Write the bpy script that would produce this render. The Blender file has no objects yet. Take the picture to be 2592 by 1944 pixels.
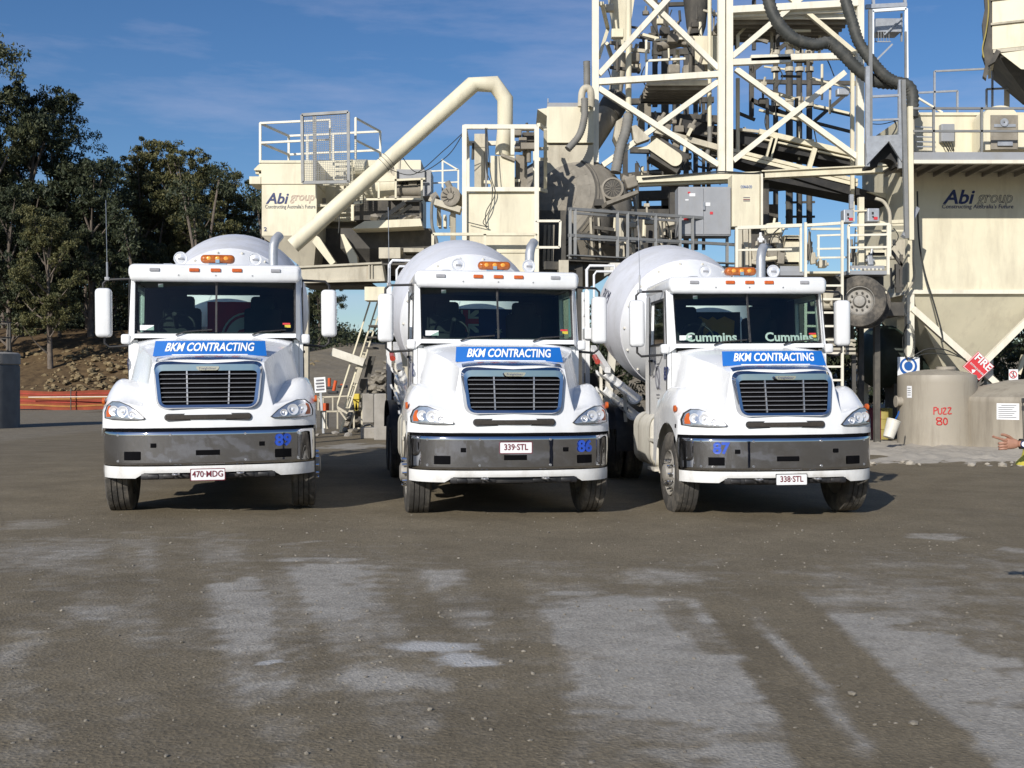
import bpy, bmesh, math, random
from mathutils import Vector, Matrix, noise
import numpy as np
R = math.radians
random.seed(7)
scene = bpy.context.scene
COL = scene.collection

# ------------------------------------------------------------------ camera
cam = bpy.data.cameras.new("camera")
cam.sensor_fit = 'HORIZONTAL'
cam.sensor_width = 36.0
cam.lens = 36.0 * 1080.0 / 1024.0
cam.clip_start = 0.1
cam.clip_end = 4000.0
cam_o = bpy.data.objects.new("camera", cam)
COL.objects.link(cam_o)
cam_o.location = (0, 0, 1.6)
cam_o.rotation_euler = (R(90), 0, 0)
scene.camera = cam_o

# ------------------------------------------------------------------ sun + sky
SUN_EL, SUN_AZ = 26.0, 26.0          # azimuth: degrees to the left of straight behind the camera
sun = bpy.data.lights.new("sun", 'SUN')
sun.energy = 4.8
sun.angle = R(0.5)
sun.color = (1.0, 0.95, 0.87)
sun_o = bpy.data.objects.new("sun", sun)
COL.objects.link(sun_o)
to_sun = Vector((-math.sin(R(SUN_AZ)) * math.cos(R(SUN_EL)), -math.cos(R(SUN_AZ)) * math.cos(R(SUN_EL)), math.sin(R(SUN_EL))))
sun_o.rotation_euler = to_sun.to_track_quat('Z', 'Y').to_euler()
sun_o.location = (-20, -30, 40)

world = bpy.data.worlds.new("World")
scene.world = world
world.use_nodes = True
wn, wl = world.node_tree.nodes, world.node_tree.links
wn.clear()
w_out = wn.new('ShaderNodeOutputWorld')
w_bg = wn.new('ShaderNodeBackground')
w_bg.inputs['Strength'].default_value = 0.092
sky = wn.new('ShaderNodeTexSky')
sky.sky_type = 'NISHITA'
sky.sun_disc = False
sky.sun_elevation = R(SUN_EL)
sky.sun_rotation = R(180 + SUN_AZ)
sky.altitude = 60
sky.air_density = 1.0
sky.dust_density = 0.35
sky.ozone_density = 4.0
# thin high cloud: wisps of pale vapour laid out over the sky's own direction
w_tc = wn.new('ShaderNodeTexCoord')
w_map = wn.new('ShaderNodeMapping')
w_map.inputs['Scale'].default_value = (1.6, 1.6, 9.0)
w_map.inputs['Rotation'].default_value = (0, R(-6), 0)
w_noise = wn.new('ShaderNodeTexNoise')
w_noise.inputs['Scale'].default_value = 2.3
w_noise.inputs['Detail'].default_value = 7
w_noise.inputs['Roughness'].default_value = 0.6
w_ramp = wn.new('ShaderNodeValToRGB')
w_ramp.color_ramp.elements[0].position = 0.47
w_ramp.color_ramp.elements[0].color = (0, 0, 0, 1)
w_ramp.color_ramp.elements[1].position = 0.80
w_ramp.color_ramp.elements[1].color = (0.30, 0.30, 0.30, 1)
w_mix = wn.new('ShaderNodeMixRGB')
w_mix.inputs['Color2'].default_value = (7.6, 7.3, 9.0, 1)
w_hsv = wn.new('ShaderNodeHueSaturation')
w_hsv.inputs['Saturation'].default_value = 1.17
w_hsv.inputs['Hue'].default_value = 0.506
w_hsv.inputs['Value'].default_value = 1.04
wl.new(w_tc.outputs['Generated'], w_map.inputs['Vector'])
wl.new(w_map.outputs['Vector'], w_noise.inputs['Vector'])
wl.new(w_noise.outputs['Fac'], w_ramp.inputs['Fac'])
wl.new(w_ramp.outputs['Color'], w_mix.inputs['Fac'])
wl.new(sky.outputs['Color'], w_hsv.inputs['Color'])
wl.new(w_hsv.outputs['Color'], w_mix.inputs['Color1'])
wl.new(w_mix.outputs['Color'], w_bg.inputs['Color'])
wl.new(w_bg.outputs['Background'], w_out.inputs['Surface'])

scene.view_settings.view_transform = 'Standard'
scene.view_settings.look = 'None'
scene.view_settings.gamma = 1.0
scene.view_settings.exposure = 0.0
scene.view_settings.use_curve_mapping = False
scene.render.resolution_x, scene.render.resolution_y = 1024, 768
scene.cycles.max_bounces = 8
scene.cycles.transparent_max_bounces = 24

# ------------------------------------------------------------------ materials
def node_mat(name):
    m = bpy.data.materials.new(name)
    m.use_nodes = True
    return m, m.node_tree.nodes, m.node_tree.links, m.node_tree.nodes['Principled BSDF']

def pmat(name, col, rough=0.5, metal=0.0, var=0.12, scale=2.5, bump=0.0, bscale=60, dirt=None, coat=0.0, spec=0.5, rust=0.0):
    """principled material: broad tonal variation, optional dirt = (colour, amount, scale, vertical stretch), fine bump"""
    m, N, L, P = node_mat(name)
    P.inputs['Roughness'].default_value = rough
    P.inputs['Metallic'].default_value = metal
    P.inputs['Specular IOR Level'].default_value = spec
    P.inputs['Coat Weight'].default_value = coat
    P.inputs['Coat Roughness'].default_value = 0.06
    tc = N.new('ShaderNodeTexCoord')
    oi = N.new('ShaderNodeObjectInfo')
    ml = N.new('ShaderNodeVectorMath'); ml.operation = 'SCALE'; ml.inputs[0].default_value = (37, 91, 53)
    L.new(oi.outputs['Random'], ml.inputs['Scale'])
    ad = N.new('ShaderNodeVectorMath'); ad.operation = 'ADD'
    L.new(tc.outputs['Object'], ad.inputs[0]); L.new(ml.outputs['Vector'], ad.inputs[1])
    nz = N.new('ShaderNodeTexNoise')
    nz.inputs['Scale'].default_value = scale
    nz.inputs['Detail'].default_value = 6
    nz.inputs['Roughness'].default_value = 0.62
    L.new(ad.outputs['Vector'], nz.inputs['Vector'])
    rp = N.new('ShaderNodeValToRGB')
    lo = 1 - var
    rp.color_ramp.elements[0].position = 0.3
    rp.color_ramp.elements[0].color = (col[0] * lo, col[1] * lo, col[2] * lo, 1)
    rp.color_ramp.elements[1].position = 0.7
    rp.color_ramp.elements[1].color = (min(1, col[0] * (1 + var * .5)), min(1, col[1] * (1 + var * .5)), min(1, col[2] * (1 + var * .5)), 1)
    L.new(nz.outputs['Fac'], rp.inputs['Fac'])
    out = rp.outputs['Color']
    if dirt:
        dc, amt, ds, stretch = dirt
        mp = N.new('ShaderNodeMapping')
        mp.inputs['Scale'].default_value = (ds, ds, ds / stretch)
        L.new(ad.outputs['Vector'], mp.inputs['Vector'])
        n2 = N.new('ShaderNodeTexNoise')
        n2.inputs['Scale'].default_value = 1.0
        n2.inputs['Detail'].default_value = 8
        n2.inputs['Roughness'].default_value = 0.7
        L.new(mp.outputs['Vector'], n2.inputs['Vector'])
        r2 = N.new('ShaderNodeValToRGB')
        r2.color_ramp.elements[0].position = 0.48
        r2.color_ramp.elements[0].color = (0, 0, 0, 1)
        r2.color_ramp.elements[1].position = 0.72
        r2.color_ramp.elements[1].color = (amt, amt, amt, 1)
        L.new(n2.outputs['Fac'], r2.inputs['Fac'])
        mx = N.new('ShaderNodeMixRGB')
        mx.inputs['Color2'].default_value = (*dc, 1)
        L.new(r2.outputs['Color'], mx.inputs['Fac'])
        L.new(out, mx.inputs['Color1'])
        out = mx.outputs['Color']
        mr = N.new('ShaderNodeMath'); mr.operation = 'MULTIPLY_ADD'
        mr.inputs[1].default_value = 0.4; mr.inputs[2].default_value = rough
        L.new(r2.outputs['Color'], mr.inputs[0])
        L.new(mr.outputs[0], P.inputs['Roughness'])
    if rust:      # thin brown runs
        mp = N.new('ShaderNodeMapping'); mp.inputs['Scale'].default_value = (7, 7, .55)
        L.new(ad.outputs['Vector'], mp.inputs['Vector'])
        n3 = N.new('ShaderNodeTexNoise'); n3.inputs['Scale'].default_value = 1.0; n3.inputs['Detail'].default_value = 5; n3.inputs['Roughness'].default_value = .6
        L.new(mp.outputs['Vector'], n3.inputs['Vector'])
        r3 = N.new('ShaderNodeValToRGB')
        r3.color_ramp.elements[0].position = 0.60; r3.color_ramp.elements[0].color = (0, 0, 0, 1)
        r3.color_ramp.elements[1].position = 0.74; r3.color_ramp.elements[1].color = (rust, rust, rust, 1)
        L.new(n3.outputs['Fac'], r3.inputs['Fac'])
        m3 = N.new('ShaderNodeMixRGB'); m3.inputs['Color2'].default_value = (0.20, 0.115, 0.06, 1)
        L.new(r3.outputs['Color'], m3.inputs['Fac']); L.new(out, m3.inputs['Color1'])
        out = m3.outputs['Color']
    L.new(out, P.inputs['Base Color'])
    if bump:
        nb = N.new('ShaderNodeTexNoise')
        nb.inputs['Scale'].default_value = bscale
        nb.inputs['Detail'].default_value = 4
        L.new(ad.outputs['Vector'], nb.inputs['Vector'])
        bp = N.new('ShaderNodeBump')
        bp.inputs['Strength'].default_value = bump
        bp.inputs['Distance'].default_value = 0.02
        L.new(nb.outputs['Fac'], bp.inputs['Height'])
        L.new(bp.outputs['Normal'], P.inputs['Normal'])
    return m

def glass_mat(name, tint, ior=1.45, refl=1.0):
    m, N, L, P = node_mat(name)
    N.remove(P)
    o = N['Material Output']
    t = N.new('ShaderNodeBsdfTransparent'); t.inputs['Color'].default_value = (*tint, 1)
    g = N.new('ShaderNodeBsdfGlossy'); g.inputs['Roughness'].default_value = 0.03
    g.inputs['Color'].default_value = (refl, refl, refl, 1)
    f = N.new('ShaderNodeFresnel'); f.inputs['IOR'].default_value = ior
    x = N.new('ShaderNodeMixShader')
    L.new(f.outputs[0], x.inputs[0]); L.new(t.outputs[0], x.inputs[1]); L.new(g.outputs[0], x.inputs[2])
    L.new(x.outputs[0], o.inputs['Surface'])
    return m

DUST = (0.30, 0.265, 0.21)
M = {}
M['white'] = pmat('white_paint', (0.79, 0.80, 0.81), 0.25, var=0.06, scale=1.6, coat=0.6, dirt=(DUST, 0.20, 2.2, 3.0), bump=0.03, bscale=2.5)
M['drum'] = pmat('drum_shaded_paint', (0.66, 0.67, 0.71), 0.42, var=0.07, scale=1.5, dirt=((0.44, 0.435, 0.425), 0.7, 1.6, 1.5), bump=0.06, bscale=7)  # dusty paint, made darker and bluer to carry its sky-lit shading
M['drum_cone'] = pmat('drum_cone_paint', (0.80, 0.81, 0.82), 0.35, var=0.04, dirt=((0.55, 0.54, 0.52), 0.2, 1.6, 2))
M['offwhite'] = pmat('dusty_white_paint', (0.68, 0.65, 0.57), 0.5, var=0.12, dirt=(DUST, 0.45, 4.0, 2.5))
M['chrome'] = pmat('chrome', (0.56, 0.57, 0.60), 0.035, 1.0, var=0.06, scale=3, bump=0.22, bscale=1.1, dirt=((0.30, 0.28, 0.25), 0.10, 5, 1.5))
M['chrome_bright'] = pmat('bright_chrome', (0.85, 0.86, 0.88), 0.12, 1.0, var=0.05)
M['steel'] = pmat('steel', (0.45, 0.45, 0.46), 0.35, 0.8, var=0.2, scale=8, dirt=(DUST, 0.4, 8, 1))
M['black'] = pmat('black_plastic', (0.018, 0.018, 0.02), 0.5, var=0.3, dirt=((0.09, 0.08, 0.07), 0.4, 5, 1))
M['opening_shade'] = pmat('opening_shade_paint', (0.005, 0.005, 0.006), 0.9, var=0.2, spec=0.05)  # near-black colour standing in for the shade inside openings
M['interior'] = pmat('cab_interior', (0.02, 0.022, 0.024), 0.8, var=0.3)
M['interior_grey'] = pmat('cab_trim', (0.16, 0.17, 0.16), 0.8, var=0.2)
M['white_dusty'] = pmat('dusty_white_bumper', (0.76, 0.76, 0.75), 0.35, var=0.08, scale=3, coat=0.2, dirt=((0.34, 0.30, 0.24), 0.42, 5, 2.0))
M['rubber'] = pmat('rubber', (0.058, 0.054, 0.049), 0.85, var=0.3, scale=10, bump=0.3, bscale=50, dirt=((0.25, 0.22, 0.18), 0.8, 3.0, 1))
M['lamp_mirror'] = pmat('lamp_mirror', (0.55, 0.56, 0.60), 0.22, 0.8, var=0.25, scale=22)
M['slot_brown'] = pmat('slot_mesh', (0.035, 0.028, 0.022), 0.8, var=0.4, scale=40)
M['lamp_face'] = pmat('lamp_face', (0.74, 0.75, 0.78), 0.30, 0.35, var=0.08, scale=20)
M['plate_steel'] = pmat('worn_drum_plate', (0.25, 0.228, 0.19), 0.85, var=0.25, scale=3, dirt=((0.20, 0.18, 0.15), 0.6, 4, 1))
M['rim'] = pmat('dusty_rim', (0.30, 0.285, 0.26), 0.6, 0.2, var=0.25, scale=8, dirt=(DUST, 0.6, 7, 1))
M['chassis'] = pmat('chassis_paint', (0.04, 0.04, 0.042), 0.7, var=0.3, dirt=((0.14, 0.12, 0.10), 0.6, 4, 1))
M['glass'] = glass_mat('windscreen_glass', (0.55, 0.68, 0.62))
M['blue'] = pmat('banner_blue', (0.012, 0.135, 0.48), 0.35, var=0.08)
M['letter_white'] = pmat('letter_white', (0.82, 0.84, 0.86), 0.5, var=0.03)
M['silver'] = pmat('silver_bar', (0.53, 0.54, 0.57), 0.25, 0.7, var=0.12, scale=14)
M['number_blue'] = pmat('number_blue', (0.025, 0.085, 0.50), 0.5, var=0.15, scale=20)
M['navy'] = pmat('navy_lettering', (0.02, 0.035, 0.13), 0.6, var=0.2, scale=9)
M['pale_red'] = pmat('faded_red_lettering', (0.55, 0.36, 0.33), 0.7, var=0.2, scale=6)
M['grey_letter'] = pmat('grey_lettering', (0.16, 0.16, 0.18), 0.7, var=0.2, scale=9)
M['maroon'] = pmat('plate_maroon', (0.16, 0.015, 0.03), 0.5, var=0.1)
M['amber'] = pmat('amber_lens', (0.46, 0.115, 0.008), 0.15, var=0.45, scale=18, coat=0.9)
M['amber_bulb'] = pmat('amber_bulb', (0.85, 0.36, 0.05), 0.1, var=0.2, scale=30, coat=0.9)
M['orange_lens'] = pmat('orange_lens', (0.55, 0.11, 0.02), 0.3, var=0.2, scale=30)
M['red_lens'] = pmat('red_lens', (0.45, 0.05, 0.03), 0.25, var=0.2, scale=30, coat=0.5)
M['grey_lens'] = pmat('grey_lens', (0.33, 0.33, 0.35), 0.3, var=0.2, scale=30)
M['lamp_body'] = pmat('headlamp_housing', (0.42, 0.43, 0.45), 0.18, 0.7, var=0.3, scale=18)
M['cream'] = pmat('cream_paint', (0.72, 0.665, 0.50), 0.6, var=0.09, scale=1.2, dirt=((0.38, 0.325, 0.245), 0.48, 1.5, 5), bump=0.05, bscale=6, rust=0.17)
M['cream_dirty'] = pmat('dirty_cream_paint', (0.52, 0.475, 0.375), 0.7, var=0.15, scale=2, dirt=((0.25, 0.22, 0.17), 0.7, 2.2, 3), bump=0.1, bscale=12, rust=0.3)
M['pale'] = pmat('pale_steel_paint', (0.77, 0.73, 0.61), 0.5, var=0.06, dirt=((0.40, 0.35, 0.27), 0.40, 3, 4), rust=0.15)
M['brown_dust'] = pmat('cement_dusted_steel', (0.24, 0.215, 0.175), 0.85, var=0.25, scale=2, dirt=((0.36, 0.33, 0.28), 0.7, 3, 2), bump=0.25, bscale=14)
M['dark_steel'] = pmat('dark_dusty_steel', (0.075, 0.07, 0.062), 0.8, var=0.3, dirt=((0.19, 0.17, 0.14), 0.6, 2.5, 2))  # own dark steel, and shade coloured into undersides and rear columns
M['belt'] = pmat('conveyor_belt', (0.025, 0.025, 0.026), 0.8, var=0.3, dirt=((0.12, 0.11, 0.095), 0.5, 2, 1))
M['grey'] = pmat('grey_paint', (0.30, 0.31, 0.33), 0.5, var=0.1, dirt=((0.22, 0.20, 0.17), 0.4, 2, 3))
M['grey_rail'] = pmat('galvanised_rail', (0.24, 0.245, 0.245), 0.55, 0.3, var=0.2, dirt=((0.3, 0.27, 0.22), 0.4, 3, 1))
M['galv'] = pmat('galvanised_steel', (0.42, 0.44, 0.47), 0.45, 0.4, var=0.2, scale=6)
M['bluewhite'] = pmat('bright_aluminium', (0.78, 0.84, 0.90), 0.35, 0.0, var=0.05)
M['hose'] = pmat('dark_hose', (0.05, 0.053, 0.05), 0.55, var=0.25, dirt=((0.16, 0.15, 0.13), 0.6, 3, 1))
M['hose_grey'] = pmat('grey_hose', (0.19, 0.185, 0.17), 0.7, var=0.25, dirt=((0.3, 0.27, 0.23), 0.5, 3, 1))
M['cable'] = pmat('cable', (0.03, 0.032, 0.03), 0.6, var=0.2)
M['tank'] = pmat('beige_plastic', (0.355, 0.318, 0.258), 0.55, var=0.06, scale=1.5, dirt=((0.19, 0.165, 0.13), 0.7, 2.2, 7), bump=0.08, bscale=5)
M['paint_red'] = pmat('red_paint', (0.52, 0.03, 0.03), 0.6, var=0.2, scale=12)
M['sign_red'] = pmat('sign_red', (0.58, 0.04, 0.05), 0.45, var=0.06)
M['sign_blue'] = pmat('sign_blue', (0.015, 0.10, 0.36), 0.45, var=0.06)
M['sign_white'] = pmat('sign_white', (0.78, 0.79, 0.80), 0.45, var=0.05)
M['fence_band_yellow'] = pmat('faded_orange_band', (0.36, 0.16, 0.035), 0.8, var=0.3, scale=1.5)
M['fence_band_sign_red'] = pmat('red_mesh_band', (0.34, 0.045, 0.025), 0.8, var=0.3, scale=1.5)
M['fence_orange'] = pmat('faded_fence_orange', (0.27, 0.055, 0.022), 0.85, var=0.35, scale=1.2)
M['orange'] = pmat('safety_orange', (0.56, 0.09, 0.02), 0.7, var=0.15)
M['yellow'] = pmat('safety_yellow', (0.60, 0.46, 0.05), 0.6, var=0.12)
M['concrete'] = pmat('concrete', (0.33, 0.31, 0.28), 0.9, var=0.2, scale=3, bump=0.3, bscale=30, dirt=((0.2, 0.18, 0.15), 0.5, 2, 2))
M['mud'] = pmat('dried_slurry', (0.40, 0.365, 0.31), 0.95, var=0.2, scale=2.5, bump=0.5, bscale=16)
M['grey_tank'] = pmat('grey_concrete', (0.14, 0.145, 0.145), 0.85, var=0.2, scale=2, bump=0.2, bscale=20)
M['skin'] = pmat('skin', (0.36, 0.185, 0.125), 0.5, var=0.12, scale=40, bump=0.08, bscale=200)
M['hivis'] = pmat('hivis_yellow', (0.66, 0.56, 0.08), 0.85, var=0.12, scale=6)
M['trousers'] = pmat('navy_cloth', (0.03, 0.04, 0.07), 0.9, var=0.2)
M['hair'] = pmat('brown_hair', (0.06, 0.04, 0.03), 0.7, var=0.3)
M['rock'] = pmat('pale_rock', (0.24, 0.18, 0.095), 0.9, var=0.35, scale=3, bump=0.4, bscale=10)
M['bark'] = pmat('gum_bark', (0.16, 0.13, 0.105), 0.9, var=0.4, scale=2, bump=0.3, bscale=6)
M['pebble'] = pmat('pebble', (0.235, 0.21, 0.17), 0.9, var=0.4, scale=0.7)

def leaf_mat(name, a, b):
    m, N, L, P = node_mat(name)
    P.inputs['Roughness'].default_value = 0.6
    P.inputs['Specular IOR Level'].default_value = 0.3
    tc = N.new('ShaderNodeTexCoord')
    oi = N.new('ShaderNodeObjectInfo')
    ad = N.new('ShaderNodeVectorMath'); ad.operation = 'ADD'
    L.new(tc.outputs['Object'], ad.inputs[0]); L.new(oi.outputs['Location'], ad.inputs[1])
    nz = N.new('ShaderNodeTexNoise'); nz.inputs['Scale'].default_value = 0.55; nz.inputs['Detail'].default_value = 5
    nz.inputs['Roughness'].default_value = 0.75
    L.new(ad.outputs['Vector'], nz.inputs['Vector'])
    rp = N.new('ShaderNodeValToRGB')
    rp.color_ramp.elements[0].position = 0.36; rp.color_ramp.elements[0].color = (*a, 1)
    rp.color_ramp.elements[1].position = 0.66; rp.color_ramp.elements[1].color = (*b, 1)
    ge = N.new('ShaderNodeNewGeometry')          # every leaf spray a little different
    sm = N.new('ShaderNodeMath'); sm.operation = 'MULTIPLY_ADD'; sm.inputs[1].default_value = 0.42; sm.inputs[2].default_value = -0.21
    L.new(ge.outputs['Random Per Island'], sm.inputs[0])
    sa = N.new('ShaderNodeMath'); sa.operation = 'ADD'; L.new(nz.outputs['Fac'], sa.inputs[0]); L.new(sm.outputs[0], sa.inputs[1])
    L.new(sa.outputs[0], rp.inputs['Fac']); L.new(rp.outputs['Color'], P.inputs['Base Color'])
    return m
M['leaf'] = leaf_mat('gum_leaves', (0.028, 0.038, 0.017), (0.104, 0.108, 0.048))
M['leaf_dark'] = leaf_mat('shade_leaves', (0.020, 0.030, 0.015), (0.066, 0.076, 0.038))  # darker copy of the gum leaves, shade put into the tone
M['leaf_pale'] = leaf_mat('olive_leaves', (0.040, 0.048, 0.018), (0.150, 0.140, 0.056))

# ------------------------------------------------------------------ mesh builder
class MB:
    def __init__(s):
        s.bm = bmesh.new()
    def _xf(s, vs, mat):
        for v in vs: v.co = mat @ v.co
    def box(s, c, size, rot=None, bevel=0.0, seg=2):
        r = bmesh.ops.create_cube(s.bm, size=1.0)
        vs = r['verts']
        for v in vs: v.co = Vector((v.co.x * size[0], v.co.y * size[1], v.co.z * size[2]))
        if bevel:
            es = list({e for v in vs for e in v.link_edges})
            rb = bmesh.ops.bevel(s.bm, geom=es, offset=bevel, segments=seg, affect='EDGES', profile=0.5)
            vs = list({v for f in rb['faces'] for v in f.verts} | {v for v in vs if v.is_valid})
        m = Matrix.Translation(Vector(c))
        if rot is not None:
            m = m @ (rot if isinstance(rot, Matrix) else Matrix.Rotation(rot[2], 4, 'Z') @ Matrix.Rotation(rot[1], 4, 'Y') @ Matrix.Rotation(rot[0], 4, 'X'))
        s._xf(vs, m)
        return s
    def span(s, a, b, bevel=0.0):
        """box between two opposite corners"""
        c = [(a[i] + b[i]) / 2 for i in range(3)]
        return s.box(c, [abs(a[i] - b[i]) for i in range(3)], bevel=bevel)
    def beam(s, p, q, w=0.1, h=None, roll=0.0):
        p, q = Vector(p), Vector(q)
        d = q - p
        L = d.length
        if L < 1e-6: return s
        h = h or w
        z = d.normalized()
        up = Vector((0, 1, 0)) if abs(z.y) < 0.95 else Vector((1, 0, 0))
        x = up.cross(z).normalized(); y = z.cross(x)
        m = Matrix((x, y, z)).transposed().to_4x4()
        if roll: m = m @ Matrix.Rotation(roll, 4, 'Z')
        r = bmesh.ops.create_cube(s.bm, size=1.0)
        for v in r['verts']: v.co = Vector((v.co.x * w, v.co.y * h, v.co.z * L))
        s._xf(r['verts'], Matrix.Translation((p + q) / 2) @ m)
        return s
    def cyl(s, p, q, r, r2=None, seg=14, cap=True):
        p, q = Vector(p), Vector(q)
        d = q - p
        L = d.length
        if L < 1e-6: return s
        m = Matrix.Translation((p + q) / 2) @ d.to_track_quat('Z', 'Y').to_matrix().to_4x4()
        k = bmesh.ops.create_cone(s.bm, cap_ends=cap, segments=seg, radius1=r, radius2=r if r2 is None else r2, depth=L)
        s._xf(k['verts'], m)
        return s
    def path(s, pts, r, seg=10, closed=False, smooth=0):
        """tube along a polyline; r may be a number or one per point"""
        P = [Vector(p) for p in pts]
        if smooth:
            P = spline(P, smooth)
        n = len(P)
        rs = r if isinstance(r, (list, tuple)) else [r] * n
        if len(rs) != n: rs = [rs[0] + (rs[-1] - rs[0]) * i / (n - 1) for i in range(n)]
        rings = []
        prev = None
        for i, p in enumerate(P):
            if closed: t = (P[(i + 1) % n] - P[i - 1])
            else: t = P[min(i + 1, n - 1)] - P[max(i - 1, 0)]
            t.normalize()
            if prev is None:
                a = Vector((0, 0, 1)) if abs(t.z) < 0.9 else Vector((1, 0, 0))
                x = a.cross(t).normalized()
            else:
                x = (prev - t * prev.dot(t)).normalized()
            prev = x
            y = t.cross(x)
            k = 1.0
            if not closed and 0 < i < n - 1:
                c = (P[i + 1] - P[i]).normalized().dot((P[i] - P[i - 1]).normalized())
                k = 1.0 / max(0.6, math.sqrt(max(0.0, (1 + c) / 2)))
            rings.append([s.bm.verts.new(p + (x * math.cos(6.28318 * j / seg) + y * math.sin(6.28318 * j / seg)) * rs[i] * (k if seg > 8 else 1)) for j in range(seg)])
        m = n if closed else n - 1
        for i in range(m):
            A, B = rings[i], rings[(i + 1) % n]
            for j in range(seg):
                s.bm.faces.new((A[j], A[(j + 1) % seg], B[(j + 1) % seg], B[j]))
        if not closed:
            s.bm.faces.new(rings[0][::-1]); s.bm.faces.new(rings[-1])
        return s
    def lathe(s, c, axis, prof, seg=32, cap=False):
        """prof = [(along axis, radius)]"""
        c, a = Vector(c), Vector(axis).normalized()
        u = Vector((0, 0, 1)) if abs(a.z) < 0.9 else Vector((1, 0, 0))
        x = u.cross(a).normalized(); y = a.cross(x)
        rings = []
        for t, r in prof:
            rings.append([s.bm.verts.new(c + a * t + (x * math.cos(6.28318 * j / seg) + y * math.sin(6.28318 * j / seg)) * max(r, 1e-4)) for j in range(seg)])
        for A, B in zip(rings, rings[1:]):
            for j in range(seg):
                s.bm.faces.new((A[j], A[(j + 1) % seg], B[(j + 1) % seg], B[j]))
        if cap:
            s.bm.faces.new(rings[0][::-1]); s.bm.faces.new(rings[-1])
        return s
    def grid(s, rows, flip=False):
        V = [[s.bm.verts.new(p) for p in r] for r in rows]
        for A, B in zip(V, V[1:]):
            for j in range(len(A) - 1):
                q = (A[j], A[j + 1], B[j + 1], B[j])
                s.bm.faces.new(q[::-1] if flip else q)
        return s
    def poly(s, pts, thick=None):
        """flat polygon, optionally extruded by a vector"""
        vs = [s.bm.verts.new(p) for p in pts]
        f = s.bm.faces.new(vs)
        if thick is not None:
            r = bmesh.ops.extrude_face_region(s.bm, geom=[f])
            bmesh.ops.translate(s.bm, vec=Vector(thick), verts=[g for g in r['geom'] if isinstance(g, bmesh.types.BMVert)])
        return s
    def ring(s, outer, inner, thick):
        """frame between two loops of equal length, extruded by a vector"""
        n = len(outer)
        t = Vector(thick)
        o = [s.bm.verts.new(p) for p in outer]; i = [s.bm.verts.new(p) for p in inner]
        o2 = [s.bm.verts.new(Vector(p) + t) for p in outer]; i2 = [s.bm.verts.new(Vector(p) + t) for p in inner]
        for k in range(n):
            l = (k + 1) % n
            s.bm.faces.new((o[k], o[l], i[l], i[k])); s.bm.faces.new((o2[l], o2[k], i2[k], i2[l]))
            s.bm.faces.new((o[l], o[k], o2[k], o2[l])); s.bm.faces.new((i[k], i[l], i2[l], i2[k]))
        return s
    def sphere(s, c, r, seg=12, squash=(1, 1, 1)):
        k = bmesh.ops.create_uvsphere(s.bm, u_segments=seg, v_segments=max(6, seg // 2 + 2), radius=r)
        for v in k['verts']: v.co = Vector((v.co.x * squash[0], v.co.y * squash[1], v.co.z * squash[2])) + Vector(c)
        return s
    def rock(s, c, r, rnd):
        k = bmesh.ops.create_icosphere(s.bm, subdivisions=1, radius=1)
        a, b, d = rnd.uniform(.7, 1.3), rnd.uniform(.7, 1.3), rnd.uniform(.4, .8)
        q = Matrix.Rotation(rnd.uniform(0, 6.28), 4, 'Z') @ Matrix.Rotation(rnd.uniform(-.4, .4), 4, 'X')
        for v in k['verts']:
            j = rnd.uniform(.75, 1.2)
            v.co = q @ Vector((v.co.x * a * r * j, v.co.y * b * r * j, v.co.z * d * r * j)) + Vector(c)
        return s
    def build(s, name, mat, parent=None, smooth=None):
        me = bpy.data.meshes.new(name)
        bmesh.ops.recalc_face_normals(s.bm, faces=s.bm.faces[:])
        s.bm.to_mesh(me); s.bm.free()
        me.materials.append(M[mat] if isinstance(mat, str) else mat)
        if smooth is not None:
            me.polygons.foreach_set('use_smooth', [True] * len(me.polygons))
            me.set_sharp_from_angle(angle=R(smooth))
        o = bpy.data.objects.new(name, me)
        COL.objects.link(o)
        if parent is not None: o.parent = parent
        return o

def spline(P, n):
    P = [Vector(p) for p in P]
    out = []
    for i in range(len(P) - 1):
        a, b, c, d = P[max(i - 1, 0)], P[i], P[i + 1], P[min(i + 2, len(P) - 1)]
        for k in range(n):
            t = k / n
            out.append(0.5 * ((2 * b) + (c - a) * t + (2 * a - 5 * b + 4 * c - d) * t * t + (3 * b - a - 3 * c + d) * t ** 3))
    out.append(P[-1])
    return out

def tag(o, label=None, cat=None, group=None, kind=None):
    if label: o['label'] = label
    if cat: o['category'] = cat
    if group: o['group'] = group
    if kind: o['kind'] = kind
    return o

def thing(name, label, cat, loc=(0, 0, 0), group=None, rot=(0, 0, 0)):
    o = bpy.data.objects.new(name, None)
    COL.objects.link(o)
    o.location = loc; o.rotation_euler = rot
    return tag(o, label, cat, group)

def based(mb_list, name, label, cat, base, group=None):
    """things whose part meshes were made in world coordinates: Empty at base, parts parented keeping place"""
    t = thing(name, label, cat, base, group)
    for o in mb_list:
        o.parent = t
        o.matrix_parent_inverse = Matrix.Translation(Vector(base)).inverted()
    return t

def rehome(o, base):
    """move a world-coordinate mesh's origin to base"""
    b = Vector(base)
    o.data.transform(Matrix.Translation(-b))
    o.location = b
    return o

def copy_tree(o, parent=None):
    c = o.copy(); COL.objects.link(c); c.parent = parent
    for ch in list(o.children): copy_tree(ch, c)
    return c

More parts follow.
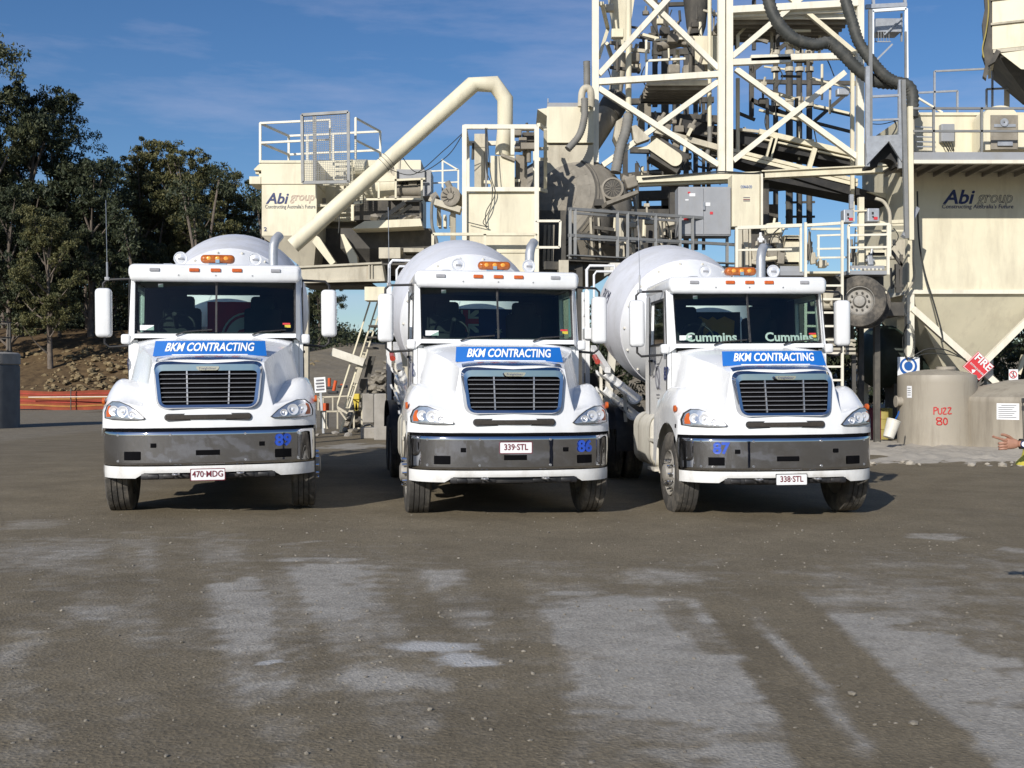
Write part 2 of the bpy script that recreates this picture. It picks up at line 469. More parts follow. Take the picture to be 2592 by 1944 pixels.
def text(name, s, size, mat, parent=None, loc=(0, 0, 0), rot=(R(90), 0, 0), shear=0.0, bold=0.0, depth=0.004, sx=1.0, align='CENTER', hollow=False):
    cu = bpy.data.curves.new('t', 'FONT')
    cu.body = s; cu.size = size; cu.shear = shear; cu.offset = bold
    cu.extrude = 0.0 if hollow else depth / 2
    cu.align_x = align; cu.align_y = 'CENTER'; cu.resolution_u = 3
    if hollow:
        cu.fill_mode = 'NONE'; cu.bevel_depth = size * 0.016; cu.bevel_resolution = 0
    to = bpy.data.objects.new('t', cu); COL.objects.link(to)
    dg = bpy.context.evaluated_depsgraph_get(); dg.update()
    me = bpy.data.meshes.new_from_object(to.evaluated_get(dg))
    bpy.data.objects.remove(to); bpy.data.curves.remove(cu)
    me.name = name
    me.transform(Matrix.Diagonal((sx, 1, 1, 1)))
    me.transform(Matrix.Translation(Vector(loc)) @ (Matrix.Rotation(rot[2], 4, 'Z') @ Matrix.Rotation(rot[1], 4, 'Y') @ Matrix.Rotation(rot[0], 4, 'X')))
    me.materials.clear(); me.materials.append(M[mat])
    o = bpy.data.objects.new(name, me); COL.objects.link(o)
    if parent is not None: o.parent = parent
    return o

def lerp(x, xs, ys):
    return float(np.interp(x, xs, ys))
def sst(a, b, x):
    t = min(1.0, max(0.0, (x - a) / (b - a)))
    return t * t * (3 - 2 * t)

# places measured on the photograph become points at a stated distance from the camera
KF = (1024 / 2592) / 1080.0
def F(fx, fy, d): return Vector(((fx - 1296) * KF * d, d, 1.6 + (972 - fy) * KF * d))
def c4(x, y, d): return F(600 + x * .37975, 160 + y * .37975, d)
def c5(x, y, d): return F(1300 + x * .42194, y * .42194, d)
def c6(x, y, d): return F(1900 + x * .42195, y * .42195, d)
def c7(x, y, d): return F(2100 + x * .38588, 600 + y * .38588, d)
def cp(x, y, d): return F(1840 + x * .24108, 500 + y * .24108, d)
def ct(x, y, d): return F(1380 + x * .31344, 200 + y * .31344, d)
def cg(x, y, d): return F(780 + x * .3014, 680 + y * .3014, d)

# ------------------------------------------------------------------ ground and terrain
def gz(x, y):
    return -0.0150 * max(-6.5, min(6.5, x)) * (1 - sst(22, 30, y))

def terrain(x, y):
    """height of everything beyond the yard"""
    e = sst(71, 97, y + 0.12 * (x + 40)) * 6.4 * sst(-14, -22, x)           # left bank under the gums
    r = sst(46, 118, y) * 5.9 * sst(-26, -16, x) * (1 - sst(-5, 2, x))       # haul road climbing away
    b = sst(48, 70, y) * 3.2 * sst(0, 8, x)
    return max(e, r, b)

def dust_mask(x, y):
    """pale cement dust on the yard: patches and wheel tracks where it has been rubbed off"""
    n1 = noise.fractal(Vector((x * .33, y * .30, 3.1)), 1.0, 2.0, 5)
    n2 = noise.fractal(Vector((x * 1.3, y * .9, 8.7)), 0.9, 2.0, 4)
    n3 = noise.fractal(Vector((x * .9 + y * .22, y * 3.2 - x * .3, 1.7)), 0.8, 2.0, 4)
    n4 = noise.fractal(Vector((x * 3.1, y * 4.6, 2.9)), 0.8, 2.0, 4)
    v = 0.15 + 0.14 * n4 + 0.26 * n1 + 0.18 * n2 + 0.28 * n3
    v *= 1 - 0.75 * sst(9.4, 11.2, y)
    for (px, py, rx, ry, a, k) in PATCH:
        ca, sa = math.cos(a), math.sin(a)
        dx, dy = x - px, y - py
        u, w = (dx * ca + dy * sa) / rx, (-dx * sa + dy * ca) / ry
        q = math.sqrt(u * u + w * w) + 0.42 * n2 + 0.62 * n3 + .22 * n1 + .25 * n4
        v += k * 1.15 * (1 - sst(0.62, 1.05, q))
    v = max(0.0, min(1.0, v))
    for (pts, wd, k) in TRACK:
        best = 9
        for (a, b) in zip(pts, pts[1:]):
            ax, ay, bx, by = *a, *b
            t = max(0, min(1, ((x - ax) * (bx - ax) + (y - ay) * (by - ay)) / ((bx - ax) ** 2 + (by - ay) ** 2)))
            best = min(best, math.hypot(x - ax - t * (bx - ax), y - ay - t * (by - ay)))
        v *= 1 - min(1.0, k * 1.25) * (1 - sst(wd * .7, wd * 1.1, best + 0.05 * n2 + .03 * n4))
    return max(0.0, min(1.0, v))

def GP(vx, vy):
    """yard point under a spot of the 2212-wide photograph"""
    y = 1.6 / ((vy - 829.5) * 4.2864e-4)
    return ((vx - 1106) * 4.2864e-4 * y, y)

def patch(vx, vy, rvx, rvy, k, a=0.0):
    x, y = GP(vx, vy)
    y0, y1 = GP(vx, vy + rvy)[1], GP(vx, vy - rvy)[1]
    return (x, y, rvx * 4.2864e-4 * y, (y1 - y0) / 2, a, k)
PATCH = [patch(560, 1400, 520, 230, .22), (-3.2, -1.0, 2.6, 3.2, .2, .9), (2.2, -3.5, 1.8, 3.0, -.3, .8), (5.0, 1.0, 2.4, 1.6, .4, .8), (-6.5, 2.5, 2.0, 1.2, 0, .8), (0.2, 2.4, 1.0, .8, 0, .7), (-1.0, -8.5, 4.0, 2.0, .2, .9), patch(1780, 1460, 560, 190, .5), patch(1330, 1330, 330, 60, .3), patch(300, 1205, 330, 42, .30), patch(640, 1290, 190, 85, .55), patch(140, 1350, 90, 40, .35), patch(760, 1480, 210, 34, .5),  # tuple patches lie out of view, added to give the bumpers something to reflect
         patch(900, 1262, 110, 26, .4), patch(1330, 1355, 230, 85, .5), patch(1430, 1240, 110, 18, .35), patch(1500, 1480, 170, 120, .45),
         patch(1950, 1420, 240, 120, .6), patch(2150, 1590, 110, 60, .55), patch(1640, 1420, 60, 90, .3), patch(2040, 1148, 60, 9, .5),
         patch(60, 1150, 90, 12, .3), patch(480, 1500, 70, 40, .3), patch(440, 1620, 90, 40, .35), patch(1780, 1600, 60, 40, .4), patch(30, 1430, 90, 50, .25),
         patch(760, 965, 70, 10, .6), patch(2190, 1172, 40, 9, .45), patch(1850, 1320, 160, 12, .4), patch(1120, 1330, 60, 14, .4)]
TRACK = [([(-.6, 3.5), (-1.2, -2), (-1.0, -12)], .25, .7), ([(1.3, 3.5), (1.0, -2), (1.6, -12)], .25, .7), ([GP(560, 1190), GP(640, 1350), GP(760, 1658)], .16, .5), ([GP(60, 1330), GP(330, 1480), GP(520, 1658)], .2, .55), ([GP(860, 1240), GP(900, 1330), GP(1080, 1500), GP(1000, 1658)], .22, .5),
         ([GP(1060, 1240), GP(1120, 1330), GP(1160, 1480), GP(1120, 1658)], .20, .6),
         ([GP(1560, 1290), GP(1700, 1480), GP(1800, 1658)], .16, .75),
         ([GP(1660, 1270), GP(1830, 1430), GP(2000, 1600), GP(2060, 1700)], .26, .8),
         ([GP(1440, 1300), GP(1560, 1400)], .14, .5),
         ([GP(380, 1180), GP(400, 1330), GP(450, 1658)], .20, .5), ([GP(260, 1200), GP(270, 1300)], .18, .4),
         ([GP(120, 1420), GP(260, 1658)], .22, .5)]

def yard_mat():
    m, N, L, P = node_mat('yard_gravel')
    P.inputs['Roughness'].default_value = 0.92
    P.inputs['Specular IOR Level'].default_value = 0.25
    tc = N.new('ShaderNodeTexCoord')
    at = N.new('ShaderNodeAttribute'); at.attribute_name = 'dust'
    def nz(scale, detail=6, rough=.65, vec=None):
        n = N.new('ShaderNodeTexNoise'); n.inputs['Scale'].default_value = scale
        n.inputs['Detail'].default_value = detail; n.inputs['Roughness'].default_value = rough
        L.new(vec or tc.outputs['Object'], n.inputs['Vector']); return n
    def ramp(src, a, ca, b, cb):
        r = N.new('ShaderNodeValToRGB')
        r.color_ramp.elements[0].position = a; r.color_ramp.elements[0].color = (*ca, 1)
        r.color_ramp.elements[1].position = b; r.color_ramp.elements[1].color = (*cb, 1)
        L.new(src, r.inputs['Fac']); return r
    base = ramp(nz(1.1, 8).outputs['Fac'], .3, (0.142, 0.117, 0.078), .72, (0.210, 0.176, 0.120))
    pale = ramp(nz(3.0, 8).outputs['Fac'], .3, (0.27, 0.252, 0.218), .7, (0.385, 0.362, 0.322))
    # dust breaks up finely at its edges
    f = N.new('ShaderNodeMath'); f.operation = 'MULTIPLY_ADD'; f.inputs[1].default_value = 1.0; f.inputs[2].default_value = -0.50
    L.new(nz(6, 10, .76).outputs['Fac'], f.inputs[0])
    a = N.new('ShaderNodeMath'); a.operation = 'ADD'; a.use_clamp = True
    L.new(at.outputs['Fac'], a.inputs[0]); L.new(f.outputs[0], a.inputs[1])
    cr = N.new('ShaderNodeMapRange'); cr.interpolation_type = 'SMOOTHSTEP'
    cr.inputs['From Min'].default_value = 0.04; cr.inputs['From Max'].default_value = 0.86
    L.new(a.outputs[0], cr.inputs['Value'])
    mx = N.new('ShaderNodeMixRGB'); L.new(cr.outputs[0], mx.inputs['Fac'])
    L.new(base.outputs['Color'], mx.inputs['Color1']); L.new(pale.outputs['Color'], mx.inputs['Color2'])
    # grit: light and dark specks
    vo = N.new('ShaderNodeTexVoronoi'); vo.inputs['Scale'].default_value = 46
    L.new(tc.outputs['Object'], vo.inputs['Vector'])
    sp = ramp(vo.outputs['Color'], .0, (0.55, 0.55, 0.55), 1.0, (1.45, 1.42, 1.38))
    mm = N.new('ShaderNodeMixRGB'); mm.blend_type = 'MULTIPLY'; mm.inputs['Fac'].default_value = 0.5
    L.new(mx.outputs['Color'], mm.inputs['Color1']); L.new(sp.outputs['Color'], mm.inputs['Color2'])
    so = N.new('ShaderNodeAttribute'); so.attribute_name = 'soil'
    litter = ramp(nz(1.6, 9, .75).outputs['Fac'], .35, (0.060, 0.038, 0.020), .68, (0.170, 0.115, 0.058))
    ms = N.new('ShaderNodeMixRGB'); L.new(so.outputs['Fac'], ms.inputs['Fac'])
    L.new(mm.outputs['Color'], ms.inputs['Color1']); L.new(litter.outputs['Color'], ms.inputs['Color2'])
    # wet spill: smooth, pale and shiny where the mask and a fine noise agree
    we = N.new('ShaderNodeAttribute'); we.attribute_name = 'wet'
    wa = N.new('ShaderNodeMath'); wa.operation = 'MULTIPLY_ADD'; wa.inputs[1].default_value = 2.2; wa.inputs[2].default_value = -1.35
    L.new(nz(7, 7, .7).outputs['Fac'], wa.inputs[0])
    wb = N.new('ShaderNodeMath'); wb.operation = 'MULTIPLY_ADD'; wb.inputs[1].default_value = 2.6
    L.new(we.outputs['Fac'], wb.inputs[0]); L.new(wa.outputs[0], wb.inputs[2])
    wg = N.new('ShaderNodeMath'); wg.operation = 'GREATER_THAN'; wg.inputs[1].default_value = 0.001; L.new(we.outputs['Fac'], wg.inputs[0])
    wm = N.new('ShaderNodeMath'); wm.operation = 'MULTIPLY'; wm.use_clamp = True; L.new(wb.outputs[0], wm.inputs[0]); L.new(wg.outputs[0], wm.inputs[1])
    mw = N.new('ShaderNodeMixRGB'); mw.inputs['Color2'].default_value = (0.46, 0.45, 0.43, 1)
    L.new(wm.outputs[0], mw.inputs['Fac']); L.new(ms.outputs['Color'], mw.inputs['Color1'])
    L.new(mw.outputs['Color'], P.inputs['Base Color'])
    ro = N.new('ShaderNodeMath'); ro.operation = 'MULTIPLY_ADD'; ro.inputs[1].default_value = -0.72; ro.inputs[2].default_value = 0.92
    L.new(wm.outputs[0], ro.inputs[0]); L.new(ro.outputs[0], P.inputs['Roughness'])
    b1 = N.new('ShaderNodeBump'); b1.inputs['Strength'].default_value = 0.38; b1.inputs['Distance'].default_value = 0.03
    L.new(nz(28, 6, .75).outputs['Fac'], b1.inputs['Height'])
    b2 = N.new('ShaderNodeBump'); b2.inputs['Strength'].default_value = 0.35; b2.inputs['Distance'].default_value = 0.012
    L.new(vo.outputs['Distance'], b2.inputs['Height']); L.new(b1.outputs['Normal'], b2.inputs['Normal'])
    L.new(b2.outputs['Normal'], P.inputs['Normal'])
    return m

def make_ground():
    def axis(lo, hi, core_lo, core_hi, fine):
        v = [core_lo + i * fine for i in range(int(round((core_hi - core_lo) / fine)) + 1)]
        step, q = fine, core_hi
        while q < hi:
            step *= 1.16; q += step; v.append(q)
        step, q, w = fine, core_lo, []
        while q > lo:
            step *= 1.16; q -= step; w.append(q)
        return w[::-1] + v
    xs = axis(-900, 900, -7.5, 7.5, .085)
    ys = axis(-600, 1500, 3.6, 15.0, .085)
    ys = [y for y in ys if y < 15.0] + [15 + i * .5 for i in range(220)] + [y for y in axis(0, 1500, 100, 125, 1.0) if y > 125]
    WETS = [(*GP(942, 1402), .34, .17), (*GP(992, 1424), .20, .10), (*GP(1020, 1434), .26, .09), (*GP(585, 1437), .10, .05)]
    V, D, SO, WT = [], [], [], []
    for y in ys:
        for x in xs:
            near = -9 < x < 9 and 3 < y < 32
            z = gz(x, y) + terrain(x, y)
            if near: z += 0.012 * noise.noise(Vector((x * .8, y * .8, 5))) + 0.006 * noise.noise(Vector((x * 3, y * 3, 9)))
            elif z > 0.3: z += 0.5 * noise.noise(Vector((x * .15, y * .15, 2))) + .15 * noise.noise(Vector((x * .6, y * .6, 2)))
            V.append((x, y, z))
            WT.append(max([0.0] + [1 - math.hypot((x - a_) / c_, (y - b_) / d_) for a_, b_, c_, d_ in WETS]) if abs(x) < 3 and 4 < y < 8 else 0.0)
            SO.append(1.0 if (x < -13 and terrain(x, y) > .15 and x < -.235 * y) else (.6 if y > 130 else 0.0))
            D.append(dust_mask(x, y) if (-14 < x < 14 and -16 < y < 40) else 0.25)
    nx = len(xs)
    Fc = [(j * nx + i, j * nx + i + 1, (j + 1) * nx + i + 1, (j + 1) * nx + i) for j in range(len(ys) - 1) for i in range(nx - 1)]
    me = bpy.data.meshes.new('ground')
    me.from_pydata(V, [], Fc)
    a = me.attributes.new('dust', 'FLOAT', 'POINT'); a.data.foreach_set('value', D)
    a = me.attributes.new('wet', 'FLOAT', 'POINT'); a.data.foreach_set('value', WT)
    a = me.attributes.new('soil', 'FLOAT', 'POINT'); a.data.foreach_set('value', SO)
    me.polygons.foreach_set('use_smooth', [True] * len(me.polygons))
    me.materials.append(yard_mat())
    o = bpy.data.objects.new('ground', me); COL.objects.link(o)
    tag(o, kind='structure')
make_ground()

# loose stones on the yard: too many to count
def make_gravel():
    rnd = random.Random(3)
    b = MB()
    for i in range(2600):
        y = 3.9 + 9.5 * rnd.random() ** 1.3
        x = rnd.uniform(-.55, .55) * y
        r = 0.003 + 0.011 * rnd.random() ** 3.5
        b.rock((x, y, gz(x, y) + 0.012 * noise.noise(Vector((x * .8, y * .8, 5))) + r * .2), r, rnd)
    for i in range(26):
        y = 4.2 + 8 * rnd.random(); x = rnd.uniform(-.5, .5) * y
        r = rnd.uniform(.012, .024)
        b.rock((x, y, gz(x, y) + r * .25), r, rnd)
    o = b.build('loose_stones', 'pebble')
    tag(o, 'scatter of small pale stones over the brown gravel yard', 'gravel', kind='stuff')
make_gravel()


# ------------------------------------------------------------------ mixer trucks
# truck space: x to the right of the picture, y back from the bumper, z up from the ground
def yf(x):
    return lerp(abs(x), [0, .476, .734, .95, 1.10, 1.18, 1.235], [.035, .075, .115, .20, .30, .385, .47])
def nose_y(x, z): return yf(x) + 0.15 * (z - 1.03)
def hood_w(y): return .635 + .33 * sst(.15, 1.55, y)
def hood_z(x, y):
    w = hood_w(y)
    t = max(0, min(1, (y - .2) / 1.25))
    top = 1.815 + .325 * t ** .85
    zf = 1.34 + .29 * sst(.22, .88, y) - .15 * sst(1.2, 1.75, y)
    ax = abs(x)
    if ax <= w: return top - .055 * (ax / w) ** 4
    val = zf - .05
    if ax <= w + .10:
        s = (ax - w) / .10
        return (top - .055) + (val - top + .055) * s ** .8
    s = (ax - w - .10) / max(.01, 1.235 - w - .10)
    return zf - .05 * (1 - s) ** 2 - .23 * max(0, (s - .35) / .65) ** 2.4

def arch_bottom(y):
    d = abs(y - 1.0)
    if d < .66: return .50 + math.sqrt(.66 ** 2 - d * d)
    return 1.03 if y < 1.0 else .62

def make_hood(par):
    b = MB()
    for sgn in (-1, 1):
        cols = [('a', i / 8) for i in range(9)] + [('b', i / 6) for i in range(1, 7)] + [('c', i / 10) for i in range(1, 11)] + [('d', i / 5) for i in range(1, 6)]
        strips = []
        for kind, s in cols:
            def xa(y):
                w = hood_w(y)
                if kind == 'a': return s * w
                if kind == 'b': return w + .10 * s
                if kind == 'c': return w + .10 + (1.235 - w - .10) * s
                return 1.235
            x0 = xa(.2)
            pts = []
            y0 = yf(x0)
            ztop = hood_z(x0, y0 + .12)
            rr = .05
            if kind == 'd':
                # outer wall going down to the wheel arch
                for i in range(9):
                    y = y0 + .03
                    zt = hood_z(1.235, y)
                    zz = zt + (max(1.03, arch_bottom(y)) - zt) * s
                    pts.append((1.235, y0 + .012, zz))
                for i in range(27):
                    y = y0 + .03 + (1.78 - y0) * i / 26
                    zt = hood_z(1.235, y)
                    pts.append((1.235 + .012 * s, y, zt + (min(zt - .03, arch_bottom(y)) - zt) * s))
            else:
                zt = ztop - rr
                for i in range(6):
                    z = 1.03 + (zt - 1.03) * i / 5
                    bulge = .018 * math.sin(math.pi * min(1, (z - 1.03) / .3)) if z < 1.33 else 0
                    pts.append((x0, y0 + .15 * (z - 1.03) - bulge + .02, z))
                yl, zl = pts[-1][1], pts[-1][2]
                for i in range(1, 4):
                    a = i / 3 * math.pi / 2
                    yy = yl + rr * (1 - math.cos(a))
                    pts.append((x0, yy, zl + (hood_z(x0, yl + rr) - zl) * math.sin(a)))
                ys = yl + rr
                for i in range(27):
                    y = ys + (1.78 - ys) * (i / 26)
                    x = xa(y) if i else x0
                    pts.append((x, y, hood_z(x, y)))
            strips.append([(sgn * p[0], p[1], p[2]) for p in pts])
        rows = [list(r) for r in zip(*strips)]
        b.grid(rows)
    bmesh.ops.remove_doubles(b.bm, verts=b.bm.verts[:], dist=0.0008)
    return b.build('hood', 'white', par, smooth=38)

def rounded_quad(tl, tr, br, bl, r, n=5):
    """closed loop of a quad with rounded corners in (x, z)"""
    P = [Vector(p) for p in (tl, tr, br, bl)]
    out = []
    for i in range(4):
        p, a, c = P[i], P[i - 1], P[(i + 1) % 4]
        u, v = (a - p).normalized() * r, (c - p).normalized() * r
        for k in range(n + 1):
            t = k / n
            out.append((p + u) * (1 - t) ** 2 + p * 2 * t * (1 - t) + (p + v) * t * t)
    return out

def make_grille(par):
    oo = rounded_quad((-.638, 1.806), (.638, 1.806), (.582, 1.238), (-.582, 1.238), .13)
    mid = rounded_quad((-.606, 1.768), (.606, 1.768), (.552, 1.264), (-.552, 1.264), .11)
    ii = rounded_quad((-.562, 1.694), (.562, 1.694), (.516, 1.296), (-.516, 1.296), .06)
    b = MB()
    loops = []
    for L, off in ((oo, .02), (mid, -.050), (ii, -.042), (ii, .03)):
        loops.append([(p.x, nose_y(p.x, p.y) + off, p.y) for p in L])
    n = len(oo)
    V = [[b.bm.verts.new(p) for p in L] for L in loops]
    for A, B in zip(V, V[1:]):
        for j in range(n):
            b.bm.faces.new((A[j], A[(j + 1) % n], B[(j + 1) % n], B[j]))
    g = b.build('grille', 'chrome', par, smooth=40)
    b = MB()
    rows = []
    for k in range(5):
        z = 1.295 + .40 * k / 4
        rows.append([(x * (.525 + .04 * k / 4), nose_y(x * .55, z) + .005, z) for x in [i / 10 - 1 for i in range(21)]])
    b.grid(rows)
    b.build('grille_shade_panel', 'opening_shade', g)  # flat dark panel drawn as the shaded space behind the slats
    for k in range(7):
        z = 1.335 + .318 * k / 6
        hw = .517 + .038 * k / 6
        b = MB()
        for dz0, dz1, d0, d1 in ((-.010, .006, -.030, -.020),):
            top = [(hw * i / 8, nose_y(hw * i / 8, z) - .020, z + .005) for i in range(-8, 9)]
            bot = [(hw * i / 8, nose_y(hw * i / 8, z) - .034, z - .005) for i in range(-8, 9)]
            bk = [(p[0], p[1] + .02, p[2]) for p in top]
            b.grid([bot, top, bk])
        b.build('grille_slat', 'silver', g)
    b = MB()
    for x in (-.24, .24):
        b.beam((x * .96, nose_y(x, 1.30) - .010, 1.30), (x, nose_y(x, 1.69) - .010, 1.69), .016, .03)
    b.build('grille_bar', 'steel', g)
    b = MB()
    L = rounded_quad((-.135, 1.742), (.135, 1.742), (.11, 1.696), (-.11, 1.696), .02)
    b.poly([(p.x, nose_y(0, 1.72) - .072, p.y) for p in L], (0, .03, 0))
    bd = b.build('grille_badge', 'chrome_bright', g)
    text('badge_lettering', 'Freightliner', .038, 'navy', g, (0, nose_y(0, 1.72) - .074, 1.719), sx=1.1)
    return g

def make_headlight(par, s):
    # almond outline in the plane of the fender front
    out = [(.722, 1.150), (.80, 1.225), (.90, 1.290), (1.01, 1.335), (1.10, 1.338), (1.165, 1.290), (1.195, 1.215), (1.190, 1.152), (1.10, 1.138), (.95, 1.132), (.82, 1.132), (.745, 1.138)]
    def Y(x, z): return nose_y(x, z) - .005 - .012
    cx, cz = 1.0, 1.215
    b = MB()
    rings = []
    for k, (sc, off) in enumerate(((1.07, .03), (1.05, -.004), (1.0, -.004))):
        rings.append([b.bm.verts.new((s * (cx + (x - cx) * sc), Y(cx + (x - cx) * sc, z) + off, cz + (z - cz) * sc)) for x, z in out])
    for A, B in zip(rings, rings[1:]):
        for j in range(len(out)):
            b.bm.faces.new((A[j], A[(j + 1) % len(out)], B[(j + 1) % len(out)], B[j]))
    h = b.build('headlight', 'black', par)
    b = MB()
    c = b.bm.verts.new((s * cx, Y(cx, cz) - .006, cz))
    prev = None
    rim = [[b.bm.verts.new((s * (cx + (x - cx) * k), Y(cx + (x - cx) * k, z) + (.0 if k == 1 else -.004), cz + (z - cz) * k)) for x, z in out] for k in (1.0, .6)]
    n = len(out)
    for j in range(n):
        b.bm.faces.new((rim[0][j], rim[0][(j + 1) % n], rim[1][(j + 1) % n], rim[1][j]))
        b.bm.faces.new((rim[1][j], rim[1][(j + 1) % n], c))
    b.build('lamp_housing', 'lamp_mirror', h, smooth=60)
    for (x, z, r) in ((.965, 1.225, .066), (1.075, 1.235, .058), (.86, 1.19, .042)):
        b = MB()
        b.lathe((s * x, Y(x, z) - .004, z), (s * .25, -1, 0.06), [(0, r), (.012, r), (.012, r * .86), (-.0, r * .5), (.004, r * .25), (.012, .002)], 18)
        b.build('reflector', 'lamp_face', h, smooth=50)
    b = MB()
    q = [(1.118, 1.165), (1.126, 1.300), (1.152, 1.285), (1.174, 1.220), (1.172, 1.165)]
    b.poly([(s * x, Y(x, z) - .012, z) for x, z in q], (0, .02, 0))
    b.build('indicator', 'orange_lens', h)
    return h

def make_wheel(par, x, y, side, w=.30, r=.525, dual=False, chrome_nuts=True):
    ax = (side, 0, 0)
    hw = w / 2
    c = (x, y, r - .012)
    prof = [(-hw * .8, .295), (-hw * .95, .33), (-hw, .42), (-hw * .96, .475), (-hw * .86, .512)]
    for k in range(4):      # tread with grooves
        t0 = -hw * .80 + k * hw * .42
        t1 = t0 + hw * .33
        prof += [(t0, .522), (t1, .522), (t1 + .004, .506), (t0 + hw * .42 - .004, .506)]
    prof = prof[:-2]
    prof += [(hw * .86, .512), (hw * .96, .475), (hw, .42), (hw * .95, .33), (hw * .8, .295)]
    b = MB()
    b.lathe(c, ax, [(t, q * r / .525) for t, q in prof], 44)
    if dual:
        c2 = (x - side * (w + .05), y, c[2])
        b.lathe(c2, ax, [(t, q * r / .525) for t, q in prof], 44)
    t = b.build('tyre', 'rubber', par, smooth=35)
    b = MB()
    if dual:
        b.lathe(c, ax, [(-hw * .8, .296), (hw * .8, .296), (hw * .9, .285), (hw * .7, .262), (-.02, .245), (-.04, .20), (-.04, .13), (.02, .12), (.10, .105), (.115, .07), (.115, .001)], 30)
    else:
        b.lathe(c, ax, [(-hw * .8, .296), (hw * .8, .296), (hw * .92, .285), (hw * .55, .262), (hw * .45, .24), (hw * .75, .205), (hw * .82, .16), (hw * .9, .125), (hw * 1.35, .11), (hw * 1.45, .075), (hw * 1.45, .001)], 30)
    rim = b.build('rim', 'rim', t, smooth=35)
    b = MB()
    for k in range(10):
        a = k / 10 * 6.283
        p = Vector((c[0] + side * (hw * .78 if not dual else -.03), c[1] + .1675 * math.cos(a), c[2] + .1675 * math.sin(a)))
        b.cyl(p, p + Vector((side * .075, 0, 0)), .020, .014, 8)
    b.build('wheel_nuts', 'chrome_bright' if chrome_nuts else 'steel', t, smooth=40)
    return t

def make_mirror(par, s):
    b = MB()
    b.box((s * 1.445, 1.89, 2.477), (.205, .16, .64), bevel=.055, seg=4)
    m = b.build('mirror', 'white', par, smooth=50)
    b = MB()
    b.box((s * 1.445, 1.975, 2.477), (.17, .012, .58), bevel=.004)
    b.build('mirror_glass', 'chrome_bright', m)
    b = MB()
    b.path([(s * 1.45, 1.90, 2.76), (s * 1.45, 1.90, 2.86), (s * 1.40, 1.90, 2.91), (s * 1.09, 1.88, 2.92)], .016, 8)
    b.build('mirror_arm', 'black', m, smooth=60)
    b = MB()
    b.path([(s * 1.44, 1.90, 2.20), (s * 1.44, 1.90, 2.08), (s * 1.38, 1.90, 2.03), (s * 1.09, 1.86, 2.05)], .016, 8)
    b.build('mirror_arm', 'black', m, smooth=60)
    return m

def stadium(hw, hh, n=8):
    L = []
    for k in range(n + 1):
        a = -math.pi / 2 + math.pi * k / n
        L.append((hw - hh + hh * math.cos(a), hh * math.sin(a)))
    for k in range(n + 1):
        a = math.pi / 2 + math.pi * k / n
        L.append((-hw + hh + hh * math.cos(a), hh * math.sin(a)))
    return L

def bump_y(x):
    return lerp(abs(x), [0, .3, .61, .854, 1.0, 1.10, 1.17, 1.22], [.0, .012, .045, .105, .175, .26, .36, .47])

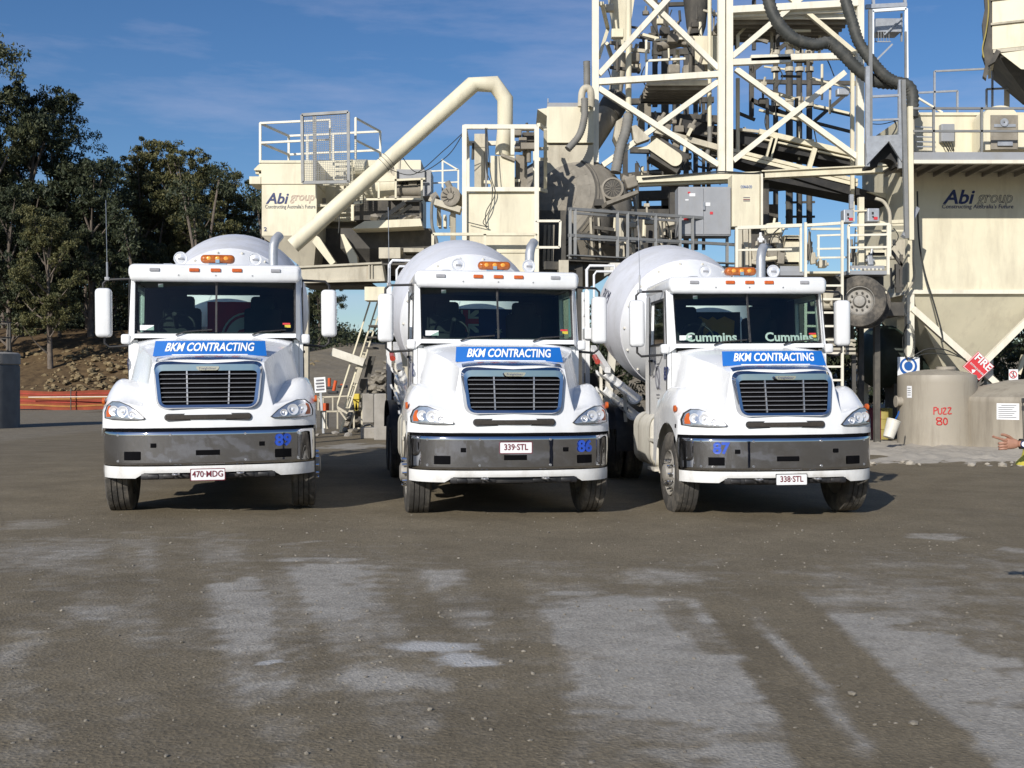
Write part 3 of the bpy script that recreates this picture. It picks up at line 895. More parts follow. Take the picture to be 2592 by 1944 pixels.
def make_truck():
    T = thing('mixer_truck', 'x', 'mixer truck', group='white concrete mixer trucks parked in a row')
    make_hood(T)
    make_grille(T)
    for s in (-1, 1): make_headlight(T, s)
    # air slot under the grille
    b = MB()
    o, i = stadium(.492, .042), stadium(.470, .026)
    b.ring([(x, nose_y(x, 1.155 + z) - .012, 1.155 + z) for x, z in o], [(x, nose_y(x, 1.155 + z) - .012, 1.155 + z) for x, z in i], (0, .03, 0))
    sl = b.build('air_slot', 'black', T)
    b = MB()
    b.grid([[(x, nose_y(x, zz) - .012 - (.003 if 1.13 < zz < 1.18 else 0), zz) for x in [.475 * (i / 12 - 1) for i in range(25)]] for zz in (1.128, 1.14, 1.17, 1.182)])
    b.build('slot_recess', 'slot_brown', sl)
    # bonnet handle over the grille
    b = MB()
    b.box((0, nose_y(0, 1.8) + .19, 1.868), (.20, .03, .022), bevel=.008)
    b.build('bonnet_handle', 'grey_lens', T)
    # bug deflector carrying the banner: an upright curved shield across the bonnet
    b = MB()
    def BD(u, v): # u -1..1, v 0..1
        x = u * (.66 - .02 * v)
        return (x, .40 + .10 * v + .07 * u * u, 1.872 + .185 * v)
    b.grid([[BD(i / 12, v) for i in range(-12, 13)] for v in (0, .33, .66, 1)])
    b.grid([[(p[0], p[1] + .008, p[2]) for p in [BD(i / 12, v) for i in range(-12, 13)]] for v in (0, .33, .66, 1)])
    bn = b.build('bonnet_banner', 'blue', T, smooth=60)
    tilt = R(90) - math.atan2(.10, .185)
    tx = text('banner_lettering', 'BKM CONTRACTING', .125, 'letter_white', bn, (0, 0, 0), rot=(0, 0, 0), shear=.28, bold=.003, depth=.003, sx=1.0)
    xs = [v.co.x for v in tx.data.vertices]
    hw = (max(xs) - min(xs)) / 2; cx = (max(xs) + min(xs)) / 2
    for v in tx.data.vertices:      # wrap it on the shield
        u = (v.co.x - cx) / hw * .80
        p = BD(u, .56 + v.co.y / .165)
        v.co = Vector((p[0], p[1] - .006 - v.co.z, p[2]))
    b = MB()
    b.grid([[Vector(BD(i / 12, v)) + Vector((0, -.005, 0)) for i in range(-8, 9)] for v in (.07, .11)])
    b.build('banner_stripe', 'letter_white', bn)

    # chrome lip on the bonnet over the grille
    b = MB()
    rows = []
    for k in range(4):
        rows.append([(.60 * i / 12, nose_y(.6 * i / 12, 1.8) + .045 + .10 * k / 3, hood_z(.6 * i / 12, nose_y(.6 * i / 12, 1.8) + .045 + .10 * k / 3) + .007 + .003 * k) for i in range(-12, 13)])
    b.grid(rows)
    b.build('grille_lip', 'chrome_bright', T, smooth=60)
    for s in (-1, 1):
        b = MB(); b.cyl((s * 1.225, .60, 1.345), (s * 1.252, .60, 1.345), .042, seg=16); b.build('side_marker', 'orange_lens', T, smooth=40)
        b = MB(); b.box((s * 1.238, .56, 1.13), (.012, .07, .05), bevel=.004); b.build('fender_vent', 'black', T)
    # bumper
    b = MB()
    xs = [-1.22, -1.19, -1.14, -1.07, -1.0, -.9, -.75, -.6, -.4, -.2, 0, .2, .4, .6, .75, .9, 1.0, 1.07, 1.14, 1.19, 1.22]
    prof = [(.06, .600), (.012, .603), (.0, .618), (.0, .640), (.0, .72), (.0, .80), (.0, .88), (.0, .95), (.0, .972), (.010, .990), (.06, .998)]
    rows = []
    for dy, z in prof:
        row = [(-1.222, .74, z)] + [(x, bump_y(x) + dy, z) for x in xs] + [(1.222, .74, z)]
        rows.append(row)
    b.grid(rows)
    bp = b.build('bumper', 'chrome', T, smooth=50)
    for x, z, w, h in ((-.852, .716, .185, .10), (.852, .716, .185, .10), (0, .745, .27, .060), (-.61, .834, .062, .052), (.61, .834, .062, .052)):
        b = MB()
        xs_ = [x - w / 2 + w * i / 10 for i in range(11)]
        b.grid([[(q, bump_y(q) + dy, zz) for q in xs_] for dy, zz in ((.0, z - h / 2), (-.012, z - h / 2 + .008), (-.012, z + h / 2 - .008), (.0, z + h / 2))])
        b.build('bumper_opening_shade', 'opening_shade', bp)  # dark sheet raised on the chrome as the shade of a hole
    b = MB()
    rows = [[(x * .99, bump_y(x) + dy, z) for x in xs] for dy, z in ((.03, .998), (.04, 1.028), (.10, 1.035))]
    b.grid(rows)
    b.build('bumper_gap_shade', 'opening_shade', bp)  # dark strip drawn as the shade between bumper and bonnet
    # white valance below
    b = MB()
    def vb(x):
        a = abs(x)
        return .515 if a < .72 else (.455 if a > .82 else .515 - .06 * (a - .72) / .10)
    X2 = [-1.215, -1.19, -1.14, -1.07, -1.0, -.9, -.82, -.72, -.6, -.4, -.2, 0, .2, .4, .6, .72, .82, .9, 1.0, 1.07, 1.14, 1.19, 1.215]
    rows = []
    for k in range(5):
        t = k / 4
        rows.append([(-1.217, .80, .592 + (.47 - .592) * t)] + [(x, bump_y(x) + .01 + .03 * max(0, t - .6), .592 + (vb(x) - .592) * t) for x in X2] + [(1.217, .80, .592 + (.47 - .592) * t)])
    b.grid(rows)
    b.build('bumper_valance', 'white_dusty', T, smooth=45)
    b = MB()
    b.box((0, .19, .475), (1.52, .20, .075), bevel=.02)
    for k in (-.62, -.45, -.28, .28, .45, .62): b.box((k, .105, .475), (.13, .06, .055), bevel=.018)
    b.box((0, .55, .47), (1.9, .5, .05))
    b.build('air_dam', 'black', T, smooth=40)

    for x in (-1.02, -.42, .42, 1.02):
        for z in (.655, .955):
            b = MB(); y = bump_y(x) - .008; b.cyl((x, y + .012, z), (x, y - .004, z), .014, seg=8); b.build('bumper_bolt', 'steel', bp)
    for x in (-.36, .36):
        b = MB(); b.path([(x - .03, .10, .50), (x - .03, -.02, .50), (x, -.05, .50), (x + .03, -.02, .50), (x + .03, .10, .50)], .013, 6, smooth=3); b.build('tow_hook', 'steel', T, smooth=50)
    # cab
    HW = 1.095
    b = MB()
    for s in (-1, 1):
        x = s * HW
        # windscreen pillars
        b.poly([(x, 1.60, 2.05), (s * 1.005, 1.445, 2.13), (s * 1.012, 1.615, 2.90), (s * 1.075, 1.72, 2.90)], (0, .06, 0))
        # door skin round the side window
        o = [(x, 1.58, 2.12), (s * 1.075, 1.72, 2.92), (s * 1.075, 2.98, 2.92), (x, 2.98, 2.12)]
        w = [(s * 1.094, 1.76, 2.20), (s * 1.079, 1.84, 2.80), (s * 1.079, 2.60, 2.80), (s * 1.094, 2.60, 2.20)]
        b.ring(o, w, (-s * .05, 0, 0))
        b.span((x, 1.58, 1.12), (x - s * .05, 2.98, 2.12))
    # cowl under the windscreen, rear wall round the rear window
    b.poly([(-1.005, 1.445, 2.13), (1.005, 1.445, 2.13), (1.01, 1.462, 2.185), (-1.01, 1.462, 2.185)], (0, .05, 0))
    b.ring([(-HW + .05, 2.93, 1.12), (HW - .05, 2.93, 1.12), (HW - .07, 2.93, 2.92), (-HW + .07, 2.93, 2.92)],
           [(-.50, 2.93, 2.15), (.50, 2.93, 2.15), (.50, 2.93, 2.80), (-.50, 2.93, 2.80)], (0, .05, 0))
    b.span((-1.04, 1.53, 1.10), (1.04, 2.93, 1.16))
    b.span((-1.04, 1.56, 1.16), (1.04, 1.60, 2.11))
    cab = b.build('cab', 'white', T)
    b = MB()
    b.box((0, 2.245, 2.985), (2.17, 1.53, .20), bevel=.075, seg=4)
    b.box((0, 1.56, 2.955), (2.13, .19, .19), bevel=.05, seg=3)
    b.build('roof', 'white', cab, smooth=45)
    b = MB()
    for x in (-.46, 0, .46):
        b.cyl((x, 1.475, 2.935), (x, 1.46, 2.935), .011, seg=8)
        b.cyl((x + .02, 1.56, 3.045), (x + .02, 1.56, 3.056), .012, seg=8)
    b.build('visor_bolts', 'steel', cab)
    b = MB()
    outer = rounded_quad((-1.022, 2.895), (1.022, 2.895), (1.018, 2.165), (-1.018, 2.165), .06)
    inner = rounded_quad((-.985, 2.870), (.985, 2.870), (.985, 2.205), (-.985, 2.205), .06)
    def WY(x, z): return 1.455 + (z - 2.165) * .215 + .07 * (x / 1.02) ** 2 - .02
    b.ring([(p.x, WY(p.x, p.y), p.y) for p in outer], [(p.x, WY(p.x, p.y), p.y) for p in inner], (0, .02, 0))
    b.poly([(-.012, WY(0, 2.2), 2.2), (.012, WY(0, 2.2), 2.2), (.012, WY(0, 2.88), 2.88), (-.012, WY(0, 2.88), 2.88)], (0, .02, 0))
    ws = b.build('windscreen_seal', 'black', cab)
    b = MB()
    b.grid([[(x * .99, WY(x, z) + .012, z) for x in [i / 8 - 1 for i in range(17)]] for z in (2.19, 2.42, 2.65, 2.88)])
    b.build('windscreen', 'glass', cab, smooth=80)
    for s in (-1, 1):
        b = MB()
        b.poly([(s * 1.075, 1.76, 2.20), (s * 1.060, 1.84, 2.80), (s * 1.060, 2.60, 2.80), (s * 1.075, 2.60, 2.20)])
        b.build('side_window', 'glass', cab)
        b = MB()
        b.ring([(s * 1.099, 1.74, 2.18), (s * 1.083, 1.83, 2.82), (s * 1.083, 2.62, 2.82), (s * 1.099, 2.62, 2.18)],
               [(s * 1.099, 1.77, 2.21), (s * 1.083, 1.85, 2.79), (s * 1.083, 2.59, 2.79), (s * 1.099, 2.59, 2.21)], (s * .006, 0, 0))
        b.path([(s * 1.098, 1.72, 2.9), (s * 1.100, 1.62, 2.14), (s * 1.100, 1.62, 1.2)], .007, 6)
        b.path([(s * 1.098, 2.66, 2.9), (s * 1.100, 2.68, 2.14), (s * 1.100, 2.68, 1.2)], .007, 6)
        b.build('door_seal', 'black', cab)
        b = MB()
        b.box((s * 1.112, 2.55, 1.98), (.03, .16, .035), bevel=.008)
        b.build('door_handle', 'black', cab)
        b = MB()
        b.box((s * 1.13, 1.60, 2.12), (.11, .13, .13), bevel=.03, seg=3)
        b.build('mirror_mount', 'white', cab, smooth=45)
        # door emblem: a struck ring over two short lines
        b = MB()
        ring = [(s * 1.0975, 2.15 + .12 * math.cos(k / 24 * 6.283), 1.74 + .15 * math.sin(k / 24 * 6.283)) for k in range(24)]
        b.path(ring, .016, 5, closed=True)
        b.path([(s * 1.0975, 2.02, 1.58), (s * 1.0975, 2.15, 1.74), (s * 1.0975, 2.33, 1.97)], .013, 5)
        b.box((s * 1.096, 2.15, 1.50), (.006, .20, .018)); b.box((s * 1.096, 2.15, 1.455), (.006, .16, .012))
        b.box((s * 1.096, 2.15, 1.93), (.006, .16, .018))
        b.build('door_emblem', 'grey_letter', cab)
        make_mirror(T, s)
        b = MB()
        b.path([(s * 1.40, 1.90, 2.90), (s * 1.40, 1.90, 3.14)], .012, 6)
        b.path([(s * 1.40, 1.90, 3.14), (s * 1.412, 1.93, 3.95 if s < 0 else 3.3)], .0042, 5)
        if s < 0: b.box((s * 1.40, 1.90, 2.92), (.06, .05, .05), bevel=.01)
        if s < 0: b.build('antenna', 'steel', T)
        else: b.bm.free()
    # wipers
    for x0, x1 in ((-.50, -.05), (.45, .88)):
        b = MB()
        b.path([(x0, 1.43, 2.165), (x0 + .12, WY(x0, 2.2) - .025, 2.21), (x1, WY(x1, 2.25) - .02, 2.235)], .010, 6)
        b.build('wiper', 'black', cab)
    # inside the cab
    b = MB()
    b.box((0, 1.82, 2.10), (2.06, .52, .16), bevel=.05)
    b.box((0, 1.90, 1.70), (2.04, .30, .70))
    b.span((-1.03, 1.62, 1.17), (1.03, 2.90, 1.19))
    b.span((-1.04, 1.70, 2.868), (1.04, 2.92, 2.88))
    b.build('dashboard', 'interior', cab)
    b = MB()
    b.ring([(-1.03, 2.92, 1.2), (1.03, 2.92, 1.2), (1.02, 2.92, 2.87), (-1.02, 2.92, 2.87)],
           [(-.50, 2.92, 2.15), (.50, 2.92, 2.15), (.50, 2.92, 2.80), (-.50, 2.92, 2.80)], (0, -.02, 0))
    for s in (-1, 1):
        b.span((s * 1.043, 1.63, 1.2), (s * 1.03, 2.90, 2.17)); b.span((s * 1.043, 2.62, 2.17), (s * 1.02, 2.90, 2.86))
    b.build('cab_lining', 'interior', cab)
    for x in (-.55, .55):
        b = MB()
        b.box((x, 2.45, 1.62), (.52, .52, .16), bevel=.05)
        b.box((x, 2.72, 2.12), (.52, .15, .98), (R(-8), 0, 0), bevel=.06)
        b.box((x, 2.78, 2.66), (.34, .12, .22), (R(-8), 0, 0), bevel=.05)
        b.build('seat', 'interior', cab, smooth=40)
    b = MB()
    cc = Vector((-.55, 2.08, 2.30)); q = Matrix.Rotation(R(-35), 4, 'X')
    b.path([cc + q @ Vector((.23 * math.cos(k / 28 * 6.283), 0, .23 * math.sin(k / 28 * 6.283))) for k in range(28)], .016, 8, closed=True)
    b.path([cc + q @ Vector((-.22, 0, 0)), cc + q @ Vector((.22, 0, 0))], .014, 6)
    b.path([cc, cc + q @ Vector((0, -.35, -.05))], .03, 8)
    b.build('steering_wheel', 'black', cab, smooth=60)
    b = MB()
    b.box((-.70, WY(.7, 2.80) + .02, 2.815), (.062, .004, .045)); b.build('registration_label', 'sign_white', cab)
    b = MB(); b.box((-.86, WY(.86, 2.24) + .016, 2.265), (.17, .004, .065))
    b.build('registration_label', 'sign_white', cab)
    b = MB(); b.box((.90, WY(.9, 2.28) + .012, 2.285), (.075, .004, .035)); b.build('yellow_label', 'yellow', cab)
    b = MB(); b.box((.885, WY(.9, 2.28) + .012, 2.317), (.095, .004, .022)); b.build('red_label', 'sign_red', cab)

    # lights on the visor and roof
    for x in (-.754, .754):
        b = MB(); b.box((x, 1.462, 3.003), (.125, .03, .042), bevel=.008); b.build('marker_light', 'grey_lens', T)
    for x in (-.266, 0, .266):
        b = MB(); b.box((x, 1.462, 3.003), (.125, .035, .045), bevel=.008); b.build('marker_light', 'orange_lens', T)
    for s in (-1, 1):
        x = s * .479
        b = MB()
        b.lathe((x, 1.93, 3.20), (0, -1, 0), [(-.10, .02), (-.08, .055), (-.01, .083), (.012, .090), (.02, .088), (.02, .078), (.006, .066), (.016, .03), (.02, .0)], 24)
        b.box((x, 1.95, 3.11), (.05, .05, .09)); b.box((x, 1.95, 3.082), (.09, .09, .02))
        lp = b.build('roof_lamp', 'lamp_face', T, smooth=40)
        b = MB(); b.box((x, 1.902, 3.20), (.075, .01, .022), bevel=.003); b.build('lamp_bar', 'grey_lens', lp)
        if s < 0:
            b = MB(); b.box((x - .16, 2.0, 3.10), (.13, .14, .07), bevel=.015); b.build('roof_box', 'galv', T)
    b = MB()
    b.box((0, 1.886, 3.190), (.44, .16, .115), bevel=.052, seg=4)
    bc = b.build('beacon', 'amber', T, smooth=50)
    b = MB()
    b.box((0, 1.886, 3.115), (.24, .12, .045), bevel=.01); b.box((0, 1.80, 3.155), (.05, .02, .045))
    b.build('beacon_base', 'chrome_bright', bc)
    for x in (-.11, 0, .11):
        b = MB(); b.sphere((x, 1.808, 3.195), .030, 12, (1.1, .4, .9)); b.build('beacon_lens', 'amber_bulb', bc, smooth=60)
    # exhaust stack
    b = MB()
    b.path([(.69, 3.10, 1.0), (.69, 3.10, 3.42), (.695, 3.11, 3.52), (.72, 3.15, 3.62), (.78, 3.24, 3.70)], .068, 14)
    b.build('exhaust_stack', 'galv', T, smooth=40)

    # chassis and running gear
    b = MB()
    for s in (-1, 1): b.span((s * .40, .55, .78), (s * .50, 8.9, 1.06))
    b.span((-.40, .7, .42), (.40, 1.9, 1.05)); b.span((-.3, 1.0, .34), (.25, 1.5, .45))
    b.cyl((-1.0, 1.0, .52), (1.0, 1.0, .52), .07); b.box((0, 1.0, .50), (.9, .14, .16))
    for y in (6.05, 7.45): b.cyl((-.95, y, .53), (.95, y, .53), .10); b.sphere((0, y, .53), .25)
    for y in (2.2, 4.2, 5.2, 8.0): b.span((-.40, y, .80), (.40, y + .12, 1.0))
    b.span((-.9, 1.75, .60), (.9, 1.80, 1.15))
    b.span((-.78, 1.9, .42), (.78, 5.3, .76)); b.span((-.7, 6.6, .55), (.7, 6.9, .9))  # long belly box added to deepen the shade under the truck
    b.build('chassis', 'chassis', T)
    for s in (-1, 1):
        make_wheel(T, s * 1.085, 1.0, s)
        for y in (6.05, 7.45): make_wheel(T, s * 1.07, y, s, dual=True, chrome_nuts=False)
        # tank with steps
        b = MB()
        b.box((s * .86, 2.75, .86), (.70, 1.45, .76), bevel=.20, seg=5)
        for y in (2.35, 3.1): b.box((s * .86, y, .86), (.712, .05, .772), bevel=.20, seg=5)
        b.build('fuel_tank', 'offwhite', T, smooth=40)
        b = MB()
        for z in (.46, .86): b.span((s * 1.0, 1.86, z), (s * 1.22, 2.3, z + .04))
        b.span((s * 1.05, 1.83, .44), (s * 1.16, 1.86, 1.12))
        b.build('cab_step', 'offwhite', T)
        # guards: cream quarter guard ahead of the drive wheels, black guard over them
        b = MB()
        rows = []
        for k in range(9):
            a = R(180 + 8 - 10 * k)
            rows.append([(s * (1.24 - .5 * u), 6.05 - 1.55 + .50 + .50 * math.cos(a), .66 + .62 * max(-.4, math.sin(R(-8 + 11.5 * k)))) for u in (0, .5, 1)])
        b.grid(rows)
        b.build('quarter_guard', 'black', T, smooth=50)
        b = MB()
        rows = []
        for k in range(15):
            a = R(172 - 12 * k) if k < 14 else R(4)
            rows.append([(s * (1.25 - .65 * u), 6.75 + 1.33 * math.copysign(abs(math.cos(a)) ** .7, math.cos(a)), .62 + .70 * max(-.2, math.sin(a)) ** .5 if math.sin(a) > 0 else .6) for u in (0, .5, 1)])
        b.grid(rows)
        b.build('mudguard', 'black', T, smooth=50)

    # drum
    C = Vector((0, 6.0, 2.83)); ax = Vector((0, math.cos(R(12)), math.sin(R(12))))
    b = MB()
    b.lathe(C, ax, [(-1.15, 1.10), (-.95, 1.135), (-.35, 1.205), (-.30, 1.212), (.45, 1.212), (.50, 1.205), (1.3, 1.0), (2.3, .64), (2.6, .56), (2.62, .50)], 56)
    dr = b.build('drum', 'drum', T, smooth=20)
    b = MB()
    b.lathe(C, ax, [(-2.62, .10), (-2.60, .34), (-2.52, .50), (-2.30, .66), (-1.9, .83), (-1.5, .985), (-1.15, 1.102)], 56)
    b.build('drum_front', 'drum_cone', dr, smooth=30)
    for t_, r_ in ((-1.15, 1.103), (1.3, 1.002)):
        b = MB(); b.lathe(C, ax, [(t_ - .014, r_ - .004), (t_ - .009, r_ + .007), (t_ + .009, r_ + .007), (t_ + .014, r_ - .004)], 56); b.build('weld_seam', 'drum', dr, smooth=30)
    b = MB()
    b.lathe(C, ax, [(2.0, .80), (2.02, .84), (2.14, .80), (2.16, .74)], 40)
    b.build('drum_ring', 'steel', dr, smooth=30)
    x_, y_ = Vector((1, 0, 0)), ax.cross(Vector((1, 0, 0)))
    for a in range(0, 360, 20):
        d = x_ * math.cos(R(a)) + y_ * math.sin(R(a))
        p = C + ax * -1.3 + d * 1.05
        b = MB(); b.cyl(p, p + d * .03, .02, seg=6); b.build('drum_bolt', 'offwhite', dr)
    # drum supports
    b = MB()
    for s in (-1, 1):
        b.beam((s * .45, 3.25, 1.05), (s * .28, 3.35, 2.2), .12); b.beam((s * .75, 8.2, 1.05), (s * .55, 8.2, 3.0), .14)
        b.beam((s * .45, 4.2, 1.05), (s * .28, 3.4, 2.0), .09)
        b.span((s * .34, 3.2, 1.06), (s * .56, 8.6, 1.14))
    b.box((0, 3.33, 2.2), (.8, .35, .35), bevel=.05)
    b.box((0, 8.2, 3.0), (1.5, .2, .2))
    b.build('drum_stand', 'offwhite', T)
    # charging hopper and chutes
    b = MB()
    b.ring([(-.6, 8.5, 4.05), (.6, 8.5, 4.05), (.6, 9.2, 4.05), (-.6, 9.2, 4.05)], [(-.56, 8.54, 4.05), (.56, 8.54, 4.05), (.56, 9.16, 4.05), (-.56, 9.16, 4.05)], (0, 0, -.2))
    b.lathe((0, 8.8, 3.3), (0, 0, 1), [(0, .25), (.6, .55)], 20)
    b.build('charge_hopper', 'offwhite', T)
    b = MB()
    for p0, p1, w in (((-1.05, 6.9, 1.90), (-1.05, 4.0, 1.46), .10), ((-1.07, 6.9, 1.60), (-1.07, 4.0, 1.20), .09)):
        rows = []
        P0, P1 = Vector(p0), Vector(p1)
        n = (P1 - P0).normalized(); up = Vector((1, 0, 0)).cross(n)
        if up.z < 0: up = -up
        for k in range(9):
            a = R(180 * k / 8)
            o = Vector((math.cos(a) * w, 0, 0)) - up * math.sin(a) * w
            rows.append([P0 + o, P1 + o])
        b.grid(rows)
        for P in (P0, P1, (P0 + P1) / 2):
            b.path([P + Vector((math.cos(R(180 * k / 8)) * (w + .01), 0, 0)) - up * math.sin(R(180 * k / 8)) * (w + .01) for k in range(9)], .022, 5)
    b.build('folding_chute', 'white', T, smooth=50)
    b = MB()
    b.cyl((-1.14, 7.2, 2.16), (-1.14, 6.9, 2.06), .05)
    b.build('chute_light', 'red_lens', T)
    b = MB(); b.beam((-1.04, 8.0, 2.35), (-1.04, 6.4, 1.90), .10); b.build('chute_strut', 'white', T)
    b = MB(); b.beam((-1.08, 6.9, 1.20), (-1.08, 6.9, 1.98), .05); b.build('chute_strut', 'offwhite', T)
    b = MB(); b.beam((-1.08, 4.6, 1.0), (-1.08, 4.6, 1.5), .05); b.build('chute_strut', 'offwhite', T)
    # ladder with a hooped handrail on the near side
    b = MB()
    for y in (7.95, 8.35): b.beam((-1.16, y, 1.30), (-1.16, y, 3.45), .085, .07)
    for k in range(7): b.beam((-1.16, 7.95, 1.5 + .3 * k), (-1.16, 8.35, 1.5 + .3 * k), .035)
    b.path([(-1.16, 7.95, 3.4), (-1.16, 7.95, 3.85), (-1.10, 7.95, 3.93), (-.62, 7.95, 3.93), (-.60, 7.95, 3.55)], .028, 8)
    b.path([(-1.02, 7.95, 3.0), (-1.02, 7.95, 3.75), (-.97, 7.95, 3.82), (-.62, 7.95, 3.82)], .022, 8)
    b.box((-1.1, 8.0, 2.62), (.24, .3, .22), bevel=.02)
    b.beam((-1.16, 8.1, 1.3), (-.5, 8.1, 1.1), .09); b.beam((-1.16, 8.0, 2.5), (-.6, 8.2, 2.6), .05)
    b.build('access_ladder', 'white', T)
    b = MB()
    b.box((-1.08, 8.0, 1.55), (.26, .10, .62)); b.build('mud_flap', 'black', T)
    return T

def plate(T, s, x, z, proud=.0, frame='maroon'):
    y = bump_y(x) - .022 - proud
    b = MB(); b.box((x, y, z), (.385, .008, .135), bevel=.003)
    p = b.build('number_plate', 'sign_white', T)
    b = MB()
    o = rounded_quad((x - .195, z + .070), (x + .195, z + .070), (x + .195, z - .070), (x - .195, z - .070), .01, 2)
    i = rounded_quad((x - .187, z + .062), (x + .187, z + .062), (x + .187, z - .062), (x - .187, z - .062), .01, 2)
    b.ring([(q.x, y - .006, q.y) for q in o], [(q.x, y - .006, q.y) for q in i], (0, .006, 0))
    b.build('plate_frame', frame, p)
    text('plate_lettering', s, .098, 'maroon', p, (x, y - .007, z + .004), bold=.0015, sx=.88)

def bumper_number(T, s, x, z):
    t = text('fleet_number', s, .185, 'number_blue', T, (x, 0, z), bold=.007, sx=1.0)
    for v in t.data.vertices: v.co.y += bump_y(v.co.x) - .014

POSE = [(-3.50681659, 12.4841761, -0.19473607, 0.00948744666, 0.0634770493),
        (0.04071968, 12.63217343, -0.15260056, -0.00151918981, -0.00552012989),
        (3.32595023, 12.98226477, -0.08899134, 0.00658358569, -0.0442382515)]
T0 = make_truck()
trucks = [T0, copy_tree(T0), copy_tree(T0)]
LABELS = ['white mixer truck with 89 on its bumper and a red flag behind the cab glass',
          'white mixer truck with 86 on its bumper and plate 339-STL on the chrome',
          'white mixer truck with 87 on its bumper and pale lettering across the windscreen foot']
for t, (x, y, yaw, rl, dz), lb in zip(trucks, POSE, LABELS):
    t.location = (x, y, dz)
    t.rotation_euler = (0, -rl, -yaw)
    t['label'] = lb
plate(trucks[0], '470·MDG', 0.0, .495, .03)
plate(trucks[1], '339·STL', .0, .862)
plate(trucks[2], '338·STL', .02, .50, .03, 'black')
bumper_number(trucks[0], '89', .853, .865)
bumper_number(trucks[1], '86', .853, .862)
bumper_number(trucks[2], '87', -.80, .870)
for t, s in zip(trucks, ('89', '86', '87')):
    text('side_number', s, .26, 'navy', t, (-1.1005, 1.655, 1.78), rot=(R(90), 0, R(-90)), bold=.004)

# cloths hung in the rear windows
def cloth(par, x0, x1, z0, z1, mat, y=2.895):
    b = MB()
    b.grid([[(x0 + (x1 - x0) * i / 20, y + .012 * math.sin(i * 1.1 + z * 3), z) for i in range(21)] for z in (z0, (z0 + z1) / 2, z1)])
    return b.build('hanging_flag', mat, par, smooth=60)
M['flag_red'] = pmat('flag_red', (0.42, 0.02, 0.03), 0.8, var=0.15)
M['flag_navy'] = pmat('flag_navy', (0.015, 0.03, 0.15), 0.8, var=0.15)
M['flag_gold'] = pmat('flag_gold', (0.50, 0.27, 0.03), 0.8, var=0.15)
M['flag_white'] = pmat('flag_white', (0.55, 0.56, 0.58), 0.8, var=0.08)
fl = cloth(trucks[0], -.22, .62, 2.05, 2.70, 'flag_red', 2.86)
b = MB()
cx, cz = .32, 2.15
b.ring([(cx + .36 * math.cos(R(k)), 2.835, cz + .40 * math.sin(R(k))) for k in range(0, 360, 12)],
       [(cx + .335 * math.cos(R(k)), 2.835, cz + .375 * math.sin(R(k))) for k in range(0, 360, 12)], (0, .004, 0))
b.poly([(cx + .30 * math.cos(R(k)), 2.836, cz + .335 * math.sin(R(k))) for k in range(0, 360, 12)])
b.build('flag_ring', 'flag_white', fl)
b = MB()   # a red leaping animal
b.poly([(cx + .3 * x, 2.831, cz + .3 * z) for x, z in [(-.78, .12), (-.62, .30), (-.48, .34), (-.35, .50), (-.05, .56), (.20, .70), (.36, .66), (.40, .50), (.62, .30), (.80, -.05), (.55, .10), (.30, .08), (.42, -.25), (.30, -.5), (.15, -.15), (-.05, .10), (-.30, .02), (-.50, .16), (-.62, .06)]])
b.build('flag_emblem', 'flag_red', fl)
fl = cloth(trucks[1], -.48, .62, 2.05, 2.68, 'flag_navy', 2.86)
b = MB()
X0, X1, Z0, Z1 = -.47, -.09, 2.34, 2.66
for p in ([(X0, Z0), (X0 + .05, Z0), (X1, Z1 - .04), (X1, Z1), (X1 - .05, Z1), (X0, Z0 + .04)], [(X0, Z1), (X0, Z1 - .04), (X1 - .05, Z0), (X1, Z0), (X1, Z0 + .04), (X0 + .05, Z1)]):
    b.poly([(x, 2.838, z) for x, z in p])
b.box(((X0 + X1) / 2, 2.835, (Z0 + Z1) / 2), (.38, .003, .13)); b.box(((X0 + X1) / 2, 2.8345, (Z0 + Z1) / 2), (.13, .003, .32))
def star(cx, cz, r, n=7):
    return [(cx + (r if k % 2 == 0 else r * .45) * math.sin(math.pi * k / n), 2.835, cz + (r if k % 2 == 0 else r * .45) * math.cos(math.pi * k / n)) for k in range(2 * n)]
b.poly(star(-.15, 2.18, .09)); b.poly(star(.38, 2.58, .055)); b.poly(star(.20, 2.36, .055)); b.poly(star(.50, 2.42, .05)); b.poly(star(.36, 2.16, .055))
b.build('flag_white', 'flag_white', fl)
b = MB()
b.box(((X0 + X1) / 2, 2.832, (Z0 + Z1) / 2), (.38, .003, .075)); b.box(((X0 + X1) / 2, 2.8315, (Z0 + Z1) / 2), (.075, .003, .32))
b.build('flag_cross', 'flag_red', fl)
fl = cloth(trucks[2], -.52, .30, 2.05, 2.70, 'interior', 2.88)
b = MB()
b.poly([(-.12 + .33 * x, 2.85, 2.32 + .33 * z) for x, z in [(-1, .75), (-.55, .95), (-.2, .8), (0, .95), (.2, .8), (.55, .95), (1, .75), (.95, 0), (.6, -.6), (0, -1), (-.6, -.6), (-.95, 0)]])
em = b.build('shield_emblem', 'flag_gold', fl)
b = MB()
b.poly([(-.12 + .14 * math.cos(R(k)), 2.846, 2.27 + .15 * math.sin(R(k))) for k in range(0, 360, 20)])
b.build('shield_centre', 'flag_navy', em)
M['glass_letter'] = pmat('windscreen_lettering', (0.30, 0.42, 0.36), 0.6, var=0.1)
def WYt(x, z): return 1.435 + (z - 2.165) * .215 + .07 * (x / 1.02) ** 2
for x0 in (-.52, .55):
    t = text('windscreen_lettering', 'Cummins', .165, 'glass_letter', trucks[2], (x0, 0, 2.268), bold=.004, sx=1.08)
    for v in t.data.vertices: v.co.y = WYt(v.co.x, v.co.z) + .006 + v.co.y
text('drum_lettering', 'BKM', .30, 'navy', trucks[2], (0, 0, 0))
dl = COL.objects['drum_lettering']
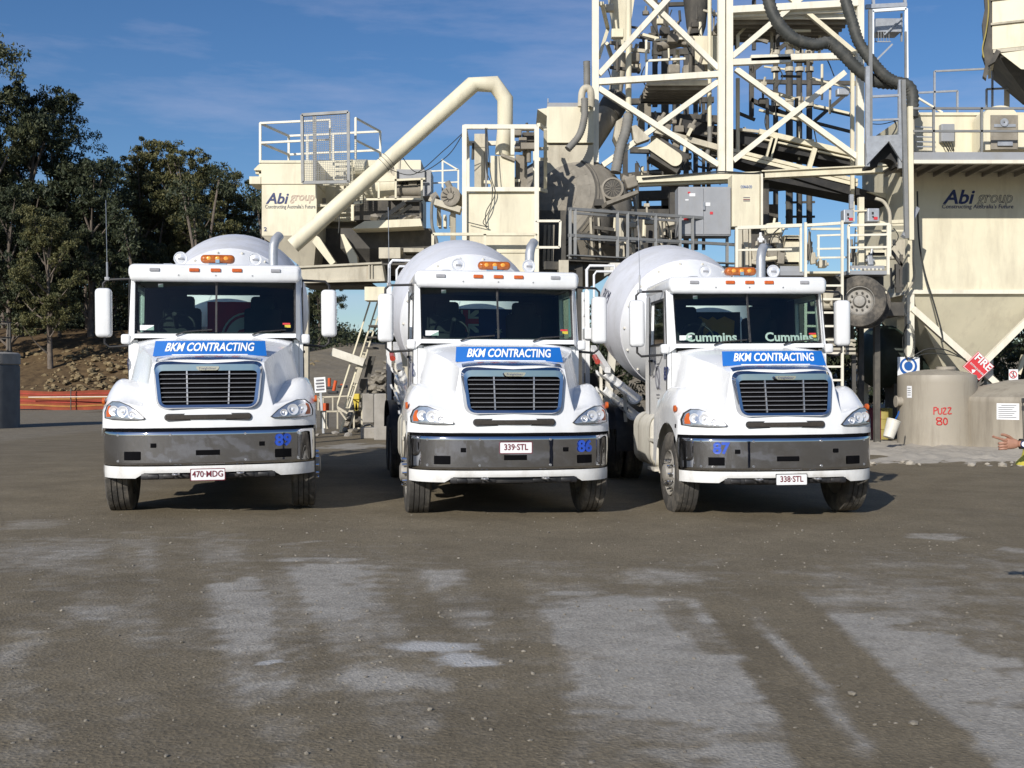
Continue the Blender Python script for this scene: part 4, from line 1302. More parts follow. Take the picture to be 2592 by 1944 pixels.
Cd = Vector((0, 6.0, 2.83)); axd = Vector((0, math.cos(R(12)), math.sin(R(12)))); yd = axd.cross(Vector((1, 0, 0)))
for v in dl.data.vertices:
    a = R(180) + (v.co.z) / 1.2 * (-1) * (1 if yd.z < 0 else 1)
    r = 1.218
    ang = v.co.z / 1.2 + .30
    up = Vector((0, 0, 1)) - axd * axd.z; up.normalize()
    v.co = Cd + axd * (-.05 - v.co.x) + (Vector((-1, 0, 0)) * math.cos(ang) + up * math.sin(ang)) * r

# ------------------------------------------------------------------ batching plant
class W:
    """a thing whose parts are modelled in world coordinates and then hung on an Empty at its base"""
    def __init__(s, name, label, cat, base, group=None):
        s.base = Vector(base)
        s.o = thing(name, label, cat, base, group)
    def add(s, b, name, mat, parent=None, smooth=None):
        o = b.build(name, mat, parent or s.o, smooth)
        o.data.transform(Matrix.Translation(-s.base))
        return o
    def bar(s, p, q, w, name, mat='pale', h=None, parent=None):
        b = MB(); b.beam(p, q, w, h)
        return s.add(b, name, mat, parent)
    def bars(s, L, w, name, mat='pale', parent=None):
        for p, q in L: s.bar(p, q, w, name, mat, parent=parent)
    def words(s, str_, mat, x0, x1, zc, y, cap, name='lettering', shear=0.0, bold=0.0, parent=None, rot=0.0, hollow=False):
        t = text(name, str_, 1.0, mat, parent or s.o, rot=(0, 0, 0), shear=shear, bold=bold, depth=.012, hollow=hollow)
        co = np.array([v.co[:] for v in t.data.vertices])
        a, b_ = co.min(0), co.max(0)
        sx, sz = (x1 - x0) / (b_[0] - a[0]), cap / .70
        xm, ym = (x0 + x1) / 2, .35
        for v in t.data.vertices:
            u, w_ = (v.co.x - (a[0] + b_[0]) / 2) * sx, (v.co.y + .0) * sz
            c, n = math.cos(rot), math.sin(rot)
            v.co = Vector((xm + u * c - w_ * n, y - v.co.z * (.02 if hollow else 1) - .004, zc + u * n + w_ * c)) - s.base
        return t

def rail(b, pts, h=1.05, r=.022, mids=1, step=1.5, toe=False):
    """guard rail along a polyline of deck-level points"""
    for p, q in zip(pts, pts[1:]):
        p, q = Vector(p), Vector(q)
        n = max(1, int(round((q - p).length / step)))
        for k in range(n + 1):
            a = p.lerp(q, k / n)
            b.beam(a, a + Vector((0, 0, h)), r * 2)
        for m in range(mids + 1):
            z = Vector((0, 0, h * (m + 1) / (mids + 1)))
            b.beam(p + z, q + z, r * 2)
        if toe: b.beam(p + Vector((0, 0, .08)), q + Vector((0, 0, .08)), .012, .15)
    return b

def at_depth(p, y):
    return Vector((p[0], y, p[2]))

def corrugated(P, r, n=14, seg=14):
    S = spline(P, n)
    out, acc = [S[0]], 0
    # resample evenly, then alternate the radius
    L = sum((b - a).length for a, b in zip(S, S[1:]))
    N = max(8, int(L / (r * .33)))
    pts, rs = [], []
    d, i = 0.0, 0
    cum = [0.0]
    for a, b in zip(S, S[1:]): cum.append(cum[-1] + (b - a).length)
    for k in range(N + 1):
        t = L * k / N
        while i < len(S) - 2 and cum[i + 1] < t: i += 1
        f = (t - cum[i]) / max(1e-6, cum[i + 1] - cum[i])
        pts.append(S[i].lerp(S[i + 1], f)); rs.append(r * (1.05 if k % 2 else .90))
    b = MB(); b.path(pts, rs, seg)
    return b

# --- 1. bin with the company lettering, at left
D = 30.0
A = W('aggregate_bin', 'cream bin with blue lettering and a number 2, handrails along its top', 'bin', (-6.2, 31.5, 0))
a, c = c4(165, 808, D), c4(530, 1150, D)
b = MB(); b.span((a.x, D, a.z), (c.x, 33.4, c.z)); wall_ = A.add(b, 'wall', 'cream')
a2, c2 = c4(165, 650, D), c4(530, 806, D)
b = MB(); b.span((a2.x - .01, D - .03, a2.z), (c2.x + .01, 33.42, c2.z)); b.span((a2.x - .04, D - .06, a2.z), (c2.x + .03, D - .03, a2.z - .07))
A.add(b, 'cap', 'cream')
p, q = c4(85, 757, D), c4(165, 806, D)
b = MB(); b.span((p.x, D - .05, p.z), (q.x - .02, D + .8, q.z)); p2, q2 = c4(112, 668, D), c4(165, 712, D)
b.poly([(q2.x, D + .02, p2.z + .06), (p2.x, D + .02, q2.z + .03), (p2.x, D + .02, q2.z), (q2.x, D + .02, q2.z)], (0, .5, 0))
b.span((p2.x + .12, D + .1, q2.z), (p2.x + .2, D + .3, p.z)); b.span((p2.x + .02, D + .1, q2.z - .08), (p2.x + .24, D + .28, q2.z - .02))
A.add(b, 'bracket', 'cream')
p, q = c4(535, 645, 31.4), c4(1225, 1055, 31.4)
b = MB(); b.span((p.x, 31.4, p.z), (q.x, 33.38, q.z))
A.add(b, 'rear_wall', 'cream')
# tapering mouths under the bins
def taper(b, x0, x1, y0, y1, zt, X0, X1, Y0, Y1, zb):
    T_ = [b.bm.verts.new(v) for v in ((x0, y0, zt), (x1, y0, zt), (x1, y1, zt), (x0, y1, zt))]
    B_ = [b.bm.verts.new(v) for v in ((X0, Y0, zb), (X1, Y0, zb), (X1, Y1, zb), (X0, Y1, zb))]
    for k in range(4): b.bm.faces.new((T_[k], T_[(k + 1) % 4], B_[(k + 1) % 4], B_[k]))
    return b
p, q = c4(165, 1152, D), c4(400, 1345, D)
b = MB(); taper(b, a.x, c.x, D, 33.4, p.z, a.x + 1.0, c.x - .15, D + .4, 32.6, q.z)
A.add(b, 'hopper', 'cream_dirty')
p, q = c4(690, 1100, 30.2), c4(1290, 1235, 30.2)
b = MB(); b.span((p.x, 30.2, p.z), (q.x, 33, q.z)); taper(b, p.x, q.x, 30.2, 33, q.z, p.x + .6, q.x - .6, 30.8, 32.4, q.z - .7)
A.add(b, 'hopper', 'dark_steel')  # dark material carries the shade under the overhanging bin
for L in ([(530, 1150), (548, 1160), (655, 1325), (625, 1348), (500, 1190)], [(690, 1140), (712, 1140), (800, 1285), (803, 1335), (752, 1335)]):
    b = MB(); b.poly([c4(x, y, 29.8) for x, y in L], (0, .3, 0)); A.add(b, 'gusset', 'cream')
# handrails on the bin
def pts4(L, d): return [c4(x, y, d) for x, y in L]
FL, FR = c4(155, 400, D), c4(620, 378, D)
BL, BR = at_depth(c4(345, 485, 31.6), 31.6), at_depth(c4(955, 455, 31.6), 31.6)
b = MB()
for f in (0, .51):
    z = lambda v, k=f: Vector((v.x, v.y, v.z - 1.07 * k))
    b.beam(z(FL), z(FR), .055); b.beam(z(FL), z(BL), .055); b.beam(z(BL), z(BR), .055)
for v in (FL, FR, BL, BR, c4(640, 470, 31.6), c4(470, 478, 31.6)): b.beam(v, v - Vector((0, 0, 1.10)), .06)
A.add(b, 'handrail', 'pale')
b = MB()
P0, P1 = c4(790, 365, 30.3), BR
for f in (0, .62):
    z = lambda v, k=f: Vector((v.x, v.y, v.z - 1.0 * k))
    b.beam(z(P0), z(P1), .05)
b.beam(P0, P0 - Vector((0, 0, 1.15)), .06)
A.add(b, 'handrail', 'pale')
b = MB()
E0, E1 = c4(1060, 660, 31.5), c4(1475, 712, 31.5)
b.beam(E0, c4(1222, 655, 31.5), .04); b.beam(c4(1222, 655, 31.5), c4(1222, 712, 31.5), .04)
for f in (0, 1): b.beam(c4(1290, 720 + f * 80, 31.5), c4(1475, 712 + f * 80, 31.5), .04)
for x in (1290, 1370, 1475): b.beam(c4(x, 640 if x == 1370 else 712, 31.5), c4(x, 850, 31.5), .05)
b.beam(c4(1370, 650, 31.5), c4(1475, 712, 31.5), .04)
A.add(b, 'handrail', 'pale')
# wire mesh gate on the bin
g = [c4(432, 345, 29.4), c4(742, 325, 29.4), c4(745, 792, 29.4), c4(438, 797, 29.4)]
b = MB()
for k in range(4): b.beam(g[k], g[(k + 1) % 4], .075)
b.beam(c4(517, 350, 29.45), c4(517, 790, 29.45), .09)
gate = A.add(b, 'gate', 'grey_rail')
b = MB()
for k in range(1, 26):
    t = k / 26; b.beam(g[0].lerp(g[1], t), g[3].lerp(g[2], t), .009)
for k in range(1, 38):
    t = k / 38; b.beam(g[0].lerp(g[3], t), g[1].lerp(g[2], t), .009)
A.add(b, 'wire_mesh', 'grey_rail', gate)
# ladder and landing frames
b = MB()
for x in (645, 768): b.beam(c4(x, 640, 30.9), c4(x, 1052, 30.9), .05)
for k in range(13): b.beam(c4(645, 660 + k * 31, 30.9), c4(768, 655 + k * 31, 30.9), .035)
A.add(b, 'ladder', 'cream')
b = MB()
for p_, q_ in (((455, 815), (770, 800)), ((455, 955), (830, 930)), ((530, 815), (530, 1150)), ((825, 775), (830, 935)), ((770, 800), (770, 1050))):
    b.beam(c4(*p_, 30.2), c4(*q_, 30.2), .075)
A.add(b, 'landing_frame', 'cream')
b = MB(); b.cyl(c4(865, 825, 30.9), c4(1060, 825, 30.9), .42, seg=24); b.cyl(c4(790, 700, 31), c4(870, 700, 31), .25, seg=16)
A.add(b, 'receiver_tank', 'cream', smooth=40)
b = MB()
for p_, q_ in (((850, 790), (1255, 770)), ((850, 908), (1240, 905)), ((945, 790), (945, 905)), ((1058, 705), (1058, 905)), ((1232, 770), (1232, 900))):
    b.beam(c4(*p_, 30.1), c4(*q_, 30.1), .055)
A.add(b, 'motor_frame', 'cream')
p, q = c4(1060, 708, 30.2), c4(1250, 775, 30.2)
b = MB(); b.span((p.x, 30.2, p.z), (q.x, 31.3, q.z)); p, q = c4(1235, 712, 30.3), c4(1292, 885, 30.3); b.span((p.x, 30.3, p.z), (q.x, 31.3, q.z))
A.add(b, 'motor_cover', 'grey')
b = MB()
p = c4(1150, 850, 30.5); b.cyl(p + Vector((-.35, 0, 0)), p + Vector((.25, 0, 0)), .17, seg=16); b.box(p + Vector((.1, 0, .18)), (.25, .25, .16), bevel=.03); b.box(p + Vector((-.1, .0, -.22)), (.9, .4, .07)); b.cyl(p + Vector((.25, 0, 0)), p + Vector((.36, 0, 0)), .2, seg=16)
A.add(b, 'drive_motor', 'brown_dust', smooth=40)
# feeder tray under the motor
p, q = c4(785, 915, 30.6), c4(1225, 1045, 30.6)
b = MB(); b.span((p.x, 30.6, p.z), (q.x, 31.35, q.z)); A.add(b, 'feeder_box', 'dark_steel')
b = MB()
b.poly([c4(x, y, 29.4) for x, y in ((765, 1103), (850, 1052), (1222, 1035), (1234, 1085), (900, 1100))], (0, 1.1, 0))
A.add(b, 'feeder_tray', 'cream')
b = MB()
b.beam(c4(965, 1040, 29.8), c4(1120, 930, 29.8), .12); b.beam(c4(1010, 1045, 29.9), c4(1165, 950, 29.9), .09)
rr_ = random.Random(5)
for k in range(10): b.rock(c4(930 + 30 * k, 1030 + rr_.uniform(-12, 8), 29.9), rr_.uniform(.08, .2), rr_)
b.beam(c4(1222, 920, 30), c4(1222, 1040, 30), .05); b.beam(c4(1100, 920, 30), c4(1225, 918, 30), .05)
A.add(b, 'feeder_chain', 'brown_dust')
# lettering
s0, s1 = c4(192, 905, D), c4(345, 835, D)
A.words('Abi', 'navy', s0.x, s1.x, (s0.z), D - .001, s1.z - s0.z, 'company_lettering', shear=.25, bold=.02, parent=wall_)
t0, t1 = c4(352, 893, D), c4(517, 848, D)
A.words('group', 'pale_red', t0.x, t1.x, t0.z, D - .001, (t1.z - t0.z) * 1.2, 'company_lettering', shear=.25, parent=wall_, hollow=True)
t0, t1 = c4(188, 957, D), c4(522, 932, D)
A.words("Constructing Australia's Future", 'grey_letter', t0.x, t1.x, t0.z, D - .001, t1.z - t0.z, 'motto_lettering', parent=wall_)
t0, t1 = c4(179, 1108, D), c4(199, 1082, D)
A.words('2', 'navy', t0.x, t1.x, t0.z, D - .001, t1.z - t0.z, 'bin_number', bold=.02, parent=wall_)
p, q = c4(480, 1100, 31.5), c4(1290, 1340, 31.5)
b = MB(); b.span((p.x, 31.5, p.z), (q.x, 32.6, q.z)); A.add(b, 'shade_backing', 'dark_steel')  # added dark panel closing off the sky behind the hoppers as shade
# legs
for x, y in ((-6.8, 30.3), (-6.8, 33), (-3.2, 32.6)):
    A.bar((x, y, 0), (x, y, 4.6), .2, 'leg', 'cream_dirty')

# --- girder between the bin and the tower
G = W('transfer_girder', 'long dusty cream girder under the bin, spanning from cab to drum', 'girder', (-3.5, 28.9, 0))
T_ = [c4(390, 1362, 28.6), c4(965, 1332, 28.6), c4(985, 1448, 28.6), c4(440, 1462, 28.6)]
b = MB(); b.poly(T_, (0, .7, 0))
for x in (900, 880): b.beam(c4(x, 1338, 28.57), c4(x, 1450, 28.57), .04, .03)
b.beam(c4(392, 1360, 28.56), c4(965, 1331, 28.56), .05, .06); b.beam(c4(440, 1458, 28.56), c4(985, 1445, 28.56), .06, .06)
G.add(b, 'web', 'cream_dirty')
b = MB(); p, q = c4(850, 1490, 28.7), c4(985, 1580, 28.7); b.span((p.x, 28.7, p.z), (q.x, 29.3, q.z))
G.add(b, 'junction_box', 'cream')
for u, v in (((945, 1228), (1088, 1300)), ((1110, 1232), (1245, 1258))):
    p, q = c4(*u, 29.2), c4(*v, 29.2); b = MB(); b.span((p.x, 29.2, p.z), (q.x, 30.0, q.z)); G.add(b, 'roller_cover', 'cream_dirty')
b = MB(); p, q = c4(960, 1300, 29.4), c4(1250, 1345, 29.4); b.span((p.x, 29.4, p.z), (q.x, 30.2, q.z)); G.add(b, 'roller_bed', 'dark_steel')
b = MB(); p, q = c4(440, 1465, 28.9), c4(900, 1482, 28.9); b.span((p.x, 28.9, p.z), (q.x, 30.2, q.z)); G.add(b, 'underside_plate', 'dark_steel')
for X_ in (-5.6, -1.75):
    G.bar((X_, 29.2, 0), (X_, 29.2, 4.0), .22, 'leg', 'cream_dirty')

# --- big dust pipe
b = MB()
pp = [(372, 1218, 28.3), (1000, 655, 28.5), (1572, 142, 28.7), (1715, 140, 28.75), (1787, 238, 28.8), (1787, 420, 28.8), (1770, 612, 28.9)]
P = [c4(*p_) for p_ in pp]
b.path(P, .205, 22)
pipe = rehome(b.build('dust_pipe', 'cream', smooth=50), (P[-1].x, 28.9, P[-1].z))
tag(pipe, 'large cream pipe rising diagonally over the plant and elbowing down into the frame tower', 'pipe')
for t in (.50, .515, .53):
    b = MB(); o_ = P[0].lerp(P[2], t); d_ = (P[2] - P[0]).normalized()
    b.lathe(o_, d_, [(-.008, .205), (-.006, .216), (.006, .216), (.008, .205)], 22)
    cl = b.build('clamp_band', 'cable', pipe, smooth=40); cl.data.transform(Matrix.Translation(-pipe.location))
# sagging cables between the pipe and the tower
CW = 0
for L in ([(1500, 470, 28), (1380, 580, 28.2), (1180, 740, 28.3), (1010, 705, 28.4)], [(1500, 480, 28), (1400, 620, 28.2), (1210, 730, 28.4), (1100, 625, 28.6)]):
    b = MB(); Q = [c4(*p_) for p_ in L]; b.path(Q, .012, 5, smooth=8)
    cb = rehome(b.build('sagging_cable', 'cable'), Q[0]); CW += 1
    tag(cb, ['thin black cable sagging from the tower corner to the pipe clamps', 'thin black cable looping from the tower corner under the pipe'][CW - 1], 'cable', 'cables on the plant')

# --- frame tower with panels
D = 28.0
X = W('filter_tower', 'cream square frame tower with boxed lower panels where the big pipe enters', 'tower', (c4(1760, 0, 29).x, 29, 0))
lx, rx = c4(1516, 0, D).x, c4(1997, 0, D).x
zt, zm, zb = c4(0, 425, D).z, c4(0, 842, D).z, c4(0, 1430, D).z
for x in (lx, rx):
    for y in (D, 29.9): X.bar((x, y, 0), (x, y, zt), .115, 'post', 'pale')
for z in (zt, zm):
    for p_, q_ in (((lx, D), (rx, D)), ((lx, D), (lx, 29.9)), ((rx, D), (rx, 29.9)), ((lx, 29.9), (rx, 29.9))):
        X.bar((p_[0], p_[1] - .004, z), (q_[0], q_[1] + .004, z), .11, 'crossbeam', 'pale')
X.bar(c4(1836, 430, D), c4(1836, 612, D), .10, 'post', 'pale')
X.bar(c4(1662, 430, D), c4(1660, 835, D), .05, 'post', 'grey_rail')
b = MB(); b.span((lx + .06, D + .05, zm - .06), (rx - .05, 29.85, c4(0, 1140, D).z)); X.add(b, 'panel', 'cream')
b = MB(); b.span((lx + .10, D + .09, c4(0, 1150, D).z), (rx - .02, 29.83, zb)); b.span((lx + .1, D + .06, c4(0, 1262, D).z), (rx, D + .1, c4(0, 1250, D).z)); X.add(b, 'panel', 'cream')
p, q = c4(1690, 617, 28.5), c4(1850, 838, 28.5)
b = MB(); b.span((p.x, 28.5, p.z), (q.x, 29.6, q.z)); X.add(b, 'inlet_box', 'cream')
p, q = c4(1582, 470, 29.0), c4(1668, 835, 29.0)
b = MB(); b.span((p.x, 29.0, p.z), (q.x, 29.8, q.z)); b.span((p.x, 28.98, c4(0, 500, 29).z), (q.x, 29.0, c4(0, 560, 29).z)); X.add(b, 'side_panel', 'cream_dirty')
p, q = c4(1856, 610, 28.8), c4(1935, 835, 28.8)
b = MB(); b.span((p.x, 28.8, p.z), (q.x, 29.6, q.z)); X.add(b, 'door', 'brown_dust')
b = MB()
for u in ((1870, 470), (1905, 520), (1930, 590), (1880, 560), (1965, 560)):
    b.box(c4(*u, 28.7), (.22, .3, .16), bevel=.03)
b.cyl(c4(1945, 560, 28.5), c4(1945, 660, 28.5), .06); b.cyl(c4(1880, 440, 28.6), c4(1990, 440, 28.6), .05); b.box(c4(1950, 555, 28.4), (.5, .2, .16))
X.add(b, 'valve_gear', 'brown_dust')
b = MB()
for p_, q_ in (((2010, 410), (2055, 440)), ((2055, 440), (2055, 855)), ((2010, 840), (2060, 855)), ((2010, 640), (2060, 640)), ((2025, 570), (2065, 570))):
    b.beam(c4(*p_, 28.6), c4(*q_, 29.6), .09)
X.add(b, 'side_bracing', 'cream')
b = MB(); rail(b, [at_depth(c4(1305, 1235, 27.6), 27.6), at_depth(c4(2000, 1235, 27.6), 27.6)], h=c4(0, 1140, 27.6).z - c4(0, 1235, 27.6).z, r=.035, mids=0, step=1.4)
X.add(b, 'handrail', 'cream')
b = MB()
w4 = [c4(1990, 1052, 27.6), c4(2155, 1052, 27.6), c4(2150, 1228, 27.6), c4(1990, 1228, 27.6)]
for k in range(4): b.beam(w4[k], w4[(k + 1) % 4], .06)
X.add(b, 'open_frame', 'pale')
for L in ([(1655, 430), (1660, 700), (1700, 820), (1690, 960), (1640, 1060), (1670, 1090), (1540, 1060)], [(1665, 430), (1690, 740), (1720, 870), (1660, 990), (1660, 1080)]):
    b = MB(); b.path([c4(x, y, 27.92) for x, y in L], .012, 5, smooth=6); X.add(b, 'cable', 'cable')

# --- gear motor on its arm, left of the tower
Y = W('gear_motor', 'dusty round gear motor on a sloping cream arm left of the frame tower', 'motor', c4(1420, 980, 28.8))
b = MB(); b.lathe(c4(1425, 890, 28.3), (-.2, -1, .1), [(-.5, .20), (-.45, .25), (0, .25), (.0, .265), (.06, .265), (.08, .22), (.05, .10), (.09, .08), (.09, 0)], 26); b.cyl(c4(1340, 880, 28.6), c4(1300, 905, 28.6), .12); b.cyl(c4(1420, 830, 28.7), c4(1400, 790, 28.7), .08)
Y.add(b, 'housing', 'brown_dust', smooth=40)
b = MB()
for k in range(12):
    a_ = k / 12 * 6.283; o_ = c4(1425, 890, 28.24); b.beam(o_ + Vector((.09 * math.cos(a_), 0, .09 * math.sin(a_))), o_ + Vector((.24 * math.cos(a_), .01, .24 * math.sin(a_))), .02, .03)
Y.add(b, 'cooling_fins', 'dark_steel')
b = MB(); b.beam(c4(1320, 932, 28.5), c4(1492, 985, 28.5), .16, .5); b.beam(c4(1345, 960, 28.6), c4(1345, 1080, 28.9), .1); b.beam(c4(1440, 990, 28.6), c4(1440, 1180, 28.9), .14)
b.beam(c4(1290, 905, 28.7), c4(1330, 920, 28.6), .14)
Y.add(b, 'support_arm', 'cream_dirty')
b = MB(); b.path([c4(x, y, 28.4) for x, y in ((1330, 880), (1300, 940), (1300, 1080), (1330, 1180), (1335, 1240))], .04, 8, smooth=6); Y.add(b, 'hose', 'hose_grey')
b = MB()
for x in (1340, 1375, 1415): b.span(at_depth(c4(x, 1010, 29.4), 29.4), at_depth(c4(x + 18, 1090, 29.4), 29.8))
Y.add(b, 'bracket', 'cream')

# --- cream box hopper behind the mixing drum
Bx = W('dust_hopper', 'cream box hopper with an overhanging lid behind the dusty mixing drum', 'hopper', c5(310, 860, 31))
p, q = c5(200, 640, 30.6), c5(480, 855, 30.6)
b = MB(); b.span((p.x, 30.6, p.z), (q.x, 33, q.z)); Bx.add(b, 'wall', 'cream')
p, q = c5(200, 868, 30.7), c5(480, 905, 30.7)
b = MB(); b.span((p.x, 30.7, p.z), (q.x, 33, q.z - 1.2)); Bx.add(b, 'wall', 'cream_dirty')
p, q = c5(203, 615, 30.6), c5(430, 640, 30.6)
b = MB(); b.span((p.x, 30.62, p.z), (q.x, 33, q.z)); b.span((p.x, 30.6, p.z), (p.x + .03, 30.65, p.z + .12)); Bx.add(b, 'lid', 'grey')
b = MB(); b.poly([c5(143, 655, 30.6), c5(200, 648, 30.6), c5(200, 695, 30.6), c5(190, 688, 30.6)], (0, 2, 0)); Bx.add(b, 'lid_lip', 'cream')
b = MB(); b.path([c5(405, 640, 30.4), c5(410, 560, 30.4), c5(428, 530, 30.4), c5(455, 535, 30.4), c5(465, 570, 30.4), c5(465, 640, 30.5)], .10, 14, smooth=5); Bx.add(b, 'vent_pipe', 'cream_dirty', smooth=50)
Bx.add(corrugated([c5(440, 520, 30.9), c5(440, 440, 30.9), c5(438, 370, 30.9)], .10), 'vent_stack', 'hose_grey', smooth=60)
hs = corrugated([c5(425, 590, 30.1), c5(425, 700, 30.1), c5(395, 810, 30.0), (c5(325, 895, 29.9))], .10)
ho = rehome(hs.build('grey_hose', 'hose_grey', smooth=60), c5(325, 895, 29.9))
tag(ho, 'short grey ribbed hose curving from the vent pipe down to the mixing drum', 'hose', 'ribbed hoses on the plant')

# --- mixing drum: dusty tilted bowl with motor
Dm = W('mixing_drum', 'dust caked brown mixing drum with a round fan motor on its shoulder', 'mixing drum', ct(300, 1060, 30.5))
cc = ct(6, 995, 30.7); ax_ = Vector((-.46, -.80, .36)).normalized()
b = MB(); b.lathe(cc, ax_, [(t_ * 1.03, r_ * 1.03) for t_, r_ in ((-2.4, 1.2), (-2.1, 1.75), (-1.55, 1.96), (-1.0, 1.95), (-.55, 1.82), (-.2, 1.62), (-.04, 1.52))], 80); Dm.add(b, 'shell', 'brown_dust', smooth=60)
b = MB(); b.lathe(cc, ax_, [(-.04, 1.53), (.0, 1.45), (.12, 1.25), (.24, .9), (.32, .5), (.34, .01)], 80); Dm.add(b, 'end_plate', 'plate_steel', smooth=40)
for t_, r_ in ((-.05, 1.545), (-.12, 1.60)):
    b = MB(); b.lathe(cc, ax_, [(t_ - .02, r_ - .05), (t_ - .02, r_ + .02), (t_ + .02, r_ + .02), (t_ + .02, r_ - .05)], 80); Dm.add(b, 'seam_ring', 'dark_steel', smooth=30)
x_ = Vector((0, 0, 1)).cross(ax_).normalized(); y_ = ax_.cross(x_)
rnd = random.Random(11)
dome = lambda r: float(np.interp(r, [.0, .5, .9, 1.25, 1.45], [.34, .32, .24, .12, .0])) + .006
for ri, (r0, r1) in enumerate(((.42, .72), (.74, 1.06), (1.08, 1.40))):
    n_ = (10, 16, 22)[ri]
    for k in range(n_):
        a0, a1 = 6.2832 * (k + .03) / n_, 6.2832 * (k + .97) / n_
        rows = []
        for r in (r0, r1): rows.append([cc + ax_ * (dome(r) + rnd.uniform(0, .012)) + (x_ * math.cos(t_) + y_ * math.sin(t_)) * r for t_ in (a0, (a0 + a1) / 2, a1)])
        dlt = (x_ * math.cos((a0 + a1) / 2) + y_ * math.sin((a0 + a1) / 2))
        if dlt.x < -.45 and dlt.z < .2: continue
        b = MB(); b.grid(rows); Dm.add(b, 'liner_plate', 'plate_steel' if rnd.random() < .6 else 'brown_dust')
b = MB(); b.lathe(ct(545, 885, 27.9), (-.12, -1, .05), [(-.55, .24), (-.5, .275), (-.02, .275), (.0, .285), (.05, .285), (.06, .24), (.02, .22)], 32); mo = Dm.add(b, 'fan_motor', 'brown_dust', smooth=40)
b = MB(); b.lathe(ct(545, 885, 27.9), (-.12, -1, .05), [(.03, .222), (.045, .15), (.05, .0)], 32); Dm.add(b, 'fan_cover', 'dark_steel', mo, smooth=40)
b = MB()
for k in range(14):
    a_ = k / 14 * 6.283; o_ = ct(545, 885, 27.83); b.beam(o_ + Vector((.05 * math.cos(a_), 0, .05 * math.sin(a_))), o_ + Vector((.22 * math.cos(a_), 0, .22 * math.sin(a_))), .008)
Dm.add(b, 'fan_grille', 'brown_dust', mo)
b = MB(); b.beam(ct(478, 1020, 27.95), ct(730, 925, 28.1), .09, .5); b.beam(ct(450, 860, 27.9), ct(490, 1020, 27.9), .05); b.box(ct(690, 840, 28.1), (.30, .4, .30), (0, R(-18), 0), bevel=.04); b.cyl(ct(690, 770, 28.1), ct(690, 900, 28.1), .05)
b.cyl(ct(620, 800, 28.2), ct(740, 850, 28.2), .1)
Dm.add(b, 'motor_bracket', 'brown_dust')
b = MB(); b.path([ct(x, y, 28.6) for x, y in ((690, 860), (715, 960), (740, 1130), (770, 1300), (790, 1370))], .036, 8, smooth=5); Dm.add(b, 'hose', 'hose_grey')
b = MB(); p, q = ct(390, 990, 30), ct(530, 1040, 30); b.span((p.x, 29.6, p.z), (q.x, 30.4, q.z)); b.lathe(ct(460, 1040, 30), (0, 0, -1), [(0, .30), (.65, .24), (1.0, .10)], 20); Dm.add(b, 'discharge_chute', 'dark_steel', smooth=40)
b = MB(); p, q = ct(0, 1050, 31), ct(1000, 1470, 31); b.span((p.x, 31, p.z), (q.x, 33, q.z)); Dm.add(b, 'base_frame', 'dark_steel')
for x, w in ((365, .06), (430, .05), (600, .07), (620, .05), (700, .08), (925, .06), (1000, .05)):
    Dm.bar(ct(x, 1120, 29.7), ct(x + 15, 1440, 29.7), w, 'stand_pipe', 'cream_dirty')
for u, v in (((820, 1020), (.10)), ((700, 1180), .16), ((1010, 1170), .14), ((960, 1140), .10)):
    b = MB(); b.box(ct(*u, 29.6), (v * 1.6, v, v), bevel=.02); b.cyl(ct(u[0], u[1], 29.6), ct(u[0] + 5, u[1] + 120, 29.6), .03); Dm.add(b, 'valve', 'cream_dirty')

# --- diagonal duct and vertical pipes inside the tower
Du = W('diagonal_duct', 'thick dusty cream duct slanting up from the mixing drum behind the tower column', 'duct', ct(290, 640, 31.8))
b = MB(); b.path([ct(270, 640, 31.6), ct(430, 400, 32), ct(585, 150, 32.4)], .36, 22); Du.add(b, 'pipe', 'brown_dust', smooth=50)
b = MB(); b.path([ct(505, 290, 32.2), ct(575, 170, 32.4)], .40, 22); Du.add(b, 'collar', 'dark_steel', smooth=50)
b = MB(); b.path([c5(610, 560, 32.6), c5(632, 420, 32.7), c5(645, 330, 32.8)], .21, 18); Du.add(b, 'upper_pipe', 'cream_dirty', smooth=50)
b = MB(); taper(b, c5(572, 0, 32.6).x, c5(738, 0, 32.6).x, 32.2, 33.4, c5(0, -120, 32.6).z, c5(612, 0, 32.6).x, c5(682, 0, 32.6).x, 32.5, 33.0, c5(0, 275, 32.6).z); Du.add(b, 'feed_chute', 'cream')
b = MB(); b.poly([ct(575, 340, 31.3), ct(640, 300, 31.3), ct(640, 520, 31.3), ct(580, 515, 31.3), ct(555, 460, 31.3)], (0, .6, 0)); Du.add(b, 'end_housing', 'cream_dirty')
for i, (x, y1, r_) in enumerate(((690, 690, .085), (1176, 760, .06))):
    b = MB(); b.cyl(c5(x, -120, 31.5), c5(x, y1, 31.5), r_, seg=16)
    o = rehome(b.build('vertical_pipe', 'cream', smooth=50), c5(x, y1, 31.5))
    tag(o, ['cream vertical pipe running down inside the tower over the grey hose', 'slim cream vertical pipe just inside the middle tower columns'][i], 'pipe')
h = corrugated([c5(690, 690, 31.2), c5(672, 790, 31.0), c5(640, 890, 30.9), c5(612, 1035, 30.8)], .15)
tag(rehome(h.build('grey_hose', 'hose_grey', smooth=60), c5(612, 1035, 30.8)), 'thick grey ribbed hose hanging under a vertical pipe inside the tower', 'hose', 'ribbed hoses on the plant')
h = corrugated([c5(1176, 760, 31.3), c5(1176, 850, 31.3), c5(1160, 930, 31.3)], .07)
tag(rehome(h.build('grey_hose', 'hose_grey', smooth=60), c5(1160, 930, 31.3)), 'thin grey ribbed hose under the slim pipe beside the middle columns', 'hose', 'ribbed hoses on the plant')

